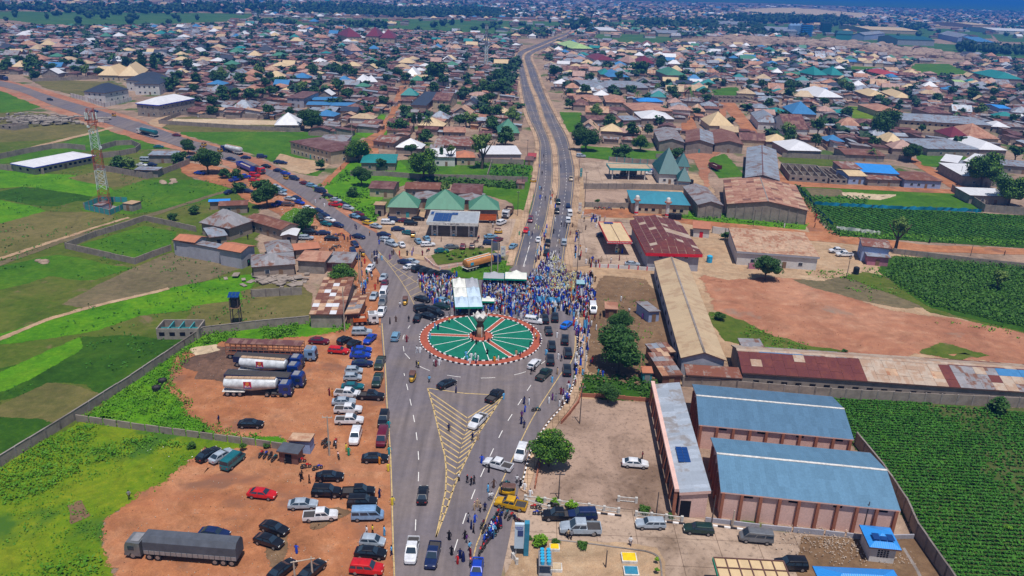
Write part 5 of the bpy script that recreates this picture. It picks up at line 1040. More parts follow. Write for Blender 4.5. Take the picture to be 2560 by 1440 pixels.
 ('large white hipped roof among the eastern houses',(2044,243),(2110,244),(2102,228),4.2,'hip',5.0,'r_white','w_mud',D(3,1)),
 ('blue pyramid roof in front of the large white one',(1980,284),(2043,287),(2035,270),4.2,'pyr',6.0,'r_blue','w_mud',D(2,1)),
 ('tall brown steep roof villa',(1964,322),(2022,324),(2012,302),4.5,'gx',6.0,'r_brown','w_white',D(2,1)),
 ('zinc hipped villa left of the steep brown roof',(1895,305),(1950,308),(1940,285),4.5,'hip',3.5,'r_zinc','w_white',D(2,1)),
 ('white hipped bungalow behind the netted crop field',(1970,376),(2056,378),(2046,356),3.8,'hip',3.0,'r_white','w_mud',D(3,1)),
 ('rust striped roof between walls beyond the crop field',(2112,386),(2215,390),(2205,374),3.2,'gx',.8,'r_rust2','w_block',D(0,0)),
 ('wide pale grey roof at the right of the green plot',(2320,372),(2460,374),(2440,348),3.8,'hip',2.2,'r_zinc','w_block',D(3,1)),
 ('white sloping roof at the far right plot',(2448,374),(2520,376),(2510,350),3.8,'hip',3.0,'r_white','w_block',D(2,1)),
 ('maroon pointed roof in front of the long school',(2376,343),(2427,345),(2420,330),4.0,'pyr',4.5,'r_maroon','w_cream',D(2,1)),
 ('rust striped pointed roof in front of the long school',(2420,345),(2500,348),(2490,326),4.0,'pyr',6.0,'r_terra','w_cream',D(2,1)),
 ('orange clay roofed house behind the small green field',(2190,277),(2260,279),(2252,264),3.8,'hip',2.4,'r_terra','w_cream',D(2,1)),
 ('brown hipped roof behind the long school',(2320,282),(2385,284),(2380,272),4.0,'hip',2.2,'r_brown','w_mud',D(2,1)),
 ('bright blue roof with blue walls at the far right',(2498,271),(2530,272),(2529,262),5.0,'gx',1.0,'r_bright','w_blue',D(2,1)),
 ('left of two teal pyramid roofs',(2036,188),(2070,188),(2068,180),4.5,'pyr',7.0,'r_teal','w_mud',D(1,1)),
 ('right of two teal pyramid roofs',(2078,188),(2112,189),(2110,181),4.5,'pyr',7.0,'r_teal','w_mud',D(1,1)),
 ('big teal hipped roof at the right edge of the town',(2490,196),(2560,199),(2550,186),5.0,'hip',5.0,'r_teal','w_mud',D(3,1)),
 ('cream hipped house, left of a pair behind the blue gable',(2170,240),(2222,242),(2215,230),4.2,'hip',3.4,'r_cream','w_mud',D(2,1)),
 ('cream hipped house, right of a pair behind the blue gable',(2238,244),(2282,246),(2275,232),4.2,'hip',3.4,'r_cream','w_mud',D(2,1)),
 ('reddish pink roof beside a grey pyramid',(2205,186),(2252,187),(2248,178),4.2,'hip',3.0,'r_red','w_mud',D(2,1)),
 ('lime green roof in the right hand town',(2395,209),(2422,210),(2420,202),4.2,'gx',2.0,'r_lime','w_cream',D(1,1)),
 ('tin stall with a rust roof beside the waiting white van',(1512,772),(1546,774),(1544,758),2.6,'sy',.3,'r_terra','r_rust',dict(name='stall',cat='stall',wins=(0,0),over=.3)),
 ('grey roofed kiosk against the long hall',(1622,782),(1653,778),(1642,750),2.8,'sx',.3,'r_grey','w_blue',dict(name='kiosk',cat='kiosk',wins=(0,0),over=.3)),
 ('blue and rust tin roof shelter left of the long hall',(1635,886),(1690,880),(1680,856),2.8,'sy',.3,'r_zinc','r_rust',dict(name='shelter',cat='shelter',wins=(0,0),over=.3)),
 ('rusty sheet shelter below the blue and rust one',(1655,940),(1708,938),(1690,882),2.8,'sy',.3,'r_mix','r_rust',dict(name='shelter',cat='shelter',wins=(0,0),over=.3)),
 ('small kiosk with an orange roof and blue shutter',(1606,932),(1634,933),(1633,918),2.5,'sy',.2,'r_orange','w_teal',dict(name='kiosk',cat='kiosk',wins=(0,0),door='metal_grey',over=.2)),
 ('tan roofed kiosk at the end of the rough stone wall',(718,1101),(775,1106),(788,1086),2.6,'sxr',.2,'r_tanrust','w_blue',dict(name='kiosk',cat='kiosk',wins=(0,0),over=.2)),
 ('black topped market stall beside parked motorcycles',(690,1128),(745,1136),(758,1114),2.4,'sy',.2,'tarp','r_rust',dict(name='stall',cat='stall',wins=(0,0),door='dark_opening',over=.3)),
 ('white guard house with a red door behind the red roofed shop',(1732,570),(1778,574),(1776,556),3.2,'sy',.2,'r_orange','w_white',dict(name='guard_house',cat='building',wins=(1,0),door='fascia_red')),
 ('low brown roof behind the two minaret like towers',(1594,552),(1662,550),(1660,540),2.8,'sy',.3,'r_brown','w_mud',dict(name='shed',cat='shed',wins=(0,0))),
 ('brown shed roof beside the divided road at the west',(1325,372),(1362,372),(1360,365),2.6,'gx',.6,'r_brown','w_mud',dict(name='shed',cat='shed',wins=(0,0)))][:-1]
for (lab,A,B,C,h,kd,rise,rm,wm,op) in B_:
    op = dict(op); op.setdefault('group','buildings of the quarter' if op.get('name','house') == 'house' else None)
    bb = bld(lab,A,B,C,h,kd,rise,rm,wm,**op)
    if 'tan sheet roof above a white' in lab: sheets(bb,2.1,1.5,lambda fi,i,j,nu,nv: 'r_tanrust',lift=.02)
    if 'rusty patchwork sheet' in lab: sheets(bb,1.6,2.2,lambda fi,i,j,nu,nv: 'r_rust2' if (rnd.random() < .5) else ('r_tanrust' if rnd.random() < .8 else 'r_white'))
    if 'lower rusty lean-to' in lab or 'rusty sheet shelter' in lab or 'rust and grey lean' in lab or 'blue and rust tin' in lab: sheets(bb,1.4,2.2,lambda fi,i,j,nu,nv: rnd.choice(['r_rust2','r_tanrust','r_grey',None]))
    if 'half rust half blue' in lab: sheets(bb,2.6,2.6,lambda fi,i,j,nu,nv: 'r_rust2',which=[1])
    if 'big concrete shed' in lab: sheets(bb,3.0,3.0,lambda fi,i,j,nu,nv: rnd.choice(['r_terra','r_terra','r_terra','r_rust2','r_tanrust']),jit=0)
    if 'grid of vent holes' in lab:                                 
        W,D = bb['dims'][:2]; m = MB(); m.box(0,0,0,.28,.06,.22,bottom=True); me = m.mesh('vent_hole','dark_opening')
        for i in range(4):
            for j in range(4): link('vent_hole',me,bb,(-.6 + i * .42,-D / 2 + .49,1.1 + j * .34))
        solar(bb,-1.0,-.9,3.75,3,1,1.0,1.5)
    if 'lower edge of the picture' in lab: solar(bb,-2.0,-1.6,4.5,5,1,1.1,1.9)
    if bb.get('rk') == 'gy' and 'concrete shed' in lab or 'concrete shed' in lab:
        W,D,h_ = bb['dims'][:3]; n = max(3,round(W / 3.2)); m = MB(); m.box(0,0,0,.22,.2,h_ + .0); me = m.mesh('post','conc_grey')
        for i in range(n + 1): link('post',me,bb,(-W / 2 + .5 + (W - 1) * i / n,-D / 2 + .38,-.1))
def roofless(label,A,B,C,h,mat,cells):
    o,rz,W,D = frame3(A,B,C,h); r_ = empty('unfinished_house',(o.x,o.y,0),rz,label,'unfinished house'); m = MB(); t = .25
    m.box(0,-D / 2,0,W,t,h); m.box(0,D / 2,0,W,t,h); m.box(-W / 2,0,0,t,D - t,h); m.box(W / 2,0,0,t,D - t,h); m.build('outer_wall',mat,r_)
    m = MB()
    for i in range(1,cells): m.box(-W / 2 + W * i / cells,0,0,t * .9,D - t,h * rnd.uniform(.75,.95))
    m.box(0,0,0,W - t,t * .8,h * .7); m.build('inner_wall','w_teal' if 'mint' in label else mat,r_)
    for i in range(cells): link('window',wd_dark,r_,(-W / 2 + W * (i + .5) / cells,-D / 2 - .1,.9))
    m = MB(); m.box(0,0,.02,W - .6,D - .6,.06); m.build('floor','d_tan',r_); FOOT.append((o.x,o.y,W / 2 + 1,D / 2 + 1,rz))
roofless('roofless grey block with mint green inner walls in the fields',(390,822),(494,822),(512,799),2.6,'w_block',4)
roofless('unfinished roofless block beside the netted crop field',(1975,436),(2070,442),(2066,414),3.0,'w_block',5)
roofless('roofless grey walls right of the unfinished block',(2075,446),(2118,448),(2116,420),2.4,'w_block',3)
roofless('row of bare unfinished walls beside the little green field',(1796,246),(1880,248),(1880,240),3.0,'w_mud',8)
roofless('ruined walls among the rubble by the road',(0,312),(32,316),(30,305),2.0,'w_block',2)
WALLS = []
def bwall(label,pix,h=2.2,mat='w_slab',seg=3.2,th=.18,post=True,cat='wall',name='boundary_wall',pmat=None,cap=None,group=None):
    pts = world(pix); root = empty(name,(pts[0].x,pts[0].y,0),0,label,cat,group); m = MB(); m.box(0,0,-.1,.3,.3,h + .16); pme = m.mesh('post',pmat or 'conc_grey'); cnt = 0
    for a,b in zip(pts,pts[1:]):
        d = b - a; L = d.length; n = max(1,round(L / seg)); rz = math.atan2(d.y,d.x); m = MB(); m.box(0,0,-.1,L / n - .3,th,h + .1); 
        if cap: m.box(0,0,h,L / n - .28,th + .1,.08,1)
        me = m.mesh('wall_panel',[mat,cap] if cap else mat)
        for i in range(n):
            p = a + d * ((i + .5) / n) - pts[0]; o = link('wall_panel',me,root,(p.x,p.y,rnd.uniform(-.06,.04)),rz)
            if post: q = a + d * (i / n) - pts[0]; link('post',pme,root,(q.x,q.y,0),rz)
            cnt += 1
    WALLS.append(pts); return root
bwall('long thin boundary wall between the fields and the lorry park',[(-120,1245),(0,1168),(186,1052),(330,960),(508,838),(640,822),(775,809)],2.0,'w_slab',3.4,cap='conc_grey')
bwall('rough stone wall between the lorry park and the grass lot',[(190,1053),(400,1083),(500,1096),(640,1115),(716,1126)],1.4,'w_slab',3.0,post=False)
bwall('grey wall beside the patchwork store',[(630,744),(700,740),(757,737)],2.2,'w_block',3.5)
bwall('mottled concrete wall in front of the patched warehouse',[(1706,966),(1800,973),(1920,984),(2150,1000),(2390,1012),(2620,1022)],2.3,'w_slab',3.1)
bwall('boundary wall falling away beside the lower crop field',[(2137,1112),(2200,1190),(2258,1278),(2288,1345),(2360,1450),(2430,1560)],2.6,'w_slab',3.4,cap='conc_grey')
bwall('low painted wall at the foot of the nearer blue warehouse',[(1760,1305),(1900,1322),(2060,1338),(2165,1350),(2285,1347)],.9,'w_grey',4.0,post=False)
bwall('grey wall behind the sky blue hall',[(1460,473),(1560,473),(1640,474),(1742,478)],2.4,'w_slab',3.4)
bwall('wall with teal posts behind the teal canopy',[(1522,404),(1600,410),(1655,412)],2.4,'w_slab',3.6,pmat='w_teal')
bwall('low wall in front of the sky blue hall',[(1462,518),(1500,519),(1577,520)],2.0,'w_block',3.4)
bwall('white wall right of the guard house',[(1780,583),(1846,592)],2.4,'w_white',4)
bwall('wall along the track beside the maize',[(2232,634),(2320,645),(2450,660),(2640,680)],1.8,'w_slab',4.0)
bwall('square grey wall around the grassy plot',[(165,622),(240,592),(312,570),(362,552),(430,566),(492,580)],1.9,'w_slab',4.2)
bwall('front wall of the grassy plot',[(165,622),(250,641),(338,661),(385,642),(430,626)],1.9,'w_slab',4.2)
bwall('wall around the shining white hall',[(-60,393),(0,398),(60,385),(130,372),(170,371),(215,376)],2.4,'w_slab',4.2)
bwall('front wall of the shining white hall',[(-60,420),(0,424),(84,432),(112,436)],2.4,'w_slab',4.2)
bwall('wall with a brown gate beyond the mast',[(250,396),(300,390),(340,382),(352,372),(330,362),(290,364),(250,376)],2.4,'w_slab',4.2)
bwall('wall of the yard beyond the mast',[(236,424),(288,432),(330,440),(368,447),(398,440),(440,424),(475,410)],2.4,'w_slab',4.2)
bwall('concrete wall along the sandy plot by the road',[(398,310),(440,313),(540,319),(640,325),(690,327),(722,330),(752,330)],2.2,'w_slab',4.5)
bwall('back wall of the sandy plot',[(398,310),(452,288),(560,292),(690,298)],2.2,'w_slab',4.5)
bwall('wall of the garden behind the green shops',[(877,440),(960,440),(1050,448),(1180,450),(1320,455)],2.2,'w_slab',4.5)
bwall('wall below the white hall roof',[(1068,404),(1140,406),(1205,408),(1310,412)],2.4,'w_slab',4.5)
bwall('short wall down the vegetable plot',[(1230,408),(1218,446)],2.0,'w_slab',4.5)
bwall('white patterned wall of the mansions',[(178,243),(215,252),(262,268),(290,262),(330,252)],2.6,'w_white',4.5)
bwall('wall along the bare field by the mansions',[(82,204),(140,202),(200,200),(262,197)],2.4,'w_slab',5)
bwall('wall of the sheds beside the big terracotta shed',[(1640,395),(1700,388),(1752,382)],2.0,'w_slab',4.5)
bwall('white garden wall of the service lane',[(1870,672),(1905,674)],1.8,'w_magenta',2.5)
bwall('wall behind the white car yard',[(1452,992),(1520,996),(1640,1006)],.9,'w_pinkcol',3.0,pmat='w_pinkcol')
bwall('curving low wall inside the eastern footway',[(1457,968),(1446,1008),(1425,1036),(1402,1062)],.8,'w_pinkcol',2.2,pmat='w_pinkcol')
bwall('low wall posts beside the tree at the yard',[(1352,1150),(1343,1190),(1337,1225)],.9,'w_pinkcol',2.4,pmat='w_pinkcol')
bwall('white fence with purple panels in front of the red canopy',[(1478,668),(1520,670),(1572,673),(1640,678)],1.1,'w_white',2.6,pmat='fascia_red')
bwall('mossy wall of the compound by the crop field',[(2378,478),(2410,496),(2460,530),(2560,538),(2640,545)],3.0,'w_slab',4)
bwall('wall of the plot beyond the netted field',[(1955,394),(2050,398),(2112,402)],2.4,'w_slab',4.5)
bwall('wall behind the rust striped roof',[(2115,396),(2220,398),(2275,402)],2.6,'w_slab',4.5)
bwall('tall grey wall right of the green plot',[(2288,380),(2400,385),(2455,388)],2.4,'w_slab',4.5)
bwall('curved garden wall with white ball lamps',[(1062,648),(1085,668),(1100,674),(1165,662),(1235,645),(1272,632)],.8,'w_pink',2.6,pmat='fascia_white')
def railing(label,pix,h=.9):
    pts = world(pix); r_ = empty('railing',(pts[0].x,pts[0].y,.08),0,label,'railing'); n_ = 0
    pm = MB(); pm.box(0,0,0,.4,.4,h + .12); pme = pm.mesh('pier','fascia_white')
    for a,b in zip(pts,pts[1:]):
        d = b - a; L = d.length; rz = math.atan2(d.y,d.x); c = (a + b) / 2 - pts[0]
        m = MB(); m.box(0,0,h - .1,L,.1,.1,bottom=True); m.box(0,0,.1,L,.1,.1,bottom=True); k = int(L / .22)
        for i in range(k): m.box(-L / 2 + L * (i + .5) / k,0,.2,.05,.05,h - .3)
        o = m.build('rail_panel','fascia_white',r_); o.location = c; o.rotation_euler = (0,0,rz); link('pier',pme,r_,tuple(a - pts[0]),rz)
    link('pier',pme,r_,tuple(pts[-1] - pts[0]))
    return r_
railing('white railing with square piers left of the gate',[(1313,1252),(1362,1258),(1398,1264),(1432,1268),(1472,1273),(1510,1279),(1546,1284)]); railing('white railing right of the gate',[(1590,1292),(1628,1296),(1665,1300),(1704,1305)])
railing('short slanting white railing by the yellow pickup',[(1316,1262),(1372,1278)]); railing('white gate across the shrine like niche',[(1546,1254),(1590,1258)]); railing('red and white rails left of the red canopy',[(1455,545),(1480,540),(1500,545)],.9)
railing('white railing below the petrol pump sign',[(1282,1398),(1292,1412)])
HK = ['r_grey','r_zinc','r_pale','r_grey','r_rust','r_rust','r_rust','r_brown','r_rust2','r_mix','r_grey','r_zinc','r_grey','r_terra','r_mix','r_brown','r_tanrust']
HB = ['r_white','r_cream','r_zinc','r_zinc','r_teal','r_pinkish','r_white','r_terra','r_grey','r_green','r_brown','r_blue','r_zinc','r_beige','r_pinkish','r_cream','r_grey','r_dark','r_tanrust']
WK = ['w_mud','w_mud','w_mud','w_block','w_block','w_cream','w_white','w_orange']
CN = {'r_rust': 'rust brown','r_brown': 'dark brown','r_rust2': 'rusty orange','r_mix': 'patchy rust','r_grey': 'dull grey','r_zinc': 'blue grey zinc','r_terra': 'terracotta','r_tanrust': 'pale rusty','r_white': 'white','r_cream': 'cream','r_blue': 'blue','r_teal': 'teal','r_pinkish': 'pink','r_orange': 'orange','r_green': 'green','r_maroon': 'maroon','r_bright': 'bright blue','r_red': 'red','r_beige': 'beige'}
CN['r_dark'] = 'slate grey'
CN.update(r_pale='pale grey',r_aqua='aqua')
KN = {'hip': 'hipped','pyr': 'pyramid','gx': 'gabled','gy': 'gable ended','sy': 'lean-to','sx': 'sloping'}
BLOCK = [('a',world(p)) for p in (
    [(-500,330),(-60,262),(0,262),(100,290),(330,362),(500,470),(640,500),(640,690),(870,838),(480,872),(-200,1500),(-900,800)],
    NWU + NWL[::-1],[(-400,160),(0,190),(130,230),(380,312),(560,366),(800,466),(960,560),(1000,700),(900,760),(700,470),(330,345),(0,232),(-400,190)],
    [(1278,680),(1320,510),(1335,430),(1335,360),(1310,300),(1288,215),(1280,160),(1284,130),(1330,108),(1390,84),(1440,58),(1470,40),(1485,48),(1450,82),(1400,108),(1345,134),(1345,152),(1375,212),(1415,300),(1450,385),(1455,460),(1440,600),(1425,680)],
    [(892,352),(925,335),(968,285),(992,212),(1024,212),(1008,262),(992,300),(958,355),(945,405),(860,470),(800,470)],
    [(1970,460),(2030,560),(1985,560),(1940,465),(1880,360),(1805,280),(1790,250),(1840,245),(1912,340),(1970,440)],
    [(1685,245),(1725,245),(1748,322),(1735,345),(1695,335),(1706,290)],[(-900,24),(0,26),(640,30),(640,42),(1000,45),(1425,52),(1405,74),(1285,92),(1080,80),(600,62),(250,68),(-900,62)],
    [(1515,46),(1600,48),(1590,68),(1510,64)],[(1480,84),(1684,82),(1684,112),(1560,114),(1480,98)],[(2010,92),(2250,100),(2560,122),(2900,138),(2900,168),(2560,153),(2280,122),(2030,108)],[(2470,82),(2900,90),(2900,118),(2490,106)],
    [(2110,162),(2240,168),(2235,182),(2120,180)],[(2275,158),(2375,158),(2450,192),(2340,194),(2262,180)],[(1775,218),(1845,214),(1872,244),(1785,248)],[(1395,276),(1455,278),(1465,335),(1415,335)],
    [(2105,262),(2195,266),(2215,304),(2115,298)],[(2285,384),(2365,376),(2425,392),(2365,425),(2300,420)],[(1940,388),(2112,394),(2112,422),(1955,414)],[(1450,362),(1560,368),(1700,378),(1700,405),(1455,402)],[(1755,380),(1862,385),(1862,446),(1755,450)],
    [(1440,400),(1700,402),(1760,440),(1990,455),(2400,472),(2800,560),(3300,1560),(1200,1560),(1430,600)],[(880,395),(1340,395),(1340,560),(900,560)],[(480,296),(720,300),(720,335),(900,345),(860,400),(560,370),(380,312),(440,262)],
    [(60,188),(150,194),(290,198),(450,240),(400,300),(250,270),(130,230)],[(1880,100),(2380,130),(2440,148),(2430,165),(2250,148),(2100,125),(1700,112),(1690,98)],[(1900,20),(2110,22),(2170,48),(1990,44),(1880,34)],[(1880,50),(2490,66),(2490,104),(2250,106),(1890,88)],[(2090,385),(2330,390),(2400,440),(2400,475),(2090,470)])]
def blocked(x,y,r=5):
    for n_,p in BLOCK:
        if inside((x,y),p): return True
    for fx,fy,fw,fd,rz in FOOT:
        dx,dy = x - fx,y - fy; c,s = math.cos(-rz),math.sin(-rz)
        if abs(dx * c - dy * s) < fw + r and abs(dx * s + dy * c) < fd + r: return True
    return False
ZONES = [world(p) for p in ([(-350,62),(250,64),(620,60),(1290,82),(1300,300),(1330,395),(1100,395),(880,395),(780,330),(480,300),(430,220),(250,205),(0,185),(-400,160)],
                            [(1345,120),(1480,92),(1700,100),(2560,125),(2800,160),(2800,480),(2400,470),(1960,460),(1700,405),(1455,400),(1440,330)])]
def templ(kind,W,D,h,rise):
    f = []; 
    for p in roof_faces(W,D,h,kind,rise): f.append((0,p,slope_uv(p)[4]))
    m = MB(); wall_faces(m,W - .8,D - .8,h - .04,kind,rise)
    for q in m.f: f.append((1,[m.v[i] for i in q],None))
    return f
class Mass:
    def __init__(s,name,label): s.mb = MB(); s.name = name; s.label = label; s.mats = []
    def mi(s,k):
        if k not in s.mats: s.mats.append(k)
        return s.mats.index(k)
    def add(s,x,y,rz,kind,W,D,h,rise,rm,wm):
        c,n = math.cos(rz),math.sin(rz)
        for t,pts,uv in templ(kind,W,D,h,rise):
            s.mb.poly([(x + p[0] * c - p[1] * n,y + p[0] * n + p[1] * c,p[2]) for p in pts],s.mi(rm if t == 0 else wm),uv)
    def done(s): return tag(s.mb.build(s.name,s.mats),s.label,kind='stuff')
cand = []
for zi,zone in enumerate(ZONES):
    xs_ = [p[0] for p in zone]; ys_ = [p[1] for p in zone]; y = min(ys_)
    base = [-.05,-.13][zi]
    c0,s0 = math.cos(base),math.sin(base); lim = max(max(xs_) - min(xs_),max(ys_) - min(ys_)) * 1.1
    cx,cy = (min(xs_) + max(xs_)) / 2,(min(ys_) + max(ys_)) / 2; cs = 10.8; n = int(lim / cs)
    for i in range(-n // 2,n // 2 + 1):
        for j in range(-n // 2,n // 2 + 1):
            if j % 6 == 0 and (i + j // 6) % 3: continue
            if i % 9 == 0 and rnd.random() < .5: continue
            u = i * cs + rnd.uniform(-1.8,1.8); v = j * 9.4 + rnd.uniform(-1.5,1.5); x = cx + u * c0 - v * s0; yy = cy + u * s0 + v * c0
            if yy < 150 or not inside((x,yy),zone): continue
            px,py = PX((x,yy,3))
            if px < -60 or px > 2620 or blocked(x,yy,4.5): continue
            cand.append((yy,x,base,zi))
cand.sort(); mass = Mass('far_houses','dense mass of small tin roofed houses too far off to tell apart')
n_ind = 0; trees_at = []
for yy,x,base,zi in cand:
    q = rnd.random(); dens = mnoise.noise(Vector((x * .006,yy * .006,4)))
    if q < .17: trees_at.append((x,yy)); continue
    if q < .185 + .06 * (dens < -.25): continue
    rz = base + rnd.gauss(0,.05) + (R(90) if rnd.random() < .3 else 0) + .25 * mnoise.noise(Vector((x * .004,yy * .004,1)))
    fancy = rnd.random() < (.11 if zi == 0 else .24) * (1 + dens)
    if fancy: kd = rnd.choice(['hip','pyr','hip','gx']); W,D = rnd.uniform(10,15),rnd.uniform(9,12); h = rnd.uniform(3,4); rise = rnd.uniform(1.8,4.2); rm = rnd.choice(HB); wm = rnd.choice(WK + ['w_cream','w_white'])
    else: kd = rnd.choice(['gx','gx','sy','sy','gy','sx','hip']); W,D = rnd.uniform(6.5,11.5),rnd.uniform(4.6,7.6); h = rnd.uniform(2.5,3.3); rise = rnd.uniform(.4,1.3); rm = rnd.choice(HK); wm = rnd.choice(WK)
    if n_ind < 215 and yy < 520:
        px,py = PX((x,yy,3)); root = empty('tin_roof_house',(x,yy,0),rz,f'{CN[rm]} {KN[kd]} house {near(px, py)}','house','small houses of the old town'); n_ind += 1
        m = MB(); wall_faces(m,W - .8,D - .8,h - .04,kd,rise * .92); m.build('wall',wm,root); make_roof(root,W,D,h,kd,rise,rm,.4,None)
        if yy < 360:
            for k in range(2): link('window',wd_dark,root,(-W / 4 + k * W / 2,-D / 2 + .37,1.1))
            link('door',door_me[rnd.choice(['wood','dark_opening','w_teal'])],root,(0,-D / 2 + .36,0))
    else:
        mass.add(x,yy,rz,kd,W,D,h,rise,rm,wm)
    if not fancy and rnd.random() < .85:                                                                   
        a = rz; c,s = math.cos(a),math.sin(a); dx,dy = rnd.choice([-1,1]) * (W / 2 + 1.5),rnd.uniform(-2,2)
        mass.add(x + dx * c - dy * s,yy + dx * s + dy * c,a,'sy',3.2,rnd.uniform(3,5),2.3,.3,rnd.choice(HK),rnd.choice(WK))
mass.done()
ym = MB()
for yy,x,base,zi in cand:
    if rnd.random() < .75 and yy < 1200:
        c,s = math.cos(base),math.sin(base); L = rnd.uniform(5,11)
        ym.box(x - 5.6 * c,yy - 5.6 * s,-.1,.25,L,1.9,0,base)
        if rnd.random() < .5: ym.box(x + 5.3 * s,yy - 5.3 * c,-.1,L,.25,1.9,0,base)
tag(ym.build('yard_walls','w_mud'),'low mud yard walls between the old town houses',kind='stuff')
rnd.shuffle(trees_at); trees_at.sort(key=lambda t: t[1]); nt_ = 0; fc = []
for x,yy in trees_at:
    r = rnd.uniform(2.8,5.2)
    px,py = PX((x,yy,3))
    if nt_ < 170: tree(x,yy,r,r * rnd.uniform(1.5,2.1),rnd.choice(['mid','mid','mid','light']) if rnd.random() < .4 else 'mid',f'leafy tree {near(px, py)}',group='trees of the old town'); nt_ += 1
    else: fc.append((x,yy,r * 1.15,rnd.uniform(3,7)))
for k in range(4200):
    zone = ZONES[k % 2]; x = rnd.uniform(-900,1100); yy = rnd.uniform(420,1500)
    if inside((x,yy),zone) and not any(inside((x,yy),p) for n_,p in BLOCK): fc.append((x,yy,rnd.uniform(2.2,5.5),rnd.uniform(3,8)))
far = Mass('distant_town','distant town roofs fading into blue haze')
def add_far(x,y,s):
    rz = rnd.uniform(-.3,.3) + (R(90) if rnd.random() < .4 else 0); f_ = rnd.random() < .3; W = rnd.uniform(9,15) * s; D = rnd.uniform(8,11) * s; h = rnd.uniform(3,4.5); rise = rnd.uniform(2,4.5) if f_ else rnd.uniform(.6,1.6); kd = rnd.choice(['hip','pyr','gx','hip']) if f_ else rnd.choice(['gx','sy'])
    c,n = math.cos(rz),math.sin(rz); rm = rnd.choice(HB) if f_ else rnd.choice(HK); wm = rnd.choice(WK); mi_r,mi_w = far.mi(rm),far.mi(wm)
    for p in roof_faces(W,D,h,kd,rise): far.mb.poly([(x + q[0] * c - q[1] * n,y + q[0] * n + q[1] * c,q[2]) for q in p],mi_r,[(q[0],q[1]) for q in p])
    a,b = W / 2 - .3,D / 2 - .3; cs = [(-a,-b),(a,-b),(a,b),(-a,b)]
    for i in (0,1,3): p,q = cs[i],cs[(i + 1) % 4]; far.mb.poly([(x + X_ * c - Y_ * n,y + X_ * n + Y_ * c,Z_) for X_,Y_,Z_ in ((*p,0),(*q,0),(*q,h),(*p,h))],mi_w)
BF = [p for n_,p in BLOCK]
def far_blocked(x,y): return any(inside((x,y),p) for p in BF)
for k in range(26000):
    py = 96 * (rnd.random() ** .8); px = rnd.uniform(-30,2590)
    if py < 2 + max(0,(px - 1500) / 1060) * 26: continue
    v = P(px,py); x,y = v.x,v.y
    if any(inside((x,y),z) for z in ZONES): continue
    if far_blocked(x,y) and (rnd.random() < .96 or any(inside((x,y),p) for p in BF[1:5])): continue
    d = mnoise.noise(Vector((x * .0022,y * .0016,3)))
    if px < 1250 and py > 22 and d < .05: fc.append((x,y,rnd.uniform(4,9),rnd.uniform(6,14))) if rnd.random() < .5 else None; continue
    if px < 1000 and py < 34 and rnd.random() < .55: continue
    if rnd.random() < .18: fc.append((x,y,rnd.uniform(4,9),rnd.uniform(6,13)))
    else: add_far(x,y,1.0 + y / 5200)
far.done()
def belt(pix,n,r0,r1,h0,h1):
    p = world(pix); xs_ = [q[0] for q in p]; ys_ = [q[1] for q in p]; k = 0
    while k < n:
        x,y = rnd.uniform(min(xs_),max(xs_)),rnd.uniform(min(ys_),max(ys_))
        if inside((x,y),p): fc.append((x,y,rnd.uniform(r0,r1),rnd.uniform(h0,h1))); k += 1
for b_ in (([(0,22),(640,14),(900,18),(1000,28),(640,30),(0,30)],150,6,12,9,20),([(150,30),(500,26),(620,34),(200,40)],60,5,9,8,16),([(800,22),(1180,30),(1260,46),(1000,44),(820,36)],130,6,11,8,16),([(1820,46),(2110,50),(2140,62),(1900,62),(1810,56)],190,6,12,12,22),
           ([(1590,58),(1810,60),(1800,78),(1600,74)],90,6,11,10,18),([(1840,68),(1900,66),(1930,92),(1850,90)],50,6,10,9,15),([(2380,118),(2560,128),(2560,142),(2390,132)],36,5,8,10,17),([(2230,62),(2320,66),(2320,80),(2240,76)],26,6,10,8,14),([(1400,58),(1450,62),(1440,76),(1405,72)],24,6,9,8,14),([(1300,150),(1285,240),(1240,240),(1250,190)],30,3,6,5,10),([(2050,60),(2200,62),(2190,68),(2060,66)],40,6,10,9,15),([(640,58),(700,56),(740,66),(660,68)],24,5,8,8,14),([(820,64),(970,66),(960,74),(830,72)],26,5,8,8,13)): belt(*b_)
fC,fS,ev,ef = [],[],[],[]
for x,y,r,h in fc:
    n = 26 if y < 900 else 12; d = rng.normal(size=(n,3)); d /= np.linalg.norm(d,axis=1)[:,None]; d[:,2] = np.abs(d[:,2]) * 1.0 - .15
    k = rng.uniform(.75,1.1,n)[:,None]; C = d * k * np.array([r,r,h * .5]) + np.array([x,y,h * .52]); fC.append(C); fS.append(rng.uniform(.5,1.0,n) * r * .75)
    i = len(ev)
    for z,q in ((h * .1,.45),(h * .45,.82),(h * .8,.55)): ev += [(x + r * q * math.cos(t),y + r * q * math.sin(t),z) for t in (0,1.26,2.51,3.77,5.03)]
    for a in range(2):
        for b in range(5): c = (b + 1) % 5; ef.append((i + a * 5 + b,i + a * 5 + c,i + a * 5 + 5 + c,i + a * 5 + 5 + b))
    ef.append(tuple(i + 10 + b for b in range(5)))
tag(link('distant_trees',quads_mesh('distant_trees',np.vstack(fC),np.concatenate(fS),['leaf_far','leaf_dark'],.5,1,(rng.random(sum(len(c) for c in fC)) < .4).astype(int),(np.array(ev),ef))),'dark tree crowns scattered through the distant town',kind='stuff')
tag(patch('wooded_plain',[(1500,1),(1900,8),(2200,18),(2560,30),(2700,35),(2700,9),(2560,4),(2100,-8),(1500,-22)],'g_far',1.5,0,.1,step=4000),'wooded plain beyond the town fading into haze',kind='structure')
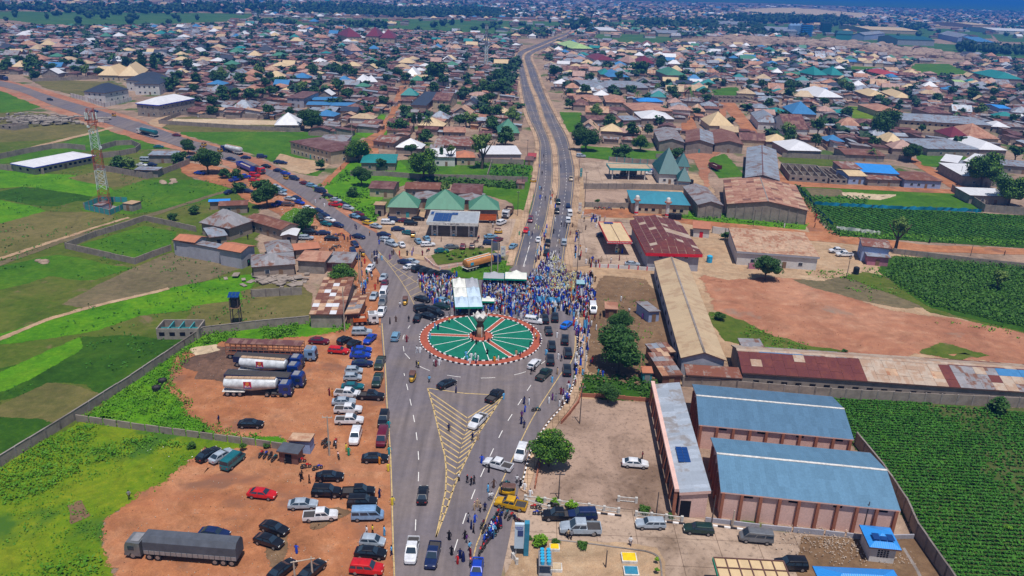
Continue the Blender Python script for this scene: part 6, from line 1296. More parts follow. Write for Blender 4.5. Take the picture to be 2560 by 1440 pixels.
def boulders(label,pix,n,s0,s1,nm='boulder_outcrop'):
    p = world(pix); xs_ = [q[0] for q in p]; ys_ = [q[1] for q in p]; k = 0; m = MB(); o0 = None
    while k < n:
        x,y = rnd.uniform(min(xs_),max(xs_)),rnd.uniform(min(ys_),max(ys_))
        if not inside((x,y),p): continue
        r = rnd.uniform(s0,s1); k += 1; i = len(m.v); m.ball((x,y,r * .15),r,0,9,6,rnd.uniform(.5,.85)); sd = rnd.uniform(0,99)
        for j in range(i,len(m.v)):
            v = Vector(m.v[j]); f = 1 + .38 * mnoise.noise(Vector((v.x / r * .9,v.y / r * .9,v.z / r + sd))); m.v[j] = (x + (v.x - x) * f * 1.3,y + (v.y - y) * f,v.z * f)
    return tag(m.build(nm,'rock',None,35),label,kind='stuff')
boulders('grey brown granite boulders along the old town edge',[(1770,98),(1900,92),(1960,96),(2100,105),(2330,125),(2440,144),(2430,152),(2250,138),(2100,122),(1900,108),(1760,108)],300,3,8)
boulders('small rocks in the green beside the houses',[(1800,112),(1930,114),(1900,122),(1800,120)],40,3,7)
boulders('loose pale stones on the farmland',[(95,652),(110,650),(112,660),(98,662)],3,.7,1.5)
boulders('pale stones by the lane of the mast field',[(395,452),(440,450),(440,460),(400,460)],7,.6,1.2)
def terrain(label,pix,hgt,mat,nm,n=26):
    p = world(pix); xs_ = [q[0] for q in p]; ys_ = [q[1] for q in p]; m = MB(); x0,x1,y0,y1 = min(xs_),max(xs_),min(ys_),max(ys_); G = {}
    def H(i,j):
        u,v = i / n,j / n; e = max(0,math.sin(math.pi * u) * math.sin(math.pi * v)) ** .5; x,y = x0 + (x1 - x0) * u,y0 + (y1 - y0) * v
        return (x,y,hgt * e * (.55 + .7 * mnoise.fractal(Vector((x * .004,y * .003,1)),1,2,4)) - 2)
    for i in range(n):
        for j in range(n): m.poly([H(i,j),H(i + 1,j),H(i + 1,j + 1),H(i,j + 1)])
    return tag(m.build(nm,mat),label,kind='structure')
terrain('bare tan quarry hill beyond the factory',[(1900,42),(2130,46),(2080,27),(1930,25)],20,'d_sand','hill')
def far_b(label,A,B,C,h,kd,rise,rm,wm,nm='factory_hall',cat='factory hall',**k): return bld(label,A,B,C,h,kd,rise,rm,wm,name=nm,cat=cat,wins=(0,0),door=None,group='factory buildings',**k)
far_b('blue grey open shed of the factory at the far right',(2395,94),(2442,96),(2440,88),9,'gy',6,'r_zinc','w_blue'); far_b('low blue annex beside the open factory shed',(2443,104),(2488,106),(2485,99),10,'sy',3,'r_blue','w_grey')
far_b('long dark green roofed factory hall',(2245,98),(2338,101),(2336,95),9,'gx',4,'r_dteal','w_grey'); far_b('small blue gabled factory hall',(2130,86),(2162,88),(2160,80),9,'gy',4,'r_zinc','w_blue')
far_b('long tan roofed factory shed behind the trees',(2175,74),(2300,78),(2298,70),7,'gx',3,'r_cream','w_cream'); far_b('teal roofed factory block',(2090,84),(2130,86),(2128,78),12,'flat',0,'r_dteal','w_teal'); far_b('grey zinc factory hall by the silos',(1920,76),(1995,79),(1993,70),8,'gx',4,'r_zinc','w_grey')
far_b('long white warehouse roof at the far right',(2490,76),(2600,80),(2598,74),8,'gx',3,'r_white','w_white'); far_b('cream warehouse roof at the far right',(2432,62),(2480,63),(2478,58),8,'gx',3,'r_cream','w_cream'); far_b('long school like block by the far field',(1645,82),(1770,86),(1768,80),6,'gx',3,'r_zinc','w_cream')
far_b('white roofed hall left of the far field',(1500,76),(1545,77),(1543,70),6,'gx',3,'r_white','w_cream'); far_b('grey hall at the edge of the boulders',(1790,60),(1860,63),(1858,56),8,'gx',4,'r_zinc','w_mud')
def tower_block(label,px,py,w_,h,lv,m1,m2):
    b = P(px,py); r_ = empty('process_tower',(b.x,b.y,0),0,label,'factory tower','factory buildings')
    for k in range(lv):
        m = MB(); m.box(0,0,h * k / lv,w_ * (1 - .1 * (k % 2)),w_ * .8,h / lv * .45); m.build('floor_band',m1,r_)
    m = MB(); m.box(0,0,0,w_ * .82,w_ * .7,h * .98); m.build('frame',m2,r_)
tower_block('bright blue banded factory tower',2014,90,20,21,6,'r_bright','r_dark'); tower_block('dark teal banded factory tower',2062,82,22,20,6,'r_dteal','r_dark'); tower_block('low teal stepped factory block',2105,92,26,11,4,'r_dteal','r_dark')
for k in range(4):
    b = P(1975 + k * 8.5,87); m = MB(); m.cyl((0,0,0),(0,0,17),6,6,12); m.cyl((0,0,17),(0,0,21),6,.6,12); o = m.build('silo','car_steel_blue',None,40); o.location = b; tag(o,['first','second','third','fourth'][k] + ' steel silo counted from the left at the factory','silo','factory silos')
def lattice(label,base,w0,w1,h,bands,nm='telecom_mast',cat='mast',secs=10,extras=True,th=.09):
    r_ = empty(nm,base,.3,label,cat); mats = bands
    for k in range(secs):
        z0,z1 = h * k / secs,h * (k + 1) / secs; a = (w0 + (w1 - w0) * k / secs) / 2; b = (w0 + (w1 - w0) * (k + 1) / secs) / 2; m = MB()
        ca = [(-a,-a,z0),(a,-a,z0),(a,a,z0),(-a,a,z0)]; cb = [(-b,-b,z1),(b,-b,z1),(b,b,z1),(-b,b,z1)]
        for i in range(4):
            j = (i + 1) % 4; m.cyl(ca[i],cb[i],th,th,5); m.cyl(ca[i],cb[j],th * .55,th * .55,4); m.cyl(ca[j],cb[i],th * .55,th * .55,4); m.cyl(cb[i],cb[j],th * .55,th * .55,4)
        m.build('lattice_section',mats[int(k * len(mats) / secs)],r_)
    if extras:
        m = MB(); m.cyl((0,0,0),(0,0,.9),.7,.7,12); me = m.mesh('dish','mast_white'); m = MB(); m.box(0,0,0,.35,.25,2.2); me2 = m.mesh('antenna','mast_white')
        for z,a in ((h * .62,0),(h * .76,2.0),(h * .83,4.0)): o = link('dish',me,r_,(w1 * .7 * math.cos(a),w1 * .7 * math.sin(a),z)); o.rotation_euler = (R(90),0,a); o.scale = (.7,.7,.4)
        for k in range(6): a = k * 1.05; link('antenna',me2,r_,((w1 * .5 + .6) * math.cos(a),(w1 * .5 + .6) * math.sin(a),h * .9),a)
    return r_
mb_ = P(265,521); mh = 26.0
for hh in range(10,60):
    if PX((mb_.x,mb_.y,hh))[1] <= 277: mh = hh; break
lattice('red and white lattice telecom mast rising from the green field',(mb_.x,mb_.y,.05),3.2,2.0,mh,['mast_red','mast_white','mast_red','mast_white','mast_red'],secs=15)
m = MB(); m.poly([tuple(p) for p in world([(213,522),(275,536),(312,520),(255,508)],.12)]); tag(m.build('mast_base','conc_grey'),'grey concrete base slab under the mast',kind='structure')
bld('small grey guard room beside the mast',(305,508),(330,511),(328,500),2.6,'flat',0,'d_tan','w_block',name='guard_room',cat='building',wins=(1,0),over=.1); bld('grey equipment cabin under the mast',(232,512),(255,514),(252,503),2.2,'sy',.2,'r_grey','w_grey',name='equipment_cabin',cat='cabin',wins=(0,0),over=.1)
bwall('teal mesh fence around the mast base',[(211,520),(213,524),(275,538),(312,522)],1.9,'w_teal',2.5,name='mesh_fence',cat='fence',th=.06); bwall('rear teal mesh fence of the mast base',[(211,520),(255,504),(320,506)],1.9,'w_teal',2.5,name='mesh_fence',cat='fence',th=.06)
b = P(1215,168); h_ = 30
for hh in range(10,90):
    if PX((b.x,b.y,hh))[1] <= 62: h_ = hh; break
lattice('grey lattice tower rising in the middle of the old town',(b.x,b.y,0),3.0,1.6,h_,['mast_white','metal_grey'],'lattice_tower','mast',12,True,.22)
b = P(592,808); r_ = empty('water_tower',(b.x,b.y,.05),.1,'steel framed water tower with a black tank and solar panels','water tower'); hh = 6.6
m = MB(); [m.cyl((x,y,0),(x * .9,y * .9,hh),.12,.12,5) for x in (-1,1) for y in (-1,1)]
for z in (1.2,3.2): [m.cyl((-1,y,z),(1,y,z + 1.8),.06,.06,4) or m.cyl((1,y,z),(-1,y,z + 1.8),.06,.06,4) for y in (-.95,.95)]
m.build('frame','pole_wood',r_); m = MB(); m.box(0,0,hh * .62,2.3,2.3,.12,bottom=True); m.build('platform','wood',r_); m = MB(); m.cyl((0,0,hh * .64),(0,0,hh * .98),1.0,1.0,14); m.build('tank','black_tank',r_,40)
m = MB(); m.box(0,0,0,.78,1.0,.05,bottom=True); me = m.mesh('solar_panel','solar')
for i in range(3):
    for j in range(2): o = link('solar_panel',me,r_,(-.85 + i * .85,-.7 + j * 1.05,hh + .5 + j * .3)); o.rotation_euler = (R(17),0,0)
def pole(label,px,py,hpx,kind='wood',arm=0,cat='pole',nm='utility_pole',lean=0):
    b = P(px,py); h = 4
    for k in range(20,160):
        h = k / 10
        if PX((b.x,b.y,h))[1] <= py - hpx: break
    r_ = empty(nm,(b.x,b.y,.1),0,label,cat,'poles and masts'); m = MB(); mat = 'pole_conc' if kind == 'conc' else ('metal_grey' if kind == 'metal' else 'pole_wood'); m.cyl((0,0,0),(lean,0,h),.17 if kind == 'conc' else .11,.1 if kind == 'conc' else .07,7); m.build('shaft',mat,r_)
    if arm: m = MB(); m.box(lean + (arm / 2 if kind == 'metal' else 0),0,h - .35,abs(arm),.14,.14,bottom=True); m.build('crossarm',mat,r_)
    if kind != 'metal' and arm:
        m = MB(); m.cyl((0,0,0),(0,0,.25),.06,.04,6); me = m.mesh('insulator','fascia_white')
        for s in (-1,0,1): link('insulator',me,r_,(lean + s * arm * .42,0,h - .2))
    return (b.x,b.y,h)
PL = [('tall concrete pole left of the green roundabout',862,830,110,'conc',0),('pale leaning concrete pole by the motorcycles',824,1140,98,'conc',1.8),('concrete pole pair, left, below the long brown roofs',899,710,84,'conc',0),('concrete pole pair, right, below the long brown roofs',904,712,80,'conc',0),('left of two concrete posts beside the parked tank trailer',1228,682,82,'conc',0),('right of two concrete posts beside the parked tank trailer',1244,680,72,'conc',0),
      ('tall pole at the curving footway',1449,1060,92,'wood',1.2),('dark pole beside the blue roofed cabin',2156,1333,76,'wood',0),('dark leaning pole with scrap fence in the concrete yard',1396,1248,64,'wood',1.6),('dark pole in the white railing strip',1640,1290,58,'wood',0),('thin pole at the left of the pink warehouse',1779,1308,66,'wood',0),('white lamp post in front of the pink warehouse',1830,1318,40,'conc',0),('white post in front of the pink warehouse columns',1514,1420,42,'wood',0),
      ('slim street lamp beside the yellow line on the right',1438,740,60,'metal',-1.0),('slim lamp post at the rear of the roundabout',1294,808,78,'metal',1.0),('slim lamp post at the left of the roundabout',1126,792,74,'metal',1.0),('wooden pole at the edge of the red canopy yard',1442,690,110,'wood',1.2),('wooden pole in front of the sky blue hall yard',1461,520,90,'wood',1.2),('pole behind the red petrol station sign',1446,455,66,'wood',1.0),('pole at the left edge of the divided road',1294,540,60,'wood',1.0),('second pole along the left of the divided road',1306,470,54,'wood',1.0),('third pole along the left of the divided road',1318,400,50,'wood',.9),
      ('leaning pole at the end of the tan store yard',2116,695,50,'wood',.8),('pole beside the tan store wall',1883,566,40,'wood',0),('pole behind the pink and blue hut lane',2398,452,36,'wood',0),('pole at the lane of the green field',880,345,36,'conc',0),('pole in front of the pink hut',2426,640,26,'wood',0)]
for p_ in PL: pole(*p_)
pa,pb = pole('left leg of the white timber H frame pole over the parked cars',738,1452,46,'conc',0),pole('right leg of the white timber H frame pole over the parked cars',782,1448,54,'conc',0)
m = MB(); m.cyl((pa[0] - .4,pa[1],pa[2] - .1),(pb[0] + .5,pb[1],pb[2] - .1),.09,.09,6); tag(m.build('crossbeam','pole_conc'),'white crossbeam linking the H frame pole legs','crossbeam')
for px,py,lab in ((1590,532,'left slim white tower with a domed cap behind the red roofed shop'),(1667,538,'right slim white tower with a domed cap behind the red roofed shop')):
    b = P(px,py + 4); r_ = empty('minaret',(b.x,b.y,0),0,lab,'minaret'); m = MB(); m.cyl((0,0,0),(0,0,5.2),.75,.7,10); m.build('shaft','fascia_white',r_,40); m = MB(); m.cyl((0,0,5.2),(0,0,5.6),1.3,1.3,10); m.build('gallery','w_pinkcol',r_); m = MB(); m.cyl((0,0,5.6),(0,0,6.4),.9,.8,10); m.ball((0,0,6.4),.8,0,10,6); m.build('dome','fascia_white',r_,50); m = MB(); m.cyl((0,0,.6),(0,0,1.2),.8,.8,10); m.build('band','fascia_red',r_)
for k,(px,py) in enumerate(((1676,548),(1682,548),(1691,549),(1697,549),(2139,685),(1728,462),(1773,656))):
    b = P(px,py); m = MB(); m.cyl((0,0,0),(0,0,2.0),.85,.85,14); m.cyl((0,0,2.0),(0,0,2.3),.85,.3,14)
    for z in (.5,1.0,1.5): m.cyl((0,0,z),(0,0,z + .08),.89,.89,14)
    o = m.build('water_tank','black_tank' if k != 6 else 'water_blue',None,40); o.location = (b.x,b.y,.05); tag(o,(['leftmost','second','third','rightmost'][k] + ' black water tank behind the red roofed shop') if k < 4 else ['lone black water tank at the wall below the tan store','black tank at the foot of the pointed teal house','bright blue tank beside the purple gate'][k - 4],'water tank','water tanks')
def tent(label,px,py,W,D,he,hp,mat,val='fascia_green',rz=0.0,curve=.35):
    b = P(px,py); r_ = empty('marquee',(b.x,b.y,.1),rz,label,'marquee','marquee tents'); n = 8; m = MB()
    def H(i,j):
        u,v = abs(2 * i / n - 1),abs(2 * j / n - 1); q = 1 - max(u,v); s = he + (hp - he) * (q ** (1 + curve)) - .25 * (1 - (2 * max(u,v) - 1) ** 2) * (max(u,v) > .4) * (1 - abs(u - v)) * .6
        return (-W / 2 + W * i / n,-D / 2 + D * j / n,s)
    for i in range(n):
        for j in range(n): m.poly([H(i,j),H(i + 1,j),H(i + 1,j + 1),H(i,j + 1)])
    m.build('canopy',mat,r_,50); m = MB()
    for x,y,sx_,sy_ in ((0,-D / 2,W,.04),(0,D / 2,W,.04),(-W / 2,0,.04,D),(W / 2,0,.04,D)): m.box(x,y,he - .42,sx_,sy_,.45,bottom=True)
    m.build('valance',val,r_); m = MB(); m.cyl((0,0,0),(0,0,he),.05,.05,6); me = m.mesh('pole','metal_grey')
    for x in (-1,1):
        for y in (-1,1): link('pole',me,r_,(x * W / 2 * .98,y * D / 2 * .98,0))
o_,rz_,W_,D_ = frame3((1138,769),(1207,768),(1210,697),2.9)
cw,cd = W_ / 2,D_ / 3.0
for i in range(2):
    for j in range(3):
        lx,ly = -W_ / 2 + cw * (i + .5),-D_ / 2 + cd * (j + .5); c,s = math.cos(rz_),math.sin(rz_); x,y = o_.x + lx * c - ly * s,o_.y + lx * s + ly * c; px,py = PX((x,y,0))
        tent(f'{["white","pale blue","grey white"][(0 if (i==0 and j) else 1) if j < 2 else (0 if i == 0 else 2)]} marquee bay, {["front","middle","rear"][j]} {["left","right"][i]} of the six beside the crowd',px,py,cw,cd,2.9,4.6,'tent_blue' if (j == 0 or (i == 1 and j == 1)) else ('tent_grey' if i == 1 else 'tent_white'),rz=rz_)
tent('grey twin peaked marquee behind the seated crowd',1234,715,5.6,4.5,2.9,4.2,'tent_grey'); tent('white marquee at the right behind the seated crowd',1289,715,5.9,5.2,2.9,4.6,'tent_white'); tent('small white canopy with a green valance beside the large tents',1220,774,3.2,2.2,2.6,3.6,'tent_white')
def ring(x,zb,zm,zs,w,ws,wi,zt): return [(x,-w * .88,zb),(x,-w,zb + .12),(x,-w,zm),(x,-ws,zs),(x,-wi,zt),(x,wi,zt),(x,ws,zs),(x,w,zm),(x,w,zb + .12),(x,w * .88,zb)]
SPEC = {
 'sedan': dict(L=[(-2.28,.5,.72,.72),(-2.2,.62,.88,.8),(-1.6,.7,1.0,.86),(-.8,.68,.96,.88),(.9,.66,.96,.88),(1.5,.62,.9,.86),(2.05,.56,.78,.8),(2.28,.48,.62,.66)],g=(-1.85,1.05,-1.05,.3,.95,1.43,.8,.6),wb=(-1.35,1.4),r=.32),
 'suv': dict(L=[(-2.3,.7,.95,.84),(-2.25,.8,1.08,.9),(-1.0,.8,1.1,.93),(1.0,.78,1.1,.93),(1.6,.75,1.05,.92),(2.15,.68,.96,.86),(2.35,.55,.75,.72)],g=(-2.25,1.15,-2.0,.45,1.08,1.78,.86,.7),wb=(-1.4,1.45),r=.38),
 'wagon': dict(L=[(-2.28,.6,.85,.8),(-2.2,.7,.96,.86),(-.8,.7,.98,.88),(.9,.68,.96,.88),(1.5,.62,.9,.86),(2.05,.56,.78,.8),(2.28,.48,.62,.66)],g=(-2.2,1.05,-1.9,.35,.96,1.5,.8,.64),wb=(-1.35,1.4),r=.32),
 'hatch': dict(L=[(-1.85,.6,.85,.78),(-1.75,.7,.95,.84),(0,.7,.96,.86),(.9,.68,.94,.86),(1.5,.6,.82,.8),(1.85,.5,.64,.68)],g=(-1.75,1.05,-1.35,.3,.94,1.52,.78,.62),wb=(-1.15,1.2),r=.31),
 'pickup': dict(L=[(-2.6,.75,1.0,.88),(-2.55,.8,1.05,.9),(-.75,.8,1.05,.92),(1.0,.8,1.08,.92),(1.7,.75,1.05,.9),(2.4,.68,.95,.85),(2.6,.55,.75,.74)],g=(-.72,1.35,-.62,.55,1.06,1.78,.84,.68),wb=(-1.6,1.65),r=.4,bed=(-2.48,-.8)),
 'van': dict(L=[(-2.45,.8,1.05,.84),(-2.4,.9,1.15,.88),(1.2,.9,1.15,.9),(1.9,.85,1.08,.88),(2.35,.65,.85,.8),(2.45,.5,.65,.72)],g=(-2.38,1.95,-2.3,1.15,1.14,1.98,.86,.76),wb=(-1.5,1.55),r=.34)}
wm_ = {}
def rim_mesh():
    if 'rim' not in wm_: m = MB(); m.cyl((0,-.13,0),(0,.13,0),.2,.2,10); m.cyl((0,-.14,0),(0,.14,0),.06,.06,6); wm_['rim'] = m.mesh('rim','rim',40)
    return wm_['rim']
def wheel_mesh(r,w=.22):
    k = (round(r,2),w)
    if k not in wm_:
        m = MB(); m.cyl((0,-w / 2,0),(0,w / 2,0),r,r,14,0); m.cyl((0,-w / 2 - .012,0),(0,w / 2 + .012,0),r * .62,r * .62,12,1); wm_[k] = m.mesh('wheel',['tyre','rim'],40)
    return wm_[k]
CARM = {}
def car_meshes(kind,col):
    if (kind,col) in CARM: return CARM[kind,col]
    S = SPEC[kind]; m = MB(); bed = S.get('bed'); rings = []
    for x,zm,zs,w in S['L']: rings.append(ring(x,.3 if abs(x) < 2.1 else .36,zm,zs,w,w * .94,w * .8,zs + .02))
    if bed:
        out = []; L = S['L']
        def at(x):
            for a,b in zip(L,L[1:]):
                if a[0] <= x <= b[0]: t = (x - a[0]) / (b[0] - a[0]); return [a[i] + (b[i] - a[i]) * t for i in range(4)]
        out.append(rings[0]); out.append(rings[1])
        for x,dz in ((bed[0],0),(bed[0] + .01,-.42),(bed[1] - .01,-.42),(bed[1],0)): _,zm,zs,w = at(x); out.append(ring(x,.3,zm,zs,w,w * .97,w * .86,zs + dz))
        out += rings[3:] if kind == 'pickup' else rings[2:]; rings = out
    m.loft(rings,0)
    a,b,c,d,z0,z1,w0,w1 = S['g']; m.loft([[(a,-w0,z0 - .03),(b,-w0,z0 - .03),(b,w0,z0 - .03),(a,w0,z0 - .03)],[(c - .05,-w1 - .03,z1 - .06),(d + .08,-w1 - .03,z1 - .06),(d + .08,w1 + .03,z1 - .06),(c - .05,w1 + .03,z1 - .06)],[(c + .05,-w1 + .08,z1),(d - .05,-w1 + .08,z1),(d - .05,w1 - .08,z1),(c + .05,w1 - .08,z1)]],0)
    paint = 'car_' + col; res = {'body': m.mesh('body',[paint],32)}
    def pane(p,ins=.09,out=.018):
        p = [Vector(q) for q in p]; cc = sum(p,Vector()) / 4; n = (p[1] - p[0]).cross(p[3] - p[0]).normalized()
        return [cc + (q - cc) * (1 - ins * 1.3) + n * out for q in p]
    B = lambda x,y,z: (x,y,z); zt = z1 - .06; e = .05
    m = MB(); m.poly(pane([B(b,-w0,z0),B(b,w0,z0),B(d + .08,w1,zt),B(d + .08,-w1,zt)])); res['windscreen'] = m.mesh('windscreen','glass')
    m = MB(); m.poly(pane([B(a,w0,z0),B(a,-w0,z0),B(c - .05,-w1,zt),B(c - .05,w1,zt)])); res['rear_window'] = m.mesh('rear_window','glass')
    for nm,s in (('side_windows',-1),('side_windows_',1)):
        m = MB(); cuts = [0,.48,1] if kind in ('sedan','hatch','pickup') else [0,.3,.63,1]
        for t0,t1 in zip(cuts,cuts[1:]):
            q = [B(a + (b - a) * t0,s * w0,z0),B(a + (b - a) * t1,s * w0,z0),B(c + (d - c) * t1,s * w1,zt),B(c + (d - c) * t0,s * w1,zt)]
            if s > 0: q = q[::-1]
            m.poly(pane(q,.1))
        res[nm] = m.mesh('side_window','glass')
    x0,x1 = S['L'][0][0],S['L'][-1][0]
    m = MB(); m.box(0,0,0,.1,.3,.13,bottom=True); res['headlight'] = m.mesh('headlight','lamp'); m = MB(); m.box(0,0,0,.08,.26,.16,bottom=True); res['tail_light'] = m.mesh('tail_light','tail')
    if bed: m = MB(); m.box((bed[0] + bed[1]) / 2,0,.62,bed[1] - bed[0] - .06,1.5,.28); res['bed'] = m.mesh('cargo_bed','chassis')
    res['x'] = (x0,x1); CARM[kind,col] = res; return res
def car(kind,col,px,py,deg,label,det=True,cat=None,group=None,z=.17,sc=1.0):
    b = P(px,py + (4 if py > 900 else 1.5)); r_ = empty({'sedan': 'parked_car','suv': 'parked_jeep','wagon': 'parked_car','hatch': 'parked_car','pickup': 'pickup_truck','van': 'minibus'}[kind],(b.x,b.y,z),R(deg),label,cat or {'suv': 'jeep','pickup': 'pickup truck','van': 'minibus'}.get(kind,'car'),group or 'vehicles around the junction')
    M_ = car_meshes(kind,col); S = SPEC[kind]; link('body',M_['body'],r_)
    if 'bed' in M_: link('cargo_bed',M_['bed'],r_)
    for k in ('windscreen','rear_window'): link(k,M_[k],r_)
    for k in ('side_windows','side_windows_'): link('side_window',M_[k],r_)
    for x in S['wb']:
        for s in (-1,1):
            q = link('wheel',wheel_mesh(S['r']),r_,(x,s * .8,S['r']))
            if py > 800: link('rim',rim_mesh(),q)
    if det:
        x0,x1 = M_['x']
        for s in (-1,1): link('headlight',M_['headlight'],r_,(x1 - .08,s * .55,.58 if kind != 'suv' and kind != 'pickup' else .72)); link('tail_light',M_['tail_light'],r_,(x0 + .03,s * .6,.66))
    r_.scale = (sc,) * 3; return r_
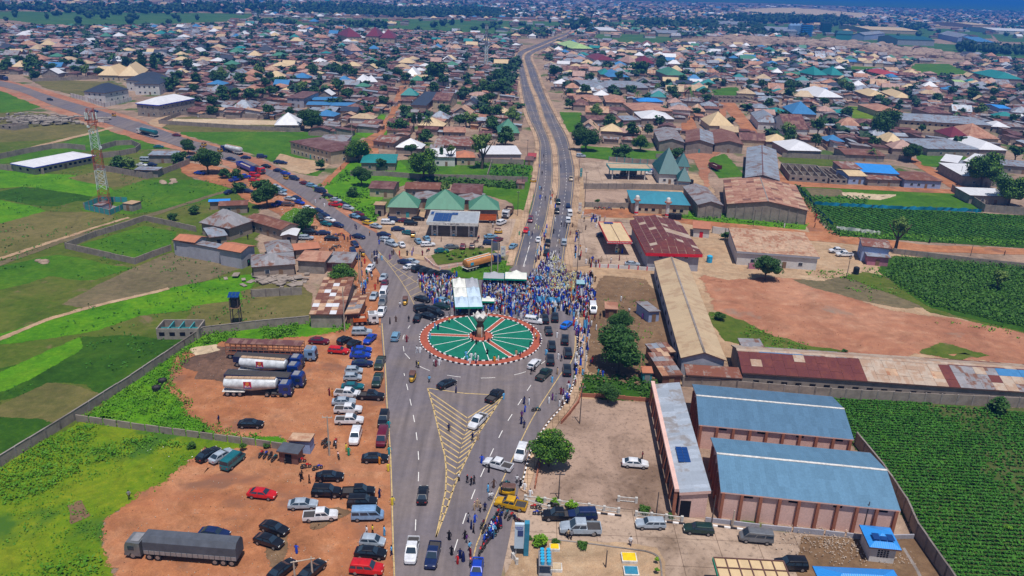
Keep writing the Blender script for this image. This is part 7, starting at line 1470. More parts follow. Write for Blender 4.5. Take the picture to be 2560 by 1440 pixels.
V = """sedan silver 830 905 -1
suv silver 905 833 6 silver jeep first in line below the orange truck of people
sedan blue 925 850 255 blue car with open doors behind the silver jeep
hatch black 862 853 55 black car parked askew, left of the second black one by the yard top
hatch black 886 862 62 black car parked askew, nearer the road at the yard top
sedan maroon 798 855 -3 dark red car alone beside the cattle trailer cab
wagon red 847 879 -5 bright red estate car heaped with luggage
sedan blue 904 877 4 rear one of two royal blue cars side by side
sedan blue 901 891 4 front one of two royal blue cars side by side
sedan navy 906 906 4 dark navy car below the two royal blue cars
hatch silver 885 924 5 silver blue car, upper of the silver pair in the row
hatch silver 882 941 6 silver blue car, lower of the silver pair in the row
sedan teal 882 964 4 dark teal car between silver pair and white pickups
pickup white 870 982 -4 white pickup truck, topmost of three in the row
sedan silver 860 1002 6 silver car with a low bonnet between white pickups
pickup white 871 1022 3 white pickup truck with an open door, middle of three in the row
pickup white 874 1049 3 white pickup truck, lowest of three in the row
suv white 889 1090 272 white jeep pointing at the camera below the pickup row
sedan black 628 1058 2 black car alone on the dirt below the tankers
suv black 959 1047 272 long black jeep parked on the road edge facing the camera
van maroon 956 1094 271 maroon minivan behind the long black jeep
pickup army_green 950 905 268 camouflaged green army pickup full of soldiers
pickup dark_green 944 948 270 dark green covered pickup behind the army pickup
pickup black 928 988 -2 black armoured gun truck at the end of the pickup row
pickup white 954 782 268 white and blue pickup with a sunroof at the head of the roadside line
suv grey 957 757 270 grey jeep second in the roadside line
van white 959 736 270 white van third in the roadside line
sedan silver 935 742 268 silver car parked left of the roadside line
sedan white 926 671 262 white car swamped by people at the verge
sedan silver 959 695 265 blue tinted silver car on the road edge
sedan maroon 961 711 268 maroon car behind the tinted silver one
wagon light_blue 989 843 90 light blue estate car driving alone on the left lane
sedan black 1117 957 48 black car driving just below the roundabout
pickup black 1237 988 62 black police pickup crossing the top of the chevrons
pickup white 1194 1052 246 white pickup with tan cargo driving over the chevrons
sedan black 1056 750 -28 black car nearest the gore hatching
sedan light_blue 1108 754 -28 pale blue car left of the large tents
sedan dark_green 1105 768 -25 dark green car left of the large tents
suv black 1057 774 28 black jeep, upper left of the cluster at the roundabout
suv black 1090 783 -38 black jeep, middle of the cluster at the roundabout
sedan black 1072 793 -32 black car, bottom of the cluster at the roundabout
sedan black 1044 796 86 black car, leftmost of the cluster at the roundabout
van white 1482 774 268 white van on the red earth right of the crowd
suv white 1334 804 -15 white jeep with open doors in the crowd at the roundabout edge
suv black 1362 800 92 black jeep, left of the two leading the convoy
suv black 1387 796 88 black jeep, right of the two leading the convoy
sedan black 1371 829 94 black car with a silver roof glare in the convoy
sedan bright_blue 1416 814 62 bright blue old saloon car slanting across the lane
suv black 1412 852 86 black jeep behind the bright blue saloon
suv black 1379 868 90 black jeep, middle of the left convoy lane
suv black 1419 885 90 black jeep, middle of the right convoy lane
suv black 1375 900 90 black jeep, last of the left convoy lane
suv black 1417 923 88 black jeep with an open door, last of the right convoy lane
pickup dark_green 1360 934 62 dark police pickup with a lidded bed behind the convoy
wagon white 1336 907 66 white and red car with an open boot beside the ring path
pickup beige 1427 447 88 small tan pickup driving away up the divided road
suv silver 1452 389 0 silver blue jeep parked by the hedge right of the divided road
pickup dark_green 1395 505 88 dark pickup leading the queue on the divided road
pickup black 1392 528 88 long black pickup second in the queue on the divided road
sedan navy 1420 514 88 dark blue car beside the queue on the divided road
van white 1424 534 90 white van ahead of the white jeep on the divided road
suv white 1420 551 88 white jeep behind the white van on the divided road
suv maroon 1326 550 265 dark maroon jeep at the left kerb of the divided road
sedan red 1315 576 262 red car with men standing at its rear on the divided road
sedan white 1346 599 84 white car driving up the western carriageway
suv silver 1410 607 86 silver jeep driving on the eastern carriageway
pickup black 1369 608 84 black pickup carrying people beside the median end
suv black 1366 633 84 black jeep at the tip of the median
sedan light_blue 1283 616 70 light blue car at the west kerb near the tank trailer
sedan navy 1508 588 0 dark car half hidden by the beige topped canopy
sedan silver 1580 661 -4 silver car behind the purple and white fence
suv white 1625 433 180 white and red small truck under the teal canopy end
sedan grey 1542 439 90 grey car at the left pump of the teal canopy
suv blue 1637 425 180 blue jeep behind the teal canopy
suv navy 655 391 10 dark jeep at the far roadside shed
sedan navy 697 404 10 left of two dark cars on the sandy forecourt
sedan navy 706 406 -8 right of two dark cars on the sandy forecourt
sedan black 666 415 -25 black car at the top of the roadside row
sedan navy 696 426 -22 navy car second in the roadside row
sedan blue 714 433 -25 blue car third in the roadside row
suv navy 736 446 -30 navy jeep fourth in the roadside row
sedan maroon 762 458 -28 maroon car fifth in the roadside row
wagon light_blue 780 464 -25 pale blue estate car sixth in the roadside row
van navy 802 478 -28 navy van at the foot of the sandy lane
sedan black 819 490 -25 black car on the lane corner
sedan silver 840 500 -25 silver blue car beside the red pickup
pickup red 840 512 -12 red pickup with people on the upper verge
sedan black 859 511 -30 black car right of the red pickup
wagon silver 871 520 -30 silver estate car right of the red pickup
sedan maroon 897 535 -35 maroon car on the upper verge beside a light blue one
sedan light_blue 887 541 -35 light blue car on the upper verge
sedan black 911 548 -32 black car above the yellow car
sedan yellow 921 558 -30 bright yellow car on the upper verge
sedan silver 940 566 -30 silver car right of the yellow car
sedan silver 690 466 -28 silver car, upper left of the mango tree group
sedan light_blue 704 475 -26 pale blue car beside the mango tree
sedan silver 704 484 -24 silver blue car, lowest beside the mango tree
sedan silver 725 497 -20 silver car with a dark roof on the lower verge
sedan navy 741 495 -35 navy car left of the royal blue one on the verge
sedan blue 749 506 -35 royal blue car on the lower verge
wagon brown 721 511 0 brown estate car under the mango tree edge
sedan white 771 520 -25 white and red car on the lower verge
sedan navy 795 527 -35 navy car, top of a file on the lower verge
sedan navy 811 538 -35 navy car, second of a file on the lower verge
suv black 801 547 -60 black jeep beside the white car on the verge
sedan white 824 550 -30 white car on the lower verge
sedan teal 816 560 -30 dark teal car on the lower verge
sedan navy 845 563 -30 navy car at the road edge below the teal one
sedan navy 809 583 8 navy car beside the leafy tree in the village
suv black 776 582 0 black jeep in the shade by the village tree
wagon silver 766 595 2 silver estate car by the white shed
sedan black 829 597 4 long black car facing right in the village yard
sedan navy 897 592 -22 navy car on the asphalt edge
sedan navy 887 611 -62 navy car, upper of a file facing the junction
sedan navy 882 627 -70 navy car, middle of a file facing the junction
sedan navy 891 641 -65 navy car, lowest of a file facing the junction
pickup blue 696 510 60 blue pickup in the deep shade of the mango tree
suv white 970 557 2 white jeep at the left corner of the station yard
suv navy 986 551 4 navy jeep beside the white one in the station yard
sedan maroon 1012 552 5 dark red car in front of the left green shop
suv black 1027 559 0 black jeep in front of the left green shop
sedan black 1045 547 0 black car beside the silver canopy roof
sedan navy 995 573 6 navy car in the middle left of the station yard
sedan teal 1022 583 -20 teal car behind the brown fence in the station yard
sedan navy 960 587 -15 navy car at the verge crowd
wagon silver 968 601 -20 silver estate car wrapped in blue and white people
wagon silver 980 611 -40 silver green car behind the verge crowd
sedan white 1004 612 112 white car parked alone at the yard mouth
sedan light_blue 1045 603 112 pale blue car, left of the pair in the forecourt
sedan light_blue 1067 597 112 pale blue car, right of the pair in the forecourt
wagon white 1070 612 18 white estate car in the forecourt
sedan teal 1104 628 14 teal car at the curved garden wall
sedan grey 1129 618 16 grey car at the curved garden wall
hatch maroon 1157 617 88 maroon car standing alone in the forecourt
hatch brown 1180 616 90 brown car standing alone in the forecourt
sedan light_blue 1227 592 20 light blue car at the right of the forecourt
sedan maroon 1245 600 60 maroon car at the right of the forecourt
wagon navy 1225 608 0 navy estate car behind the sign in the forecourt
suv white 1254 557 60 white jeep at the right exit of the forecourt
sedan navy 1012 657 -32 navy car, first of the file by the curved garden
sedan silver 1030 655 -25 silver car, second of the file by the curved garden
sedan white 1026 668 45 white car with open door by the curved garden
suv black 1046 674 55 black jeep, left of three by the curved garden
suv black 1064 680 60 black jeep, middle of three by the curved garden
suv black 1082 686 62 black jeep, right of three by the curved garden
suv black 1118 689 -15 black jeep in the crowd beside the tank trailer tail
sedan teal 397 366 10 teal car at the dirt turning beyond the mast
sedan navy 577 397 -20 navy car on the north west road
sedan navy 615 393 2 navy car parked behind the white cement tanker
sedan navy 478 394 -5 upper navy car under the roadside tree
sedan navy 486 398 -10 lower navy car under the roadside tree
sedan white 355 412 -8 white car in the walled yard beyond the mast
sedan navy 380 411 -8 navy car in the walled yard beyond the mast
van silver 366 400 0 silver van in the walled yard beyond the mast
sedan blue 500 432 -10 blue car in the shade of the mango tree
pickup blue 588 449 60 pale blue pickup in the vehicle group by the fields
pickup blue 611 442 15 blue pickup facing right in the vehicle group by the fields
sedan navy 603 462 -25 navy car in the vehicle group by the fields
sedan navy 573 480 70 navy car at the field corner
sedan navy 620 478 -10 navy car by the brown shack
suv red 637 438 -20 red jeep at the tail of the blue stake truck
sedan red 636 450 -10 red car behind the roadside trees
sedan black 125 247 -28 black car on the far north west road
sedan navy 236 277 -5 navy car meeting the mast top on the far road
sedan maroon 442 337 -10 maroon car right of the green tanker
sedan black 522 1134 62 black car, left of three parked by the stone wall
sedan silver 555 1138 60 silver blue car, middle of three parked by the stone wall
van teal 584 1152 72 dark teal van with open doors, right of three parked by the stone wall
sedan navy 537 1334 -8 dark car partly hidden behind the covered trailer
sedan red 656 1234 -7 bright red car alone in the middle of the dirt yard
sedan black 825 1190 4 black car, top of the dark group in the yard
suv black 817 1229 0 black jeep left of the police pickup in the yard
pickup black 897 1229 6 black police pickup with a pale bed in the yard
suv black 906 1255 3 black jeep between the police pickup and the printed van
sedan silver 758 1260 6 silver blue car left of the black jeep in the yard
pickup white 802 1289 8 white pickup with a black bed in the yard
van steel_blue 920 1288 5 pale blue printed van beside the road
sedan black 687 1320 -22 upper of two black cars parked in parallel
sedan black 673 1352 -20 lower of two black cars parked in parallel
hatch silver 932 1353 -4 silver hatchback beside the road edge
sedan black 927 1382 -4 black car below the silver hatchback
suv red 917 1422 -4 bright red jeep with an open door at the lower edge
sedan black 707 1424 60 black car cut by the lower edge, left of the H frame
sedan black 781 1426 62 black car under the H frame pole
sedan black 938 1144 4 black car beside the yellow edge line
sedan black 1057 1236 92 black car driving away in the middle of the road
pickup white 1030 1376 271 white pickup with a rack of pink goods driving towards the camera
pickup navy 1082 1388 267 dark police pickup driving beside the laden white one
sedan blue 1192 1424 268 royal blue car at the lower edge of the road
pickup white 1245 1161 158 white pickup with a black bed cover turning at the lay-by
pickup gold 1277 1260 166 golden yellow pickup with flashing bar by the motorcycles
suv white 1302 1132 258 silver white jeep parked against the kerb tree
sedan white 1587 1157 -4 white car alone in the stained concrete yard
pickup black 1397 1288 182 black pickup loaded with orange goods on the service road
suv navy 1455 1288 184 dark jeep beside the loaded black pickup
wagon silver 1625 1309 182 silver blue estate car parked at the railing
wagon dark_green 1745 1322 176 dark green estate car with its boot open
van grey 1888 1344 174 dark grey people carrier at the painted wall
suv black 1975 1412 180 black jeep beside the blue roofed cabin yard
pickup white 2092 628 182 rear white pickup beside the pink and blue hut
pickup white 2110 637 182 front white pickup beside the pink and blue hut""".split('\n')
SHIFT = 0
for ln in V[1:]:
    kd,col,x,y,dg,lab = ln.split(' ',5); x,y = float(x),float(y)
    car(kd,col,x,y + (6 if y > 900 else 3),float(dg),lab,det=y > 560)
def lorry(label,px0,py0,px1,py1,cabcol,body,bcol,name='lorry',cat='lorry',lowcab=False,group='lorries',W=2.5,hb=2.6):
    a,b = P(px0,py0),P(px1,py1); d = b - a; L = d.length; rz = math.atan2(d.y,d.x); c = (a + b) / 2; r_ = empty(name,(c.x,c.y,.17),rz,label,cat,group); x1 = L / 2; x0 = -L / 2; cl = 2.3 if cabcol else 0
    if cabcol:
        m = MB(); cx = x1 - cl; hh = 2.7; W2 = W / 2
        m.loft([[(cx,-W2,z),(x1 + o,-W2 * s,z),(x1 + o,W2 * s,z),(cx,W2,z)] for z,o,s in ((.5,0,.96),(1.4,.02,.96),(1.5,0,.96),(2.3,-.12,.93),(2.7,-.3,.9))]); m.build('cab','car_' + cabcol,r_,30)
        m = MB(); m.box(x1 + .05,0,.45,.12,W * .96,.4,bottom=True); m.box(cx + .05,-W2 - .02,.45,1.1,.1,.5,bottom=True); m.build('bumper','chassis',r_); m = MB(); m.box(x1 + .03,0,.95,.06,W * .6,.42,bottom=True); m.build('grille','chassis',r_); m = MB(); m.box(cx + .8,0,2.68,1.2,W * .7,.16,bottom=True); m.build('roof_hatch','metal_grey',r_)
        m = MB(); m.poly([(x1 + .03,-W2 * .8,1.55),(x1 + .03,W2 * .8,1.55),(x1 - .1,W2 * .78,2.25),(x1 - .1,-W2 * .78,2.25)]); m.build('windscreen','glass',r_)
        for s in (-1,1): m = MB(); m.box(x1 - 1.0,s * W2 * .985,1.5,.9,.05,.65,bottom=True); m.build('side_window','glass',r_)
        for s in (-1,1): m = MB(); m.box(x1 + .04,s * .9,.7,.06,.35,.25,bottom=True); m.build('headlight','lamp',r_)
    m = MB(); m.box(-cl * .1,0,.75,L - .6,.9,.28,bottom=True)
    if L > 9: m.cyl((x1 - cl - 1.4,-1.1,.75),(x1 - cl - .5,-1.1,.75),.3,.3,8)
    m.build('chassis','chassis',r_); wh = wheel_mesh(.5,.5); xs_ = ([x1 - 1.1] if cabcol else []) + [x0 + .8,x0 + 2.0] + ([x0 + 3.2] if L > 11 else []) + ([x1 - cl - 1.2,x1 - cl - 2.4] if L > 11 and cabcol else [])
    for x in xs_:
        for s in (-1,1): link('wheel',wh,r_,(x,s * (W / 2 - .28),.5))
    bx0,bx1 = x0,x1 - cl - (.5 if cabcol else 0); bl = bx1 - bx0; bc = (bx0 + bx1) / 2
    if body == 'tarp':
        m = MB(); w = W / 2; m.loft([[(x,-w,1.1),(x,-w,1.1 + hb * .72),(x,-w * .55,1.1 + hb * .98),(x,w * .55,1.1 + hb * .98),(x,w,1.1 + hb * .72),(x,w,1.1)] for x in [bx0 + bl * k / 12 for k in range(13)]]); m.build('tarpaulin',bcol,r_,30)
        m = MB(); n = int(bl / .75)
        for k in range(n): m.box(bx0 + bl * (k + .5) / n,0,1.05,bl / n * .88,W + .08,.62,bottom=True)
        m.build('side_board','metal_grey',r_)
    elif body == 'box':
        m = MB(); m.box(bc,0,1.05,bl,W,hb); m.poly([(bx0 + .1,-W / 2 + .1,1.06 + hb),(bx1 - .1,-W / 2 + .1,1.06 + hb),(bx1 - .1,W / 2 - .1,1.06 + hb),(bx0 + .1,W / 2 - .1,1.06 + hb)],1); m.build('cargo_body',[bcol,'chassis'],r_)
        if 'writing' in label: lettering(r_,'NAWAZ TRANSPORT',(bx1 - 1.7,-W / 2 - .02,1.7),.45,'ink_white')
    elif body == 'open':
        m = MB(); m.box(bc,-W / 2,1.05,bl,.1,hb * .55); m.box(bc,W / 2,1.05,bl,.1,hb * .55); m.box(bx0,0,1.05,.1,W,hb * .55); m.box(bx1,0,1.05,.1,W,hb * .7); m.box(bc,0,1.0,bl,W,.12); m.build('open_body',bcol,r_)
        m = MB(); m.box(bc,0,1.2,bl * .9,W * .86,hb * .25,0,0,.9,.8); m.build('load','d_brown' if 'dump' in label else 'rubble',r_); m = MB()
        for k in range(int(bl / .9)): m.box(bx0 + .5 + k * .9,-W / 2 - .07,1.05,.12,.06,hb * .55); m.box(bx0 + .5 + k * .9,W / 2 + .07,1.05,.12,.06,hb * .55)
        m.build('side_rib',bcol,r_)
    elif body == 'cage':
        m = MB(); n = int(bl / 1.1)
        for k in range(n + 1):
            for s in (-1,1): m.box(bx0 + bl * k / n,s * W / 2,1.05,.12,.1,hb)
        for z in (1.05,1.55,2.2,2.9):
            for s in (-1,1): m.box(bc,s * W / 2,z,bl,.07,.14,bottom=True)
        m.build('cage','w_pinkcol',r_); m = MB(); m.box(bc,0,1.05 + hb,bl,W + .1,.1,bottom=True); m.build('roof',bcol,r_); m = MB(); m.box(bc,0,1.0,bl,W,.12); m.build('deck','wood',r_)
    elif body == 'tank':
        m = MB(); pr = [(0,.55),(.12,.9),(.5,1.0),(bl * .35,1.0),(bl * .5,1.0),(bl * .65,1.0),(bl - .5,1.0),(bl - .12,.9),(bl,.55)]
        m.loft([[(bx0 + x,W / 2 * .98 * s * math.cos(t),2.35 + 1.15 * s * (math.sin(t) if math.sin(t) > 0 else math.sin(t) * (1.0 if 'cement' not in label else .75 + .6 * (1 - abs(x / bl - .5) * 2)))) for t in [math.pi * 2 * k / 16 for k in range(16)]] for x,s in pr]); tk = m.build('tank',bcol,r_,40)
        m = MB(); m.box(bc,0,3.3 if 'orange' in label else 3.48,bl * .94,1.7 if 'orange' in label else .9,.1,bottom=True); m.build('walkway','fascia_white' if 'orange' in label else 'paving' if 'cement' in label else 'metal_grey',r_)
        if 'cement' in label:
            m = MB(); m.box(bc - .3,-W / 2 - .03,2.0,1.5,.04,1.3,bottom=True); m.build('logo_panel','logo_red',tk); m = MB(); m.cyl((bc - .3,-W / 2 - .06,2.85),(bc - .3,-W / 2 - .1,2.85),.36,.36,12); m.build('logo_sun','logo_orange',tk); lettering(tk,'BUA',(bc - .3,-W / 2 - .07,2.25),.55,'ink_white')
            m = MB(); m.box(bc - .3,-W / 2 - .05,1.9,1.5,.05,.14,bottom=True); m.build('logo_band','logo_blue',tk)
        elif 'orange' in label:
            m = MB(); m.box(bc,0,1.55,bl * .96,W + .02,.8,bottom=True); m.build('orange_band','tank_orange',r_); m = MB(); m.box(bx0 + 1.6,-W / 2 - .06,1.9,1.1,.06,.8,bottom=True); m.build('blue_sign','water_blue',tk)
        m = MB(); m.box(x0 + 2,0,.95,4.4,W,.12,bottom=True); m.build('mudguard','fascia_white',r_)
    FOOT.append((c.x,c.y,L / 2,W / 2,rz)); return r_
def lettering(root,txt,loc,size,mat,rot=(90,0,0)):
    t = text_mesh(root,txt,size,mat); t.location = loc; t.rotation_euler = tuple(R(a) for a in rot); return t
lorry('long trailer truck under a dark grey tarpaulin with a silver green cab',603,1405,326,1383,'grey','tarp','tarp',hb=2.7)
lorry('long brown cattle trailer with a pale steel blue cab, rearmost in the lorry park',572,892,792,900,'steel_blue','cage','r_brown',hb=2.6)
lorry('dark navy trailer behind the upper white cement tanker',590,912,758,922,'cab_blue','box','car_navy',hb=1.3)
lorry('white cement tanker with a red logo, upper of the pair',604,931,752,942,'cab_blue','tank','tank_white')
lorry('navy trailer with white writing between the cement tankers',568,956,762,966,'cab_blue','box','car_navy',hb=1.2)
lorry('white cement tanker with a red logo, lower of the pair',564,985,732,988,'cab_blue','tank','tank_white')
lorry('green fuel tanker with a white cab on the north west road',392,344,347,334,'white','tank','car_teal',W=2.6)
lorry('white cement tanker with a blue cab parked on the far verge',604,388,557,378,'cab_blue','tank','tank_white')
lorry('blue stake truck with a brown load by the mango trees',598,418,634,434,None,'open','car_blue')
lorry('maroon and white bus like truck beside the blue stake truck',637,430,658,437,'red','box','car_maroon',hb=1.6)
lorry('orange dump truck parked behind the silver canopy',1240,557,1196,556,None,'open','car_orange')
lorry('white tipper lorry at the right of the green shops',1276,533,1262,548,'white','open','car_brown')
lorry('tank trailer with white top and orange side and a blue cab on the grass',1162,680,1246,657,'cab_blue','tank','tank_orange',W=2.6)
lorry('rusty red tipper body lying empty on the grass',1776,420,1797,430,None,'open','car_maroon')
lorry('black lorry parked under the teal canopy',1590,441,1550,440,'black','open','car_black')
lorry('blue cabbed truck at the far left of the north west road',2,200,18,202,'cab_blue','box','car_black',W=2.5)
car('pickup','silver',1450,1328,182,'silver long bed truck with rolled banners facing left on the service road',sc=1.2)
t = lorry('orange red flatbed truck crowded with people and a white cab',884,812,946,808,'white','open','car_orange',W=2.5,hb=1.6)
KM = {}
def keke(label,px,py,deg):
    b = P(px,py); r_ = empty('tricycle_taxi',(b.x,b.y,.17),R(deg),label,'tricycle taxi','yellow tricycle taxis')
    if not KM:
        m = MB(); m.loft([ring(x,.35,zm,zs,w,w * .95,w * .8,zs + .02) for x,zm,zs,w in ((-1.3,.7,1.0,.6),(-1.2,.75,1.1,.65),(-.3,.6,.75,.65),(.6,.6,.8,.6),(1.05,.8,1.15,.42),(1.3,.7,.9,.25))]); KM['b'] = m.mesh('body','car_gold',35)
        m = MB(); m.loft([[(x,-w,z - .12),(x,-w * .8,z),(x,w * .8,z),(x,w,z - .12)] for x,w,z in ((-1.3,.6,1.72),(-1.1,.66,1.84),(.5,.62,1.84),(.85,.5,1.68))]); KM['r'] = m.mesh('hood','fascia_brown',40)
        m = MB(); [m.cyl((x,s * .6,.9),(x * .9,s * .6,1.75),.03,.03,5) for x in (-1.2,.3) for s in (-1,1)]; m.box(-.9,0,1.0,.08,1.1,.75,bottom=True); KM['p'] = m.mesh('frame','chassis')
        m = MB(); m.poly([(1.02,-.42,1.15),(1.02,.42,1.15),(.84,.42,1.65),(.84,-.42,1.65)]); KM['w'] = m.mesh('windscreen','glass')
    for nm,k in (('body','b'),('hood','r'),('frame','p'),('windscreen','w')): link(nm,KM[k],r_)
    for x,y in ((-.85,-.5),(-.85,.5),(1.05,0)): link('wheel',wheel_mesh(.24,.12),r_,(x,y,.24))
for lab,x,y,d in [('maroon hooded tricycle taxi driving up beside the gore hatching',1013,762,272),('tricycle taxi driving towards the camera below left of the roundabout',1031,953,268),('tricycle taxi at the top of the north west road',714,449,140),('tricycle taxi behind the blue truck on the far road',550,381,160),('tricycle taxi meeting others on the far road',510,366,160),('tricycle taxi among trucks of the far road',506,374,160),('tricycle taxi on the distant north west road',286,292,-20),('tricycle taxi beside the brown fence of the station',1032,593,100),('tricycle taxi at the right side of the forecourt',1246,585,0),('tricycle taxi with a brown hood behind the yellow pickup',1268,1238,175),('tricycle taxi waiting in the village roadside',906,641,-60),('tricycle taxi on the grass west of the divided road',1333,457,0)]: keke(lab,x,y,d)
MC = {}
def bike(label,px,py,deg,col='red',z=.17):
    b = P(px,py); r_ = empty('motorcycle',(b.x,b.y,z),R(deg),label,'motorcycle','parked motorcycles')
    if 'w' not in MC:
        m = MB(); m.cyl((0,-.05,0),(0,.05,0),.3,.3,12,0); m.cyl((0,-.06,0),(0,.06,0),.16,.16,8,1); MC['w'] = m.mesh('wheel',['tyre','rim'])
        m = MB(); m.cyl((-.65,0,.3),(-.1,0,.45),.05,.05,5); m.cyl((.68,0,.3),(.42,0,.95),.04,.04,5); m.box(0,0,.3,.4,.26,.3); m.cyl((-.1,-.14,.3),(-.75,-.16,.35),.05,.06,6); m.cyl((.42,-.36,1.0),(.42,.36,1.0),.025,.025,5); m.cyl((.42,0,.8),(-.5,0,.6),.04,.04,5); MC['f'] = m.mesh('frame','chassis')
        m = MB(); m.loft([[(x,-w,z_),(x,w,z_),(x,w * .8,z_ + h),(x,-w * .8,z_ + h)] for x,w,z_,h in ((-.75,.1,.76,.1),(-.6,.15,.7,.12),(-.1,.13,.68,.12),(.05,.1,.7,.1))]); MC['s'] = m.mesh('seat','chassis',40)
    if col not in MC: m = MB(); m.loft([[(x,-w,.68),(x,w,.68),(x,w * .6,.68 + h),(x,-w * .6,.68 + h)] for x,w,h in ((0,.1,.12),(.15,.15,.24),(.38,.12,.2),(.45,.05,.1))]); m.cyl((.42,0,.85),(.5,0,.85),.09,.1,8); m.box(.62,0,.58,.45,.14,.06); MC[col] = m.mesh('fuel_tank','car_' + col,40)
    link('frame',MC['f'],r_); link('seat',MC['s'],r_); link('fuel_tank',MC[col],r_); link('wheel',MC['w'],r_,(-.65,0,.3)); link('wheel',MC['w'],r_,(.66,0,.3)); return r_
BK = [(1243,1290,70),(1250,1297,60),(1238,1300,65),(1232,1308,60),(1244,1310,50),(1228,1318,60),(1236,1322,45),(1242,1328,30),(1226,1330,60),(1234,1338,35),(1228,1348,30),(1222,1356,60),(1214,1368,70),(1208,1376,75),(1200,1386,80),(1216,1360,50),(1256,1284,70),(1266,1292,70),(1290,1305,120),(1300,1312,150),(1276,1298,60),(1340,1275,170),(1346,1290,175),(1382,1270,170),(1262,1216,20),(1210,1330,70),(1206,1318,70),(1176,1412,90),
      (653,1142,80),(664,1144,80),(676,1146,80),(686,1152,70),(712,1156,110),(714,1152,20),(752,1158,10),(765,1172,20),(794,1176,30),(812,1110,60),(818,1118,60),(840,1118,100),(846,1146,110),(838,1112,80),(852,590,10),(838,592,10),(830,628,0),(836,622,20),(846,620,10),(1490,524,160),(1500,524,150),(1512,525,160),(1524,525,150),(1556,524,160),(1340,1030,10),(1202,622,0),(1190,608,30),(1196,598,70),(1070,630,60)]
BC = ['red','blue','black','teal','navy','maroon','red']
for i,(x,y,d) in enumerate(BK): c = BC[i % 7]; bike(f'{c} motorcycle {near(x, y)}',x,y,d,c)
PM = {}
def rg(cx,cy,z,rx,ry,n=8): return [(cx + rx * math.cos(2 * math.pi * k / n),cy + ry * math.sin(2 * math.pi * k / n),z) for k in range(n)]
def person_mb(kind,sd=0,n=8):
    r_ = random.Random(sd); m = MB(); st = r_.uniform(-.18,.18)
    if kind in ('robe','veil'):
        w = 1.15 if kind == 'veil' else 1.0; Z = [(.04,.2,.17),(.5,.22,.17),(.95,.2,.14),(1.3,.23,.13),(1.42,.17,.1),(1.46,.07,.07)]
        if kind == 'veil': Z = [(.04,.28,.26),(.5,.26,.23),(1.0,.23,.2),(1.35,.2,.16),(1.5,.13,.12)]
        m.loft([rg(0,0,z,a * w,b * w,n) for z,a,b in Z],1)
    else:
        for s in (-1,1): m.loft([rg(s * .1 + 0,s * st * q,z,a,b,6) for z,a,b,q in ((.03,.06,.11,1.1),(.1,.055,.06,1),(.5,.07,.075,.5),(.9,.1,.1,0))],2)
        m.loft([rg(0,0,z,a,b,n) for z,a,b in ((.84,.17,.12),(1.1,.165,.11),(1.3,.21,.12),(1.42,.17,.1),(1.47,.07,.07))],1)
    for s in (-1,1):
        if kind == 'veil': continue
        f = r_.uniform(-.25,.3); ab = .12 if kind == 'robe' else .04
        m.loft([rg(s * .22,0,1.38,.05,.05,5),rg(s * (.26 + ab),f * .4,1.1,.06 if kind == 'robe' else .045,.05,5),rg(s * (.25 + ab * .8),f,.86,.05 if kind == 'robe' else .035,.035,5)],[1,0 if kind != 'robe' else 1]); m.ball((s * (.25 + ab * .8),f,.82),.045,0,5,3)
    hd = 3 if kind == 'veil' else 0
    m.loft([rg(0,0,1.45,.055,.055,n),rg(0,-.02,1.52,.085,.1,n),rg(0,-.01,1.62,.095,.105,n),rg(0,0,1.7,.08,.09,n),rg(0,0,1.75,.04,.045,n)],[0 if kind != 'veil' else 3,0 if kind != 'veil' else 3,3,3]); 
    if n > 6: m.ball((0,-.12,1.6),.022,0,4,3)
    return m
def person_mesh(kind,top,bot,hat,sd):
    k = (kind,top,bot,hat,sd % 3)
    if k not in PM: PM[k] = person_mb(kind,sd % 3).mesh('person',['skin','cloth_' + top,'cloth_' + bot,'cloth_' + hat],60)
    return PM[k]
PC = 0
def person(px,py,kind,top,bot='black',hat=None,label=None,deg=None,z=.17,group='people on the roads',where=None,v=None):
    global PC
    b = v or P(px,py); hat = hat or ('black' if kind != 'veil' else top); PC += 1
    o = link('person',person_mesh(kind,top,bot,hat,PC),None,(b.x,b.y,z),R(deg if deg is not None else rnd.uniform(0,360))); s = rnd.uniform(.94,1.04); o.scale = (s,s,s)
    nm = {'pale_yellow': 'pale yellow','sky': 'light blue'}.get(top,top)
    what = {'robe': f'person in a {nm} robe','veil': f'person in a {nm} veil','pants': f'person in {nm} shirt and {bot} trousers'}[kind]
    if kind == 'pants' and top == bot: what = f'person dressed in {nm}'
    if not label: label = f'{what} {where or near(px, py)}'
    return tag(o,label,'person',group)
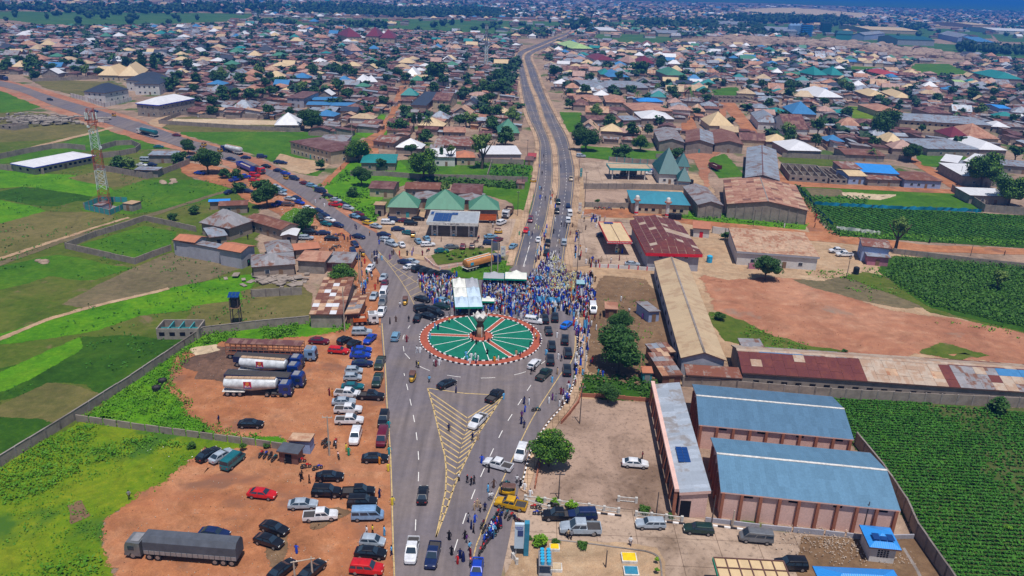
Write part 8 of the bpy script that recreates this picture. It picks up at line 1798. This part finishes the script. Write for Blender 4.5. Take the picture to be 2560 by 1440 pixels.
HP = """1000 770 pants white navy
1022 806 pants black
1036 812 pants black
1017 857 robe maroon - red
990 806 robe brown
975 812 robe black
1041 920 pants black
1046 922 pants yellow
1042 884 pants white white
1050 884 robe white
1073 958 pants sky black
1085 916 pants white
1090 918 robe maroon
1140 984 robe navy
1259 1000 robe sky
1122 1080 pants navy
1181 1104 pants navy
1195 1102 robe tan
1147 1205 pants white black
1168 1210 pants black black red
1178 1216 pants black black red
1185 1213 pants black
1204 1160 robe blue
1222 1183 robe black
1220 1232 robe sky
1234 1222 robe brown
1222 1254 pants white grey
1229 1252 pants white grey
1186 1278 robe tan - pink
1193 1270 robe tan - pink
1200 1282 pants tan black
1212 1280 pants navy
1171 1308 pants grey navy
1187 1308 robe blue
1178 1325 robe navy
1184 1335 pants brown
1162 1350 robe black
1123 1352 robe black
1129 1390 robe black
1144 1412 robe red - pink
1167 1360 pants purple grey
1174 1380 pants sky
1158 1405 veil navy
1150 1398 robe navy
1176 1395 robe maroon - tan
979 1390 pants sky navy
981 1265 robe yellow
971 1180 robe yellow
949 1162 robe orange
973 1138 robe teal
949 1245 robe navy
961 1340 robe sky
917 1340 pants white white
932 1338 pants yellow
742 1385 robe blue
324 1250 pants grey black
548 1060 pants navy
752 1205 pants black
756 1200 pants black
774 1210 pants black
792 1205 pants black
806 1210 pants black
829 1250 pants black
853 1250 pants black
866 1130 robe yellow
872 1140 robe green
824 990 robe maroon
831 992 robe orange
972 1072 robe teal
1304 1048 pants purple maroon
1310 1012 robe navy
1322 1014 robe white
1312 1032 robe blue
1303 1062 robe navy
1310 1072 pants navy
1381 1002 robe purple
1389 1004 robe grey
1372 1010 robe white
1402 988 robe maroon
1408 990 robe purple
1398 1018 robe white
1380 958 robe sky
1393 938 robe tan
1365 890 robe sky
1395 900 robe white
1403 905 pants navy
1351 850 robe white
1392 846 robe white
1447 905 robe white
1452 902 pants maroon
1466 904 robe white
1480 908 robe red
1476 916 pants navy
1456 940 robe sky
1486 802 pants maroon
1500 798 pants black
1478 816 robe white
1490 826 robe white
1552 754 robe white
1606 798 robe purple
1572 785 pants white
1495 940 robe teal
1506 944 robe blue
1500 942 pants tan
1605 1150 pants maroon
1575 1366 pants white navy
1420 1348 pants tan
1428 1350 pants grey
1311 1228 robe white
1301 1220 robe black - white
1292 1210 pants white
1290 1262 robe blue
1325 1245 robe white
1253 1240 pants navy - tan
1352 790 robe navy
1098 915 robe white
1075 898 pants grey
1218 890 robe black
1236 908 robe orange
1246 905 robe white
1178 900 robe white
1188 898 robe white
1168 905 robe sky
1175 912 robe white
1190 912 robe navy
1165 895 robe sky
1195 905 robe white
1300 895 pants navy
1290 892 robe tan
1325 870 pants black
1180 860 pants black
1190 866 pants black
1212 858 pants black
1222 862 pants black
1183 845 pants black
1189 848 pants black
1200 846 robe white
1208 842 pants black
1196 838 pants navy
1075 850 robe sky
1095 828 robe navy
1087 824 robe sky
1123 810 pants yellow
1330 835 robe maroon
1338 848 robe white
1340 852 pants orange
1350 862 pants navy
962 610 robe white
1018 640 robe black
1342 790 pants tan
1336 932 pants black
1328 938 pants black
1402 420 pants navy
1359 395 pants black
1355 412 robe white
1355 438 pants black
1348 420 robe blue
1349 475 robe sky
1353 478 pants navy
1350 498 robe blue
1363 502 pants black
1340 540 robe white
1403 568 pants black
1410 568 pants brown
1416 572 pants black
1431 570 robe brown
1384 585 robe black
1340 572 robe pale_yellow
1346 575 robe pale_yellow
1388 555 robe white
1464 575 robe brown
1500 568 robe white
1490 570 robe white
1452 640 robe red
1450 650 pants red
1465 632 robe white
1425 590 robe maroon
1398 610 robe tan
1398 635 pants grey
1545 633 robe pale_yellow
1555 634 veil blue
1548 652 robe maroon
1527 658 pants white purple
1503 655 robe tan
1480 655 robe blue
1465 660 robe white
1457 540 robe white
1460 555 pants black
1330 590 robe navy
1298 590 robe green
1306 592 pants black
1322 590 robe sky
789 508 robe white - red
811 518 robe white
789 578 robe tan
878 548 pants black
888 572 pants navy
891 575 robe navy
924 590 pants orange
861 600 robe navy
870 605 pants brown
876 600 robe navy
947 600 pants navy
952 604 robe white
959 605 robe sky
963 612 robe white
948 612 robe blue
973 600 robe maroon
980 640 pants black
984 638 robe brown
999 640 robe red
975 650 robe purple
1033 630 robe purple
1030 640 robe blue
1056 640 robe maroon
1103 605 pants brown
1232 570 pants white
852 425 robe maroon
620 600 pants black
2037 555 robe maroon
2040 545 robe red
2036 570 pants black
1960 570 robe white
2323 608 veil black
2510 640 pants black
1935 425 robe white
1936 418 robe pale_yellow
588 662 pants black
622 665 pants green
930 645 robe tan
936 640 robe navy
940 650 robe white
955 652 robe sky
912 660 robe red
905 668 robe navy
918 690 robe green
930 700 pants white
945 710 robe maroon
905 690 robe purple
938 725 robe red
900 830 robe tan""".split('\n')
for ln in HP:
    q = ln.split(); x,y = float(q[0]),float(q[1]); kind,top = q[2],q[3]; bot = q[4] if len(q) > 4 and q[4] != '-' else 'black'; hat = q[5] if len(q) > 5 else None
    person(x,y,kind,top,bot,hat)
CROWD = [(1042,706),(1100,690),(1146,690),(1146,712),(1206,706),(1320,700),(1345,672),(1372,640),(1400,648),(1420,690),(1470,692),(1482,740),(1478,790),(1450,800),(1430,798),(1405,778),(1380,785),(1350,800),(1325,806),(1290,792),(1250,782),(1140,782),(1118,772),(1085,765),(1060,740)]
cw_ = world(CROWD); clear = [(1140,700,1206,766)]; pref = ['blue','white','navy','blue','navy','blue','navy','black','maroon','purple','white','blue','black','navy','sky','blue','black','brown','white','tan','red','white','white','tan','sky','orange','grey']
CLk = list(CLO); spots = []
cars_at = [(o.location.x,o.location.y,o.rotation_euler[2]) for o in THINGS if o.get('category') in ('car','jeep','pickup truck','minibus')]
def on_car(x,y):
    for a,b,r_ in cars_at:
        dx,dy = x - a,y - b
        if abs(dx) < 3 and abs(dy) < 3:
            c,s = math.cos(-r_),math.sin(-r_)
            if abs(dx * c - dy * s) < 2.5 and abs(dx * s + dy * c) < 1.1: return True
    return False
xs_ = [p[0] for p in cw_]; ys_ = [p[1] for p in cw_]; y = min(ys_)
while y < max(ys_):
    x = min(xs_)
    while x < max(xs_):
        a,b = x + rnd.uniform(-.3,.3),y + rnd.uniform(-.3,.3); px,py = PX((a,b,0))
        d = .95 if px > 1207 and py > 700 else .8
        if py < 700: d = .3 if px < 1340 else .55
        if px > 1420: d = .72
        if inside((a,b),cw_) and rnd.random() < d and not any(c[0] < px < c[2] and c[1] < py < c[3] for c in clear) and not on_car(a,b): spots.append((b,a,px,py))
        x += .7
    y += .72
for seg,dn in (([(1440,800),(1447,850),(1446,900),(1441,945)],44),([(1466,790),(1465,830),(1462,870),(1458,900)],22),([(1150,776),(1290,786)],26),([(1436,960),(1420,1000),(1404,1020)],12),([(1250,1300),(1215,1370)],26),([(1090,752),(1050,700)],20),([(1478,690),(1482,760)],26),([(940,640),(905,740)],34),([(1470,545),(1510,560)],14),([(1445,580),(1440,650)],20),([(1380,470),(1386,520)],12),([(1365,560),(1345,660)],26),([(1470,655),(1490,668)],10)):
    for k in range(dn):
        t = rnd.random() * (len(seg) - 1); i = int(t); f = t - i; px = seg[i][0] + (seg[i + 1][0] - seg[i][0]) * f + rnd.uniform(-9,9); py = seg[i][1] + (seg[i + 1][1] - seg[i][1]) * f + rnd.uniform(-8,8); v = P(px,py)
        if not on_car(v.x,v.y): spots.append((v.y,v.x,px,py))
spots.sort(); left = 300 - PC; cv,cf,cmi = [],[],[]
tm = {k: person_mb(k,1,6) for k in ('robe','pants','veil')}; smat = ['skin'] + ['cloth_' + c for c in CLk]
for idx,(b,a,px,py) in enumerate(spots):
    if 1370 < px < 1440 and 650 < py < 735 and rnd.random() < .6: top = rnd.choice(['pale_yellow','white','pale_yellow','tan'])
    else: top = rnd.choice(pref if px > 1207 else pref + ['yellow','red','orange','green','purple','grey','pink','white','white'])
    kind = rnd.choice(['robe','robe','robe','pants','pants','veil']); bot = rnd.choice(['black','navy','white','grey','brown'])
    if left > 0:
        reg = 'at the front edge of the rally crowd' if py < 800 else 'among the onlookers on the curving footway' if px > 1400 else 'in the roadside crowd by the motorcycles'
        if py > 960 and px < 1300: reg = 'in the roadside crowd by the motorcycles'
        person(px,py,kind,top,bot,rnd.choice(['black','white','blue',top]) if kind != 'veil' else None,v=Vector((a,b,0)),group='people of the rally crowd',where=reg,z=.29 if px > 1440 and py > 800 else .17); left -= 1; continue
    m = tm[kind]; i = len(cv); r_ = rnd.uniform(0,6.28); c,s = math.cos(r_),math.sin(r_); sc_2 = rnd.uniform(.93,1.05); hat = rnd.choice(['black','white','blue',top]) if kind != 'veil' else top
    for v in m.v: cv.append((a + (v[0] * c - v[1] * s) * sc_2,b + (v[0] * s + v[1] * c) * sc_2,.17 + v[2] * sc_2))
    lut = [0,1 + CLk.index(top),1 + CLk.index(bot),1 + CLk.index(hat)]
    for f,mi in zip(m.f,m.m): cf.append(tuple(i + k for k in f)); cmi.append(lut[mi])
me = bpy.data.meshes.new('crowd'); me.from_pydata(cv,[],cf)
for k in smat: me.materials.append(MATS[k])
me.polygons.foreach_set('material_index',cmi); me.update(); tag(link('crowd',me),'dense rally crowd in blue, white and pale yellow between the tents and the convoy',kind='stuff')
def banner(label,px,py,w_,h_,mat,z0=1.2,deg=0,nm='banner'):
    b = P(px,py); r_ = empty(nm,(b.x,b.y,.17),R(deg),label,nm,'banners of the rally'); m = MB(); n = 8
    for i in range(n):
        for j in range(3):
            q = lambda a,c: (-w_ / 2 + w_ * a / n,.18 * math.sin(a * 1.3 + c),z0 + h_ * c / 3 - .25 * math.sin(math.pi * a / n))
            m.poly([q(i,j),q(i + 1,j),q(i + 1,j + 1),q(i,j + 1)])
    m.build('cloth',mat,r_,60); m = MB(); [m.cyl((x,0,0),(x,0,z0 + h_ + .2),.03,.03,5) for x in (-w_ / 2,w_ / 2)]; m.build('stick','pole_wood',r_)
banner('left sagging sky blue banner in the crowd',1350,768,2.2,1.8,'cloth_sky'); banner('wide sky blue banner in the crowd behind the convoy',1382,768,3.6,1.6,'cloth_sky'); banner('small square blue banner right of the wide one',1406,762,1.0,1.5,'cloth_blue'); banner('red banner at the right end of the crowd',1455,756,2.4,.6,'cloth_red'); banner('tall white poster with a round emblem at the crowd right',1452,752,1.0,2.0,'cloth_white',1.6)
banner('light blue flag held over the curving footway',1462,832,1.0,2.4,'cloth_sky',1.0); banner('blue banner beside the seated crowd',1345,712,2.0,1.4,'cloth_sky'); banner('long blue banner under the rear marquee',1262,706,8.0,.7,'cloth_blue',1.8)
b = P(1450,724); r_ = empty('platform',(b.x,b.y,.17),0,'blue and white striped raised platform in the crowd','platform'); ms_ = []
for k in range(8): m = MB(); m.box(0,-1.4 + k * .4,2.0,2.3,.36,.06,bottom=True); m.build('plank','tent_blue' if k % 2 else 'w_teal',r_)
m = MB(); [m.cyl((x,y,0),(x,y,2),.05,.05,5) for x in (-1.1,1.1) for y in (-1.4,1.4)]; m.build('leg','metal_grey',r_)
def sign(label,px,py,w_,h_,z0,mat,deg=0,txt=None,tmat='ink_dark',ts=.5,nm='signboard',depth=.2):
    b = P(px,py); r_ = empty(nm,(b.x,b.y,.17),R(deg),label,'sign','signs'); m = MB(); m.box(0,0,z0,w_,depth,h_,bottom=True); m.build('board',mat,r_)
    m = MB(); [m.box(x,0,0,.12,.12,z0) for x in (-w_ * .35,w_ * .35)]; m.build('post','metal_grey',r_)
    if txt:
        for i,l in enumerate(txt.split('|')): lettering(r_,l,(0,-depth / 2 - .02,z0 + h_ * (1 - (i + .6) / (len(txt.split('|')) + .2))),ts,tmat)
    return r_
b = P(1304,1388); r_ = empty('price_totem',(b.x,b.y,.17),0,'tall white and dark blue petrol totem with a logo and screen','sign'); m = MB(); m.box(-.45,0,0 + 1.2,1.35,.5,4.2,bottom=True); m.build('panel','tent_blue',r_); m = MB(); m.box(.62,.1,0,.7,.9,5.6,bottom=True); m.build('blue_column','blue_lid',r_); m = MB(); m.box(-.3,-.27,3.4,.8,.06,1.0,bottom=True); m.build('screen','solar',r_); lettering(r_,'NNPC',(-.5,-.29,4.9),.42,'logo_blue'); m = MB(); m.box(-.45,-.27,4.62,.9,.05,.05,bottom=True); m.build('logo_bar','logo_blue',r_); m = MB(); m.box(-.85,0,0,.12,.12,1.3,bottom=True); m.build('post','fascia_white',r_)
b = P(1362,1425); r_ = empty('gas_cage',(b.x,b.y,.17),0,'gas cylinder cage with bright blue tanks on top beside the totem','gas cage'); m = MB(); m.box(0,0,0,1.9,3.2,.25,bottom=True); [m.box(x,y,0,.08,.08,1.9) for x in (-.9,.9) for y in (-1.5,0,1.5)]; m.box(0,0,1.85,1.9,3.2,.08,bottom=True); m.build('cage','metal_grey',r_); m = MB(); m.cyl((0,0,0),(0,0,.5),.3,.3,10); me = m.mesh('gas_cylinder','water_blue',40)
for i in range(2):
    for j in range(5): link('gas_cylinder',me,r_,(-.45 + i * .9,-1.2 + j * .62,1.95))
for lab,x,y,w_,d_,mt in (('yellow lid on a low concrete box, right hand one',1572,1400,1.9,1.6,'yellow_lid'),('yellow lid on a white box beside the gas cage',1386,1374,1.2,1.0,'yellow_lid'),('yellow and grey lid of the lower white box',1389,1424,1.5,1.2,'d_sand'),('dark blue square lid at the lower edge',1577,1434,1.8,1.5,'blue_lid')):
    b = P(x,y); r_ = empty('tank_hatch',(b.x,b.y,.08),0,lab,'tank hatch','tank hatches'); m = MB(); m.box(0,0,0,w_ + .3,d_ + .3,.5); m.build('box','fascia_white',r_); m = MB(); m.box(0,0,.5,w_,d_,.08,bottom=True); m.build('lid',mt,r_)
o_,rz_,W_,D_ = frame3((1806,1472),(1990,1482),(1918,1402),4.2); r_ = empty('canopy_frame',(o_.x,o_.y,.1),rz_,'cream petrol canopy with dark red beams at the lower edge','canopy')
m = MB(); m.box(0,0,4.0,W_,D_,.1,bottom=True); m.poly([(-W_ / 2,-D_ / 2,4.11),(W_ / 2,-D_ / 2,4.11),(W_ / 2,D_ / 2,4.11),(-W_ / 2,D_ / 2,4.11)],0,[(0,0),(W_,0),(W_,D_),(0,D_)]); m.build('roof','r_cream',r_)
m = MB(); [m.box(-W_ / 2 + W_ * k / 6,0,4.13,.16,D_,.12) for k in range(7)]; [m.box(0,-D_ / 2 + D_ * k / 3,4.15,W_,.16,.12) for k in range(4)]; m.build('beam','logo_red' if False else 'fascia_brown',r_); m = MB(); m.box(-W_ / 2 - .1,0,3.7,.12,D_,.5,bottom=True); m.build('green_fascia','fascia_green',r_)
m = MB(); m.box(0,0,0,.35,.35,4); me = m.mesh('pillar','fascia_white'); [link('pillar',me,r_,(x * W_,y * D_,0)) for x in (-.35,.35) for y in (-.3,.3)]
sign('white station sign board by the tank trailer',1257,650,1.5,3.2,1.0,'fascia_white',10,'OIL|AT','logo_blue',.6); sign('dark screen sign on posts in the forecourt',1238,648,2.6,2.4,2.6,'car_grey',5); sign('white sign at the head of the red canopy yard',1449,535,1.1,3.2,.8,'fascia_white',0,'BAM|OIL','logo_red',.5); sign('teal price sign beside the divided road',1452,446,1.0,3.6,.6,'w_teal',0,'AP|650|710','ink_white',.5); sign('white roadside board beyond the mast',254,312,3.2,1.5,1.2,'fascia_white',-10)
for pts_,lab in (([(1484,1284),(1554,1292)],'left'),([(1590,1300),(1712,1312)],'middle'),([(1778,1316),(1890,1330)],'right')):
    a,b = P(*pts_[0]),P(*pts_[1]); d = b - a; L = d.length; n = int(L / .9); kb = empty('kerb',(a.x,a.y,.09),0); tag(kb,f'black and white kerb of the service road, {lab} stretch',kind='structure'); rz = math.atan2(d.y,d.x); ms = []
    for mt in ('kerb_white','kerb_black'): m_ = MB(); m_.box(0,0,0,L / n * .95,.3,.22,bottom=True); ms.append(m_.mesh('kerb_stone',mt))
    for k in range(n): link('kerb_stone',ms[k % 2],kb,tuple(d * ((k + .5) / n)),rz)
ribbon('garden_kerb',[(1330,1348),(1420,1354),(1560,1372),(1625,1382),(1650,1400),(1656,1440),(1658,1500)],[(1330,1350),(1420,1356.5),(1560,1374.5),(1622,1384.5),(1646,1402),(1652,1440),(1654,1500)],'conc_grey',.05,.2,'pale kerb of the sandy garden')
ribbon('drain',[(2255,1372),(2290,1430),(2320,1500)],[(2262,1371),(2298,1430),(2330,1500)],'conc_grey',.05,.1,'open drain behind the blue cabin',sm=False)
for lab,px_,mt in (('teal and white netting along the top of the striped crop field',[(2030,512),(2100,516),(2180,520),(2260,524),(2340,526),(2430,530),(2455,532)],'blue_net'),('teal netting down the left side of the striped crop field',[(1990,470),(2020,500),(2060,545),(2085,568)],'blue_net'),('white netting along the lower edge of the striped crop field',[(2090,574),(2150,582),(2205,588)],'tent_white')):
    pts = world(px_); r_ = empty('net_fence',tuple(pts[0]),0,lab,'net fence','net fences'); m = MB(); q0 = None
    for p,q in zip(pts,pts[1:]):
        for j in range(10):
            u = p.lerp(q,j / 10) - pts[0]; h = 1.1 + .5 * rnd.random(); cur = ((u.x,u.y + rnd.uniform(-.3,.3),0),(u.x,u.y,h))
            if q0: m.poly([q0[0],cur[0],cur[1],q0[1]])
            q0 = cur
    m.build('net',mt,r_); m = MB(); [m.box(p.x - pts[0].x,p.y - pts[0].y,0,.08,.08,1.7) for p in pts]; m.build('stake','wood',r_)
def litter(label,pix,n,s0,s1,mat):
    p = world(pix); C = scatter(p,n / max(1,abs(area(p)))); m = MB()
    for q in C: m.box(q[0],q[1],.14,rnd.uniform(s0,s1),rnd.uniform(s0,s1),rnd.uniform(s0,s1) * .6,0,rnd.uniform(0,3),.7,.7)
    tag(m.build('litter',mat),label,kind='stuff')
YD = [(500,870),(860,845),(940,830),(975,1200),(980,1480),(290,1480),(300,1300),(520,1140),(640,1128),(600,1070),(480,1000)]
litter('pale stones and scraps on the lorry park',YD,700,.04,.16,'rubble'); litter('dark scraps on the lorry park',YD,300,.04,.15,'d_brown'); litter('scraps on the concrete yard',[(1350,1170),(1450,1000),(1640,1010),(1690,1280),(1340,1235)],120,.04,.12,'d_brown'); litter('stones on the bare red field',[(1780,700),(2000,710),(2560,840),(2560,905),(2000,865),(1820,800)],150,.06,.2,'d_red'); litter('scraps in the sandy garden',[(1310,1350),(1620,1385),(1650,1480),(1250,1480)],160,.04,.15,'rubble'); litter('litter on the earth around the tin sheds',[(1470,690),(1610,690),(1690,940),(1480,930)],350,.06,.22,'rubble'); litter('litter along the village verge',[(640,450),(800,540),(900,640),(940,760),(900,800),(890,660),(760,600)],400,.08,.25,'tent_white')
def heap(label,px,py,n,s0,s1,mat,nm,cat,spread,flatk=.35,stuff=True):
    b = P(px,py); m = MB()
    for k in range(n): m.box(b.x + rnd.gauss(0,spread),b.y + rnd.gauss(0,spread * .5),.05 + rnd.uniform(0,spread * .12),rnd.uniform(s0,s1),rnd.uniform(s0,s1),rnd.uniform(s0,s1) * flatk,0,rnd.uniform(0,3))
    return tag(m.build(nm,mat),label,kind='stuff')
heap('broken concrete rubble in front of the warehouse wall',2090,1362,520,.06,.22,'rubble','rubble','',4.2); heap('rubble pile beside the blue cabin',2225,1395,120,.06,.2,'rubble','rubble','',1.6); heap('litter and stones by the car park wall',1750,470,40,.2,.5,'rubble','rubble','',3)
heap('stacked timber planks below the steel roof',700,700,70,.3,2.8,'w_slab','timber_pile','',4.5,.12); heap('ruined block rubble by the far road',95,303,240,.6,4.0,'w_block','rubble','',13,.25); heap('white litter scattered on the grass lot',415,1150,16,.05,.22,'tent_white','litter','',3,.1); heap('scrap and sacks heaped at the tin sheds',1560,945,60,.2,.8,'wood','rubble','',3.5,.4)
for lab,x,y in (('black rubber tyre in the weeds, upper one',407,958),('black rubber tyre in the weeds, lower one',392,976)):
    b = P(x,y); m = MB(); m.cyl((0,0,0),(0,0,.7),.85,.85,14); m.cyl((0,0,.68),(0,0,.72),.45,.45,10,1); o = m.build('tyre',['tyre','chassis'],None,40); o.location = (b.x,b.y,.17); tag(o,lab,'tyre','tyres')
for lab,x,y,c1 in (('market stall canopy beside the west kerb of the divided road',1312,400,'r_rust'),('small brown kiosk west of the divided road',1290,458,'r_brown'),('rust kiosk by the white flat roof',1318,392,'r_red')):
    bld(lab,(x,y),(x + 22,y + 1),(x + 20,y - 8),2.4,'sy',.3,c1,'w_mud',name='kiosk',cat='kiosk',wins=(0,0),over=.2)
m = MB(); m.box(0,7000,-1,17800,14200,CH + 4,bottom=True); hz = m.build('haze','paint_white'); hm = bpy.data.materials.new('haze_air'); hm.use_nodes = True; hn = hm.node_tree; hn.nodes.clear(); out = hn.nodes.new('ShaderNodeOutputMaterial'); pv = hn.nodes.new('ShaderNodeVolumePrincipled')
pv.inputs['Color'].default_value = (.05,.3,.95,1); pv.inputs['Density'].default_value = .00027; pv.inputs['Anisotropy'].default_value = .2; hn.links.new(pv.outputs[0],out.inputs['Volume']); hz.data.materials.clear(); hz.data.materials.append(hm); hz['kind'] = 'stuff'; hz['label'] = 'thin blue haze over the whole town'
def gname(o): return 'look alikes: ' + (o.get('category') or 'things')
settle_labels(gname)
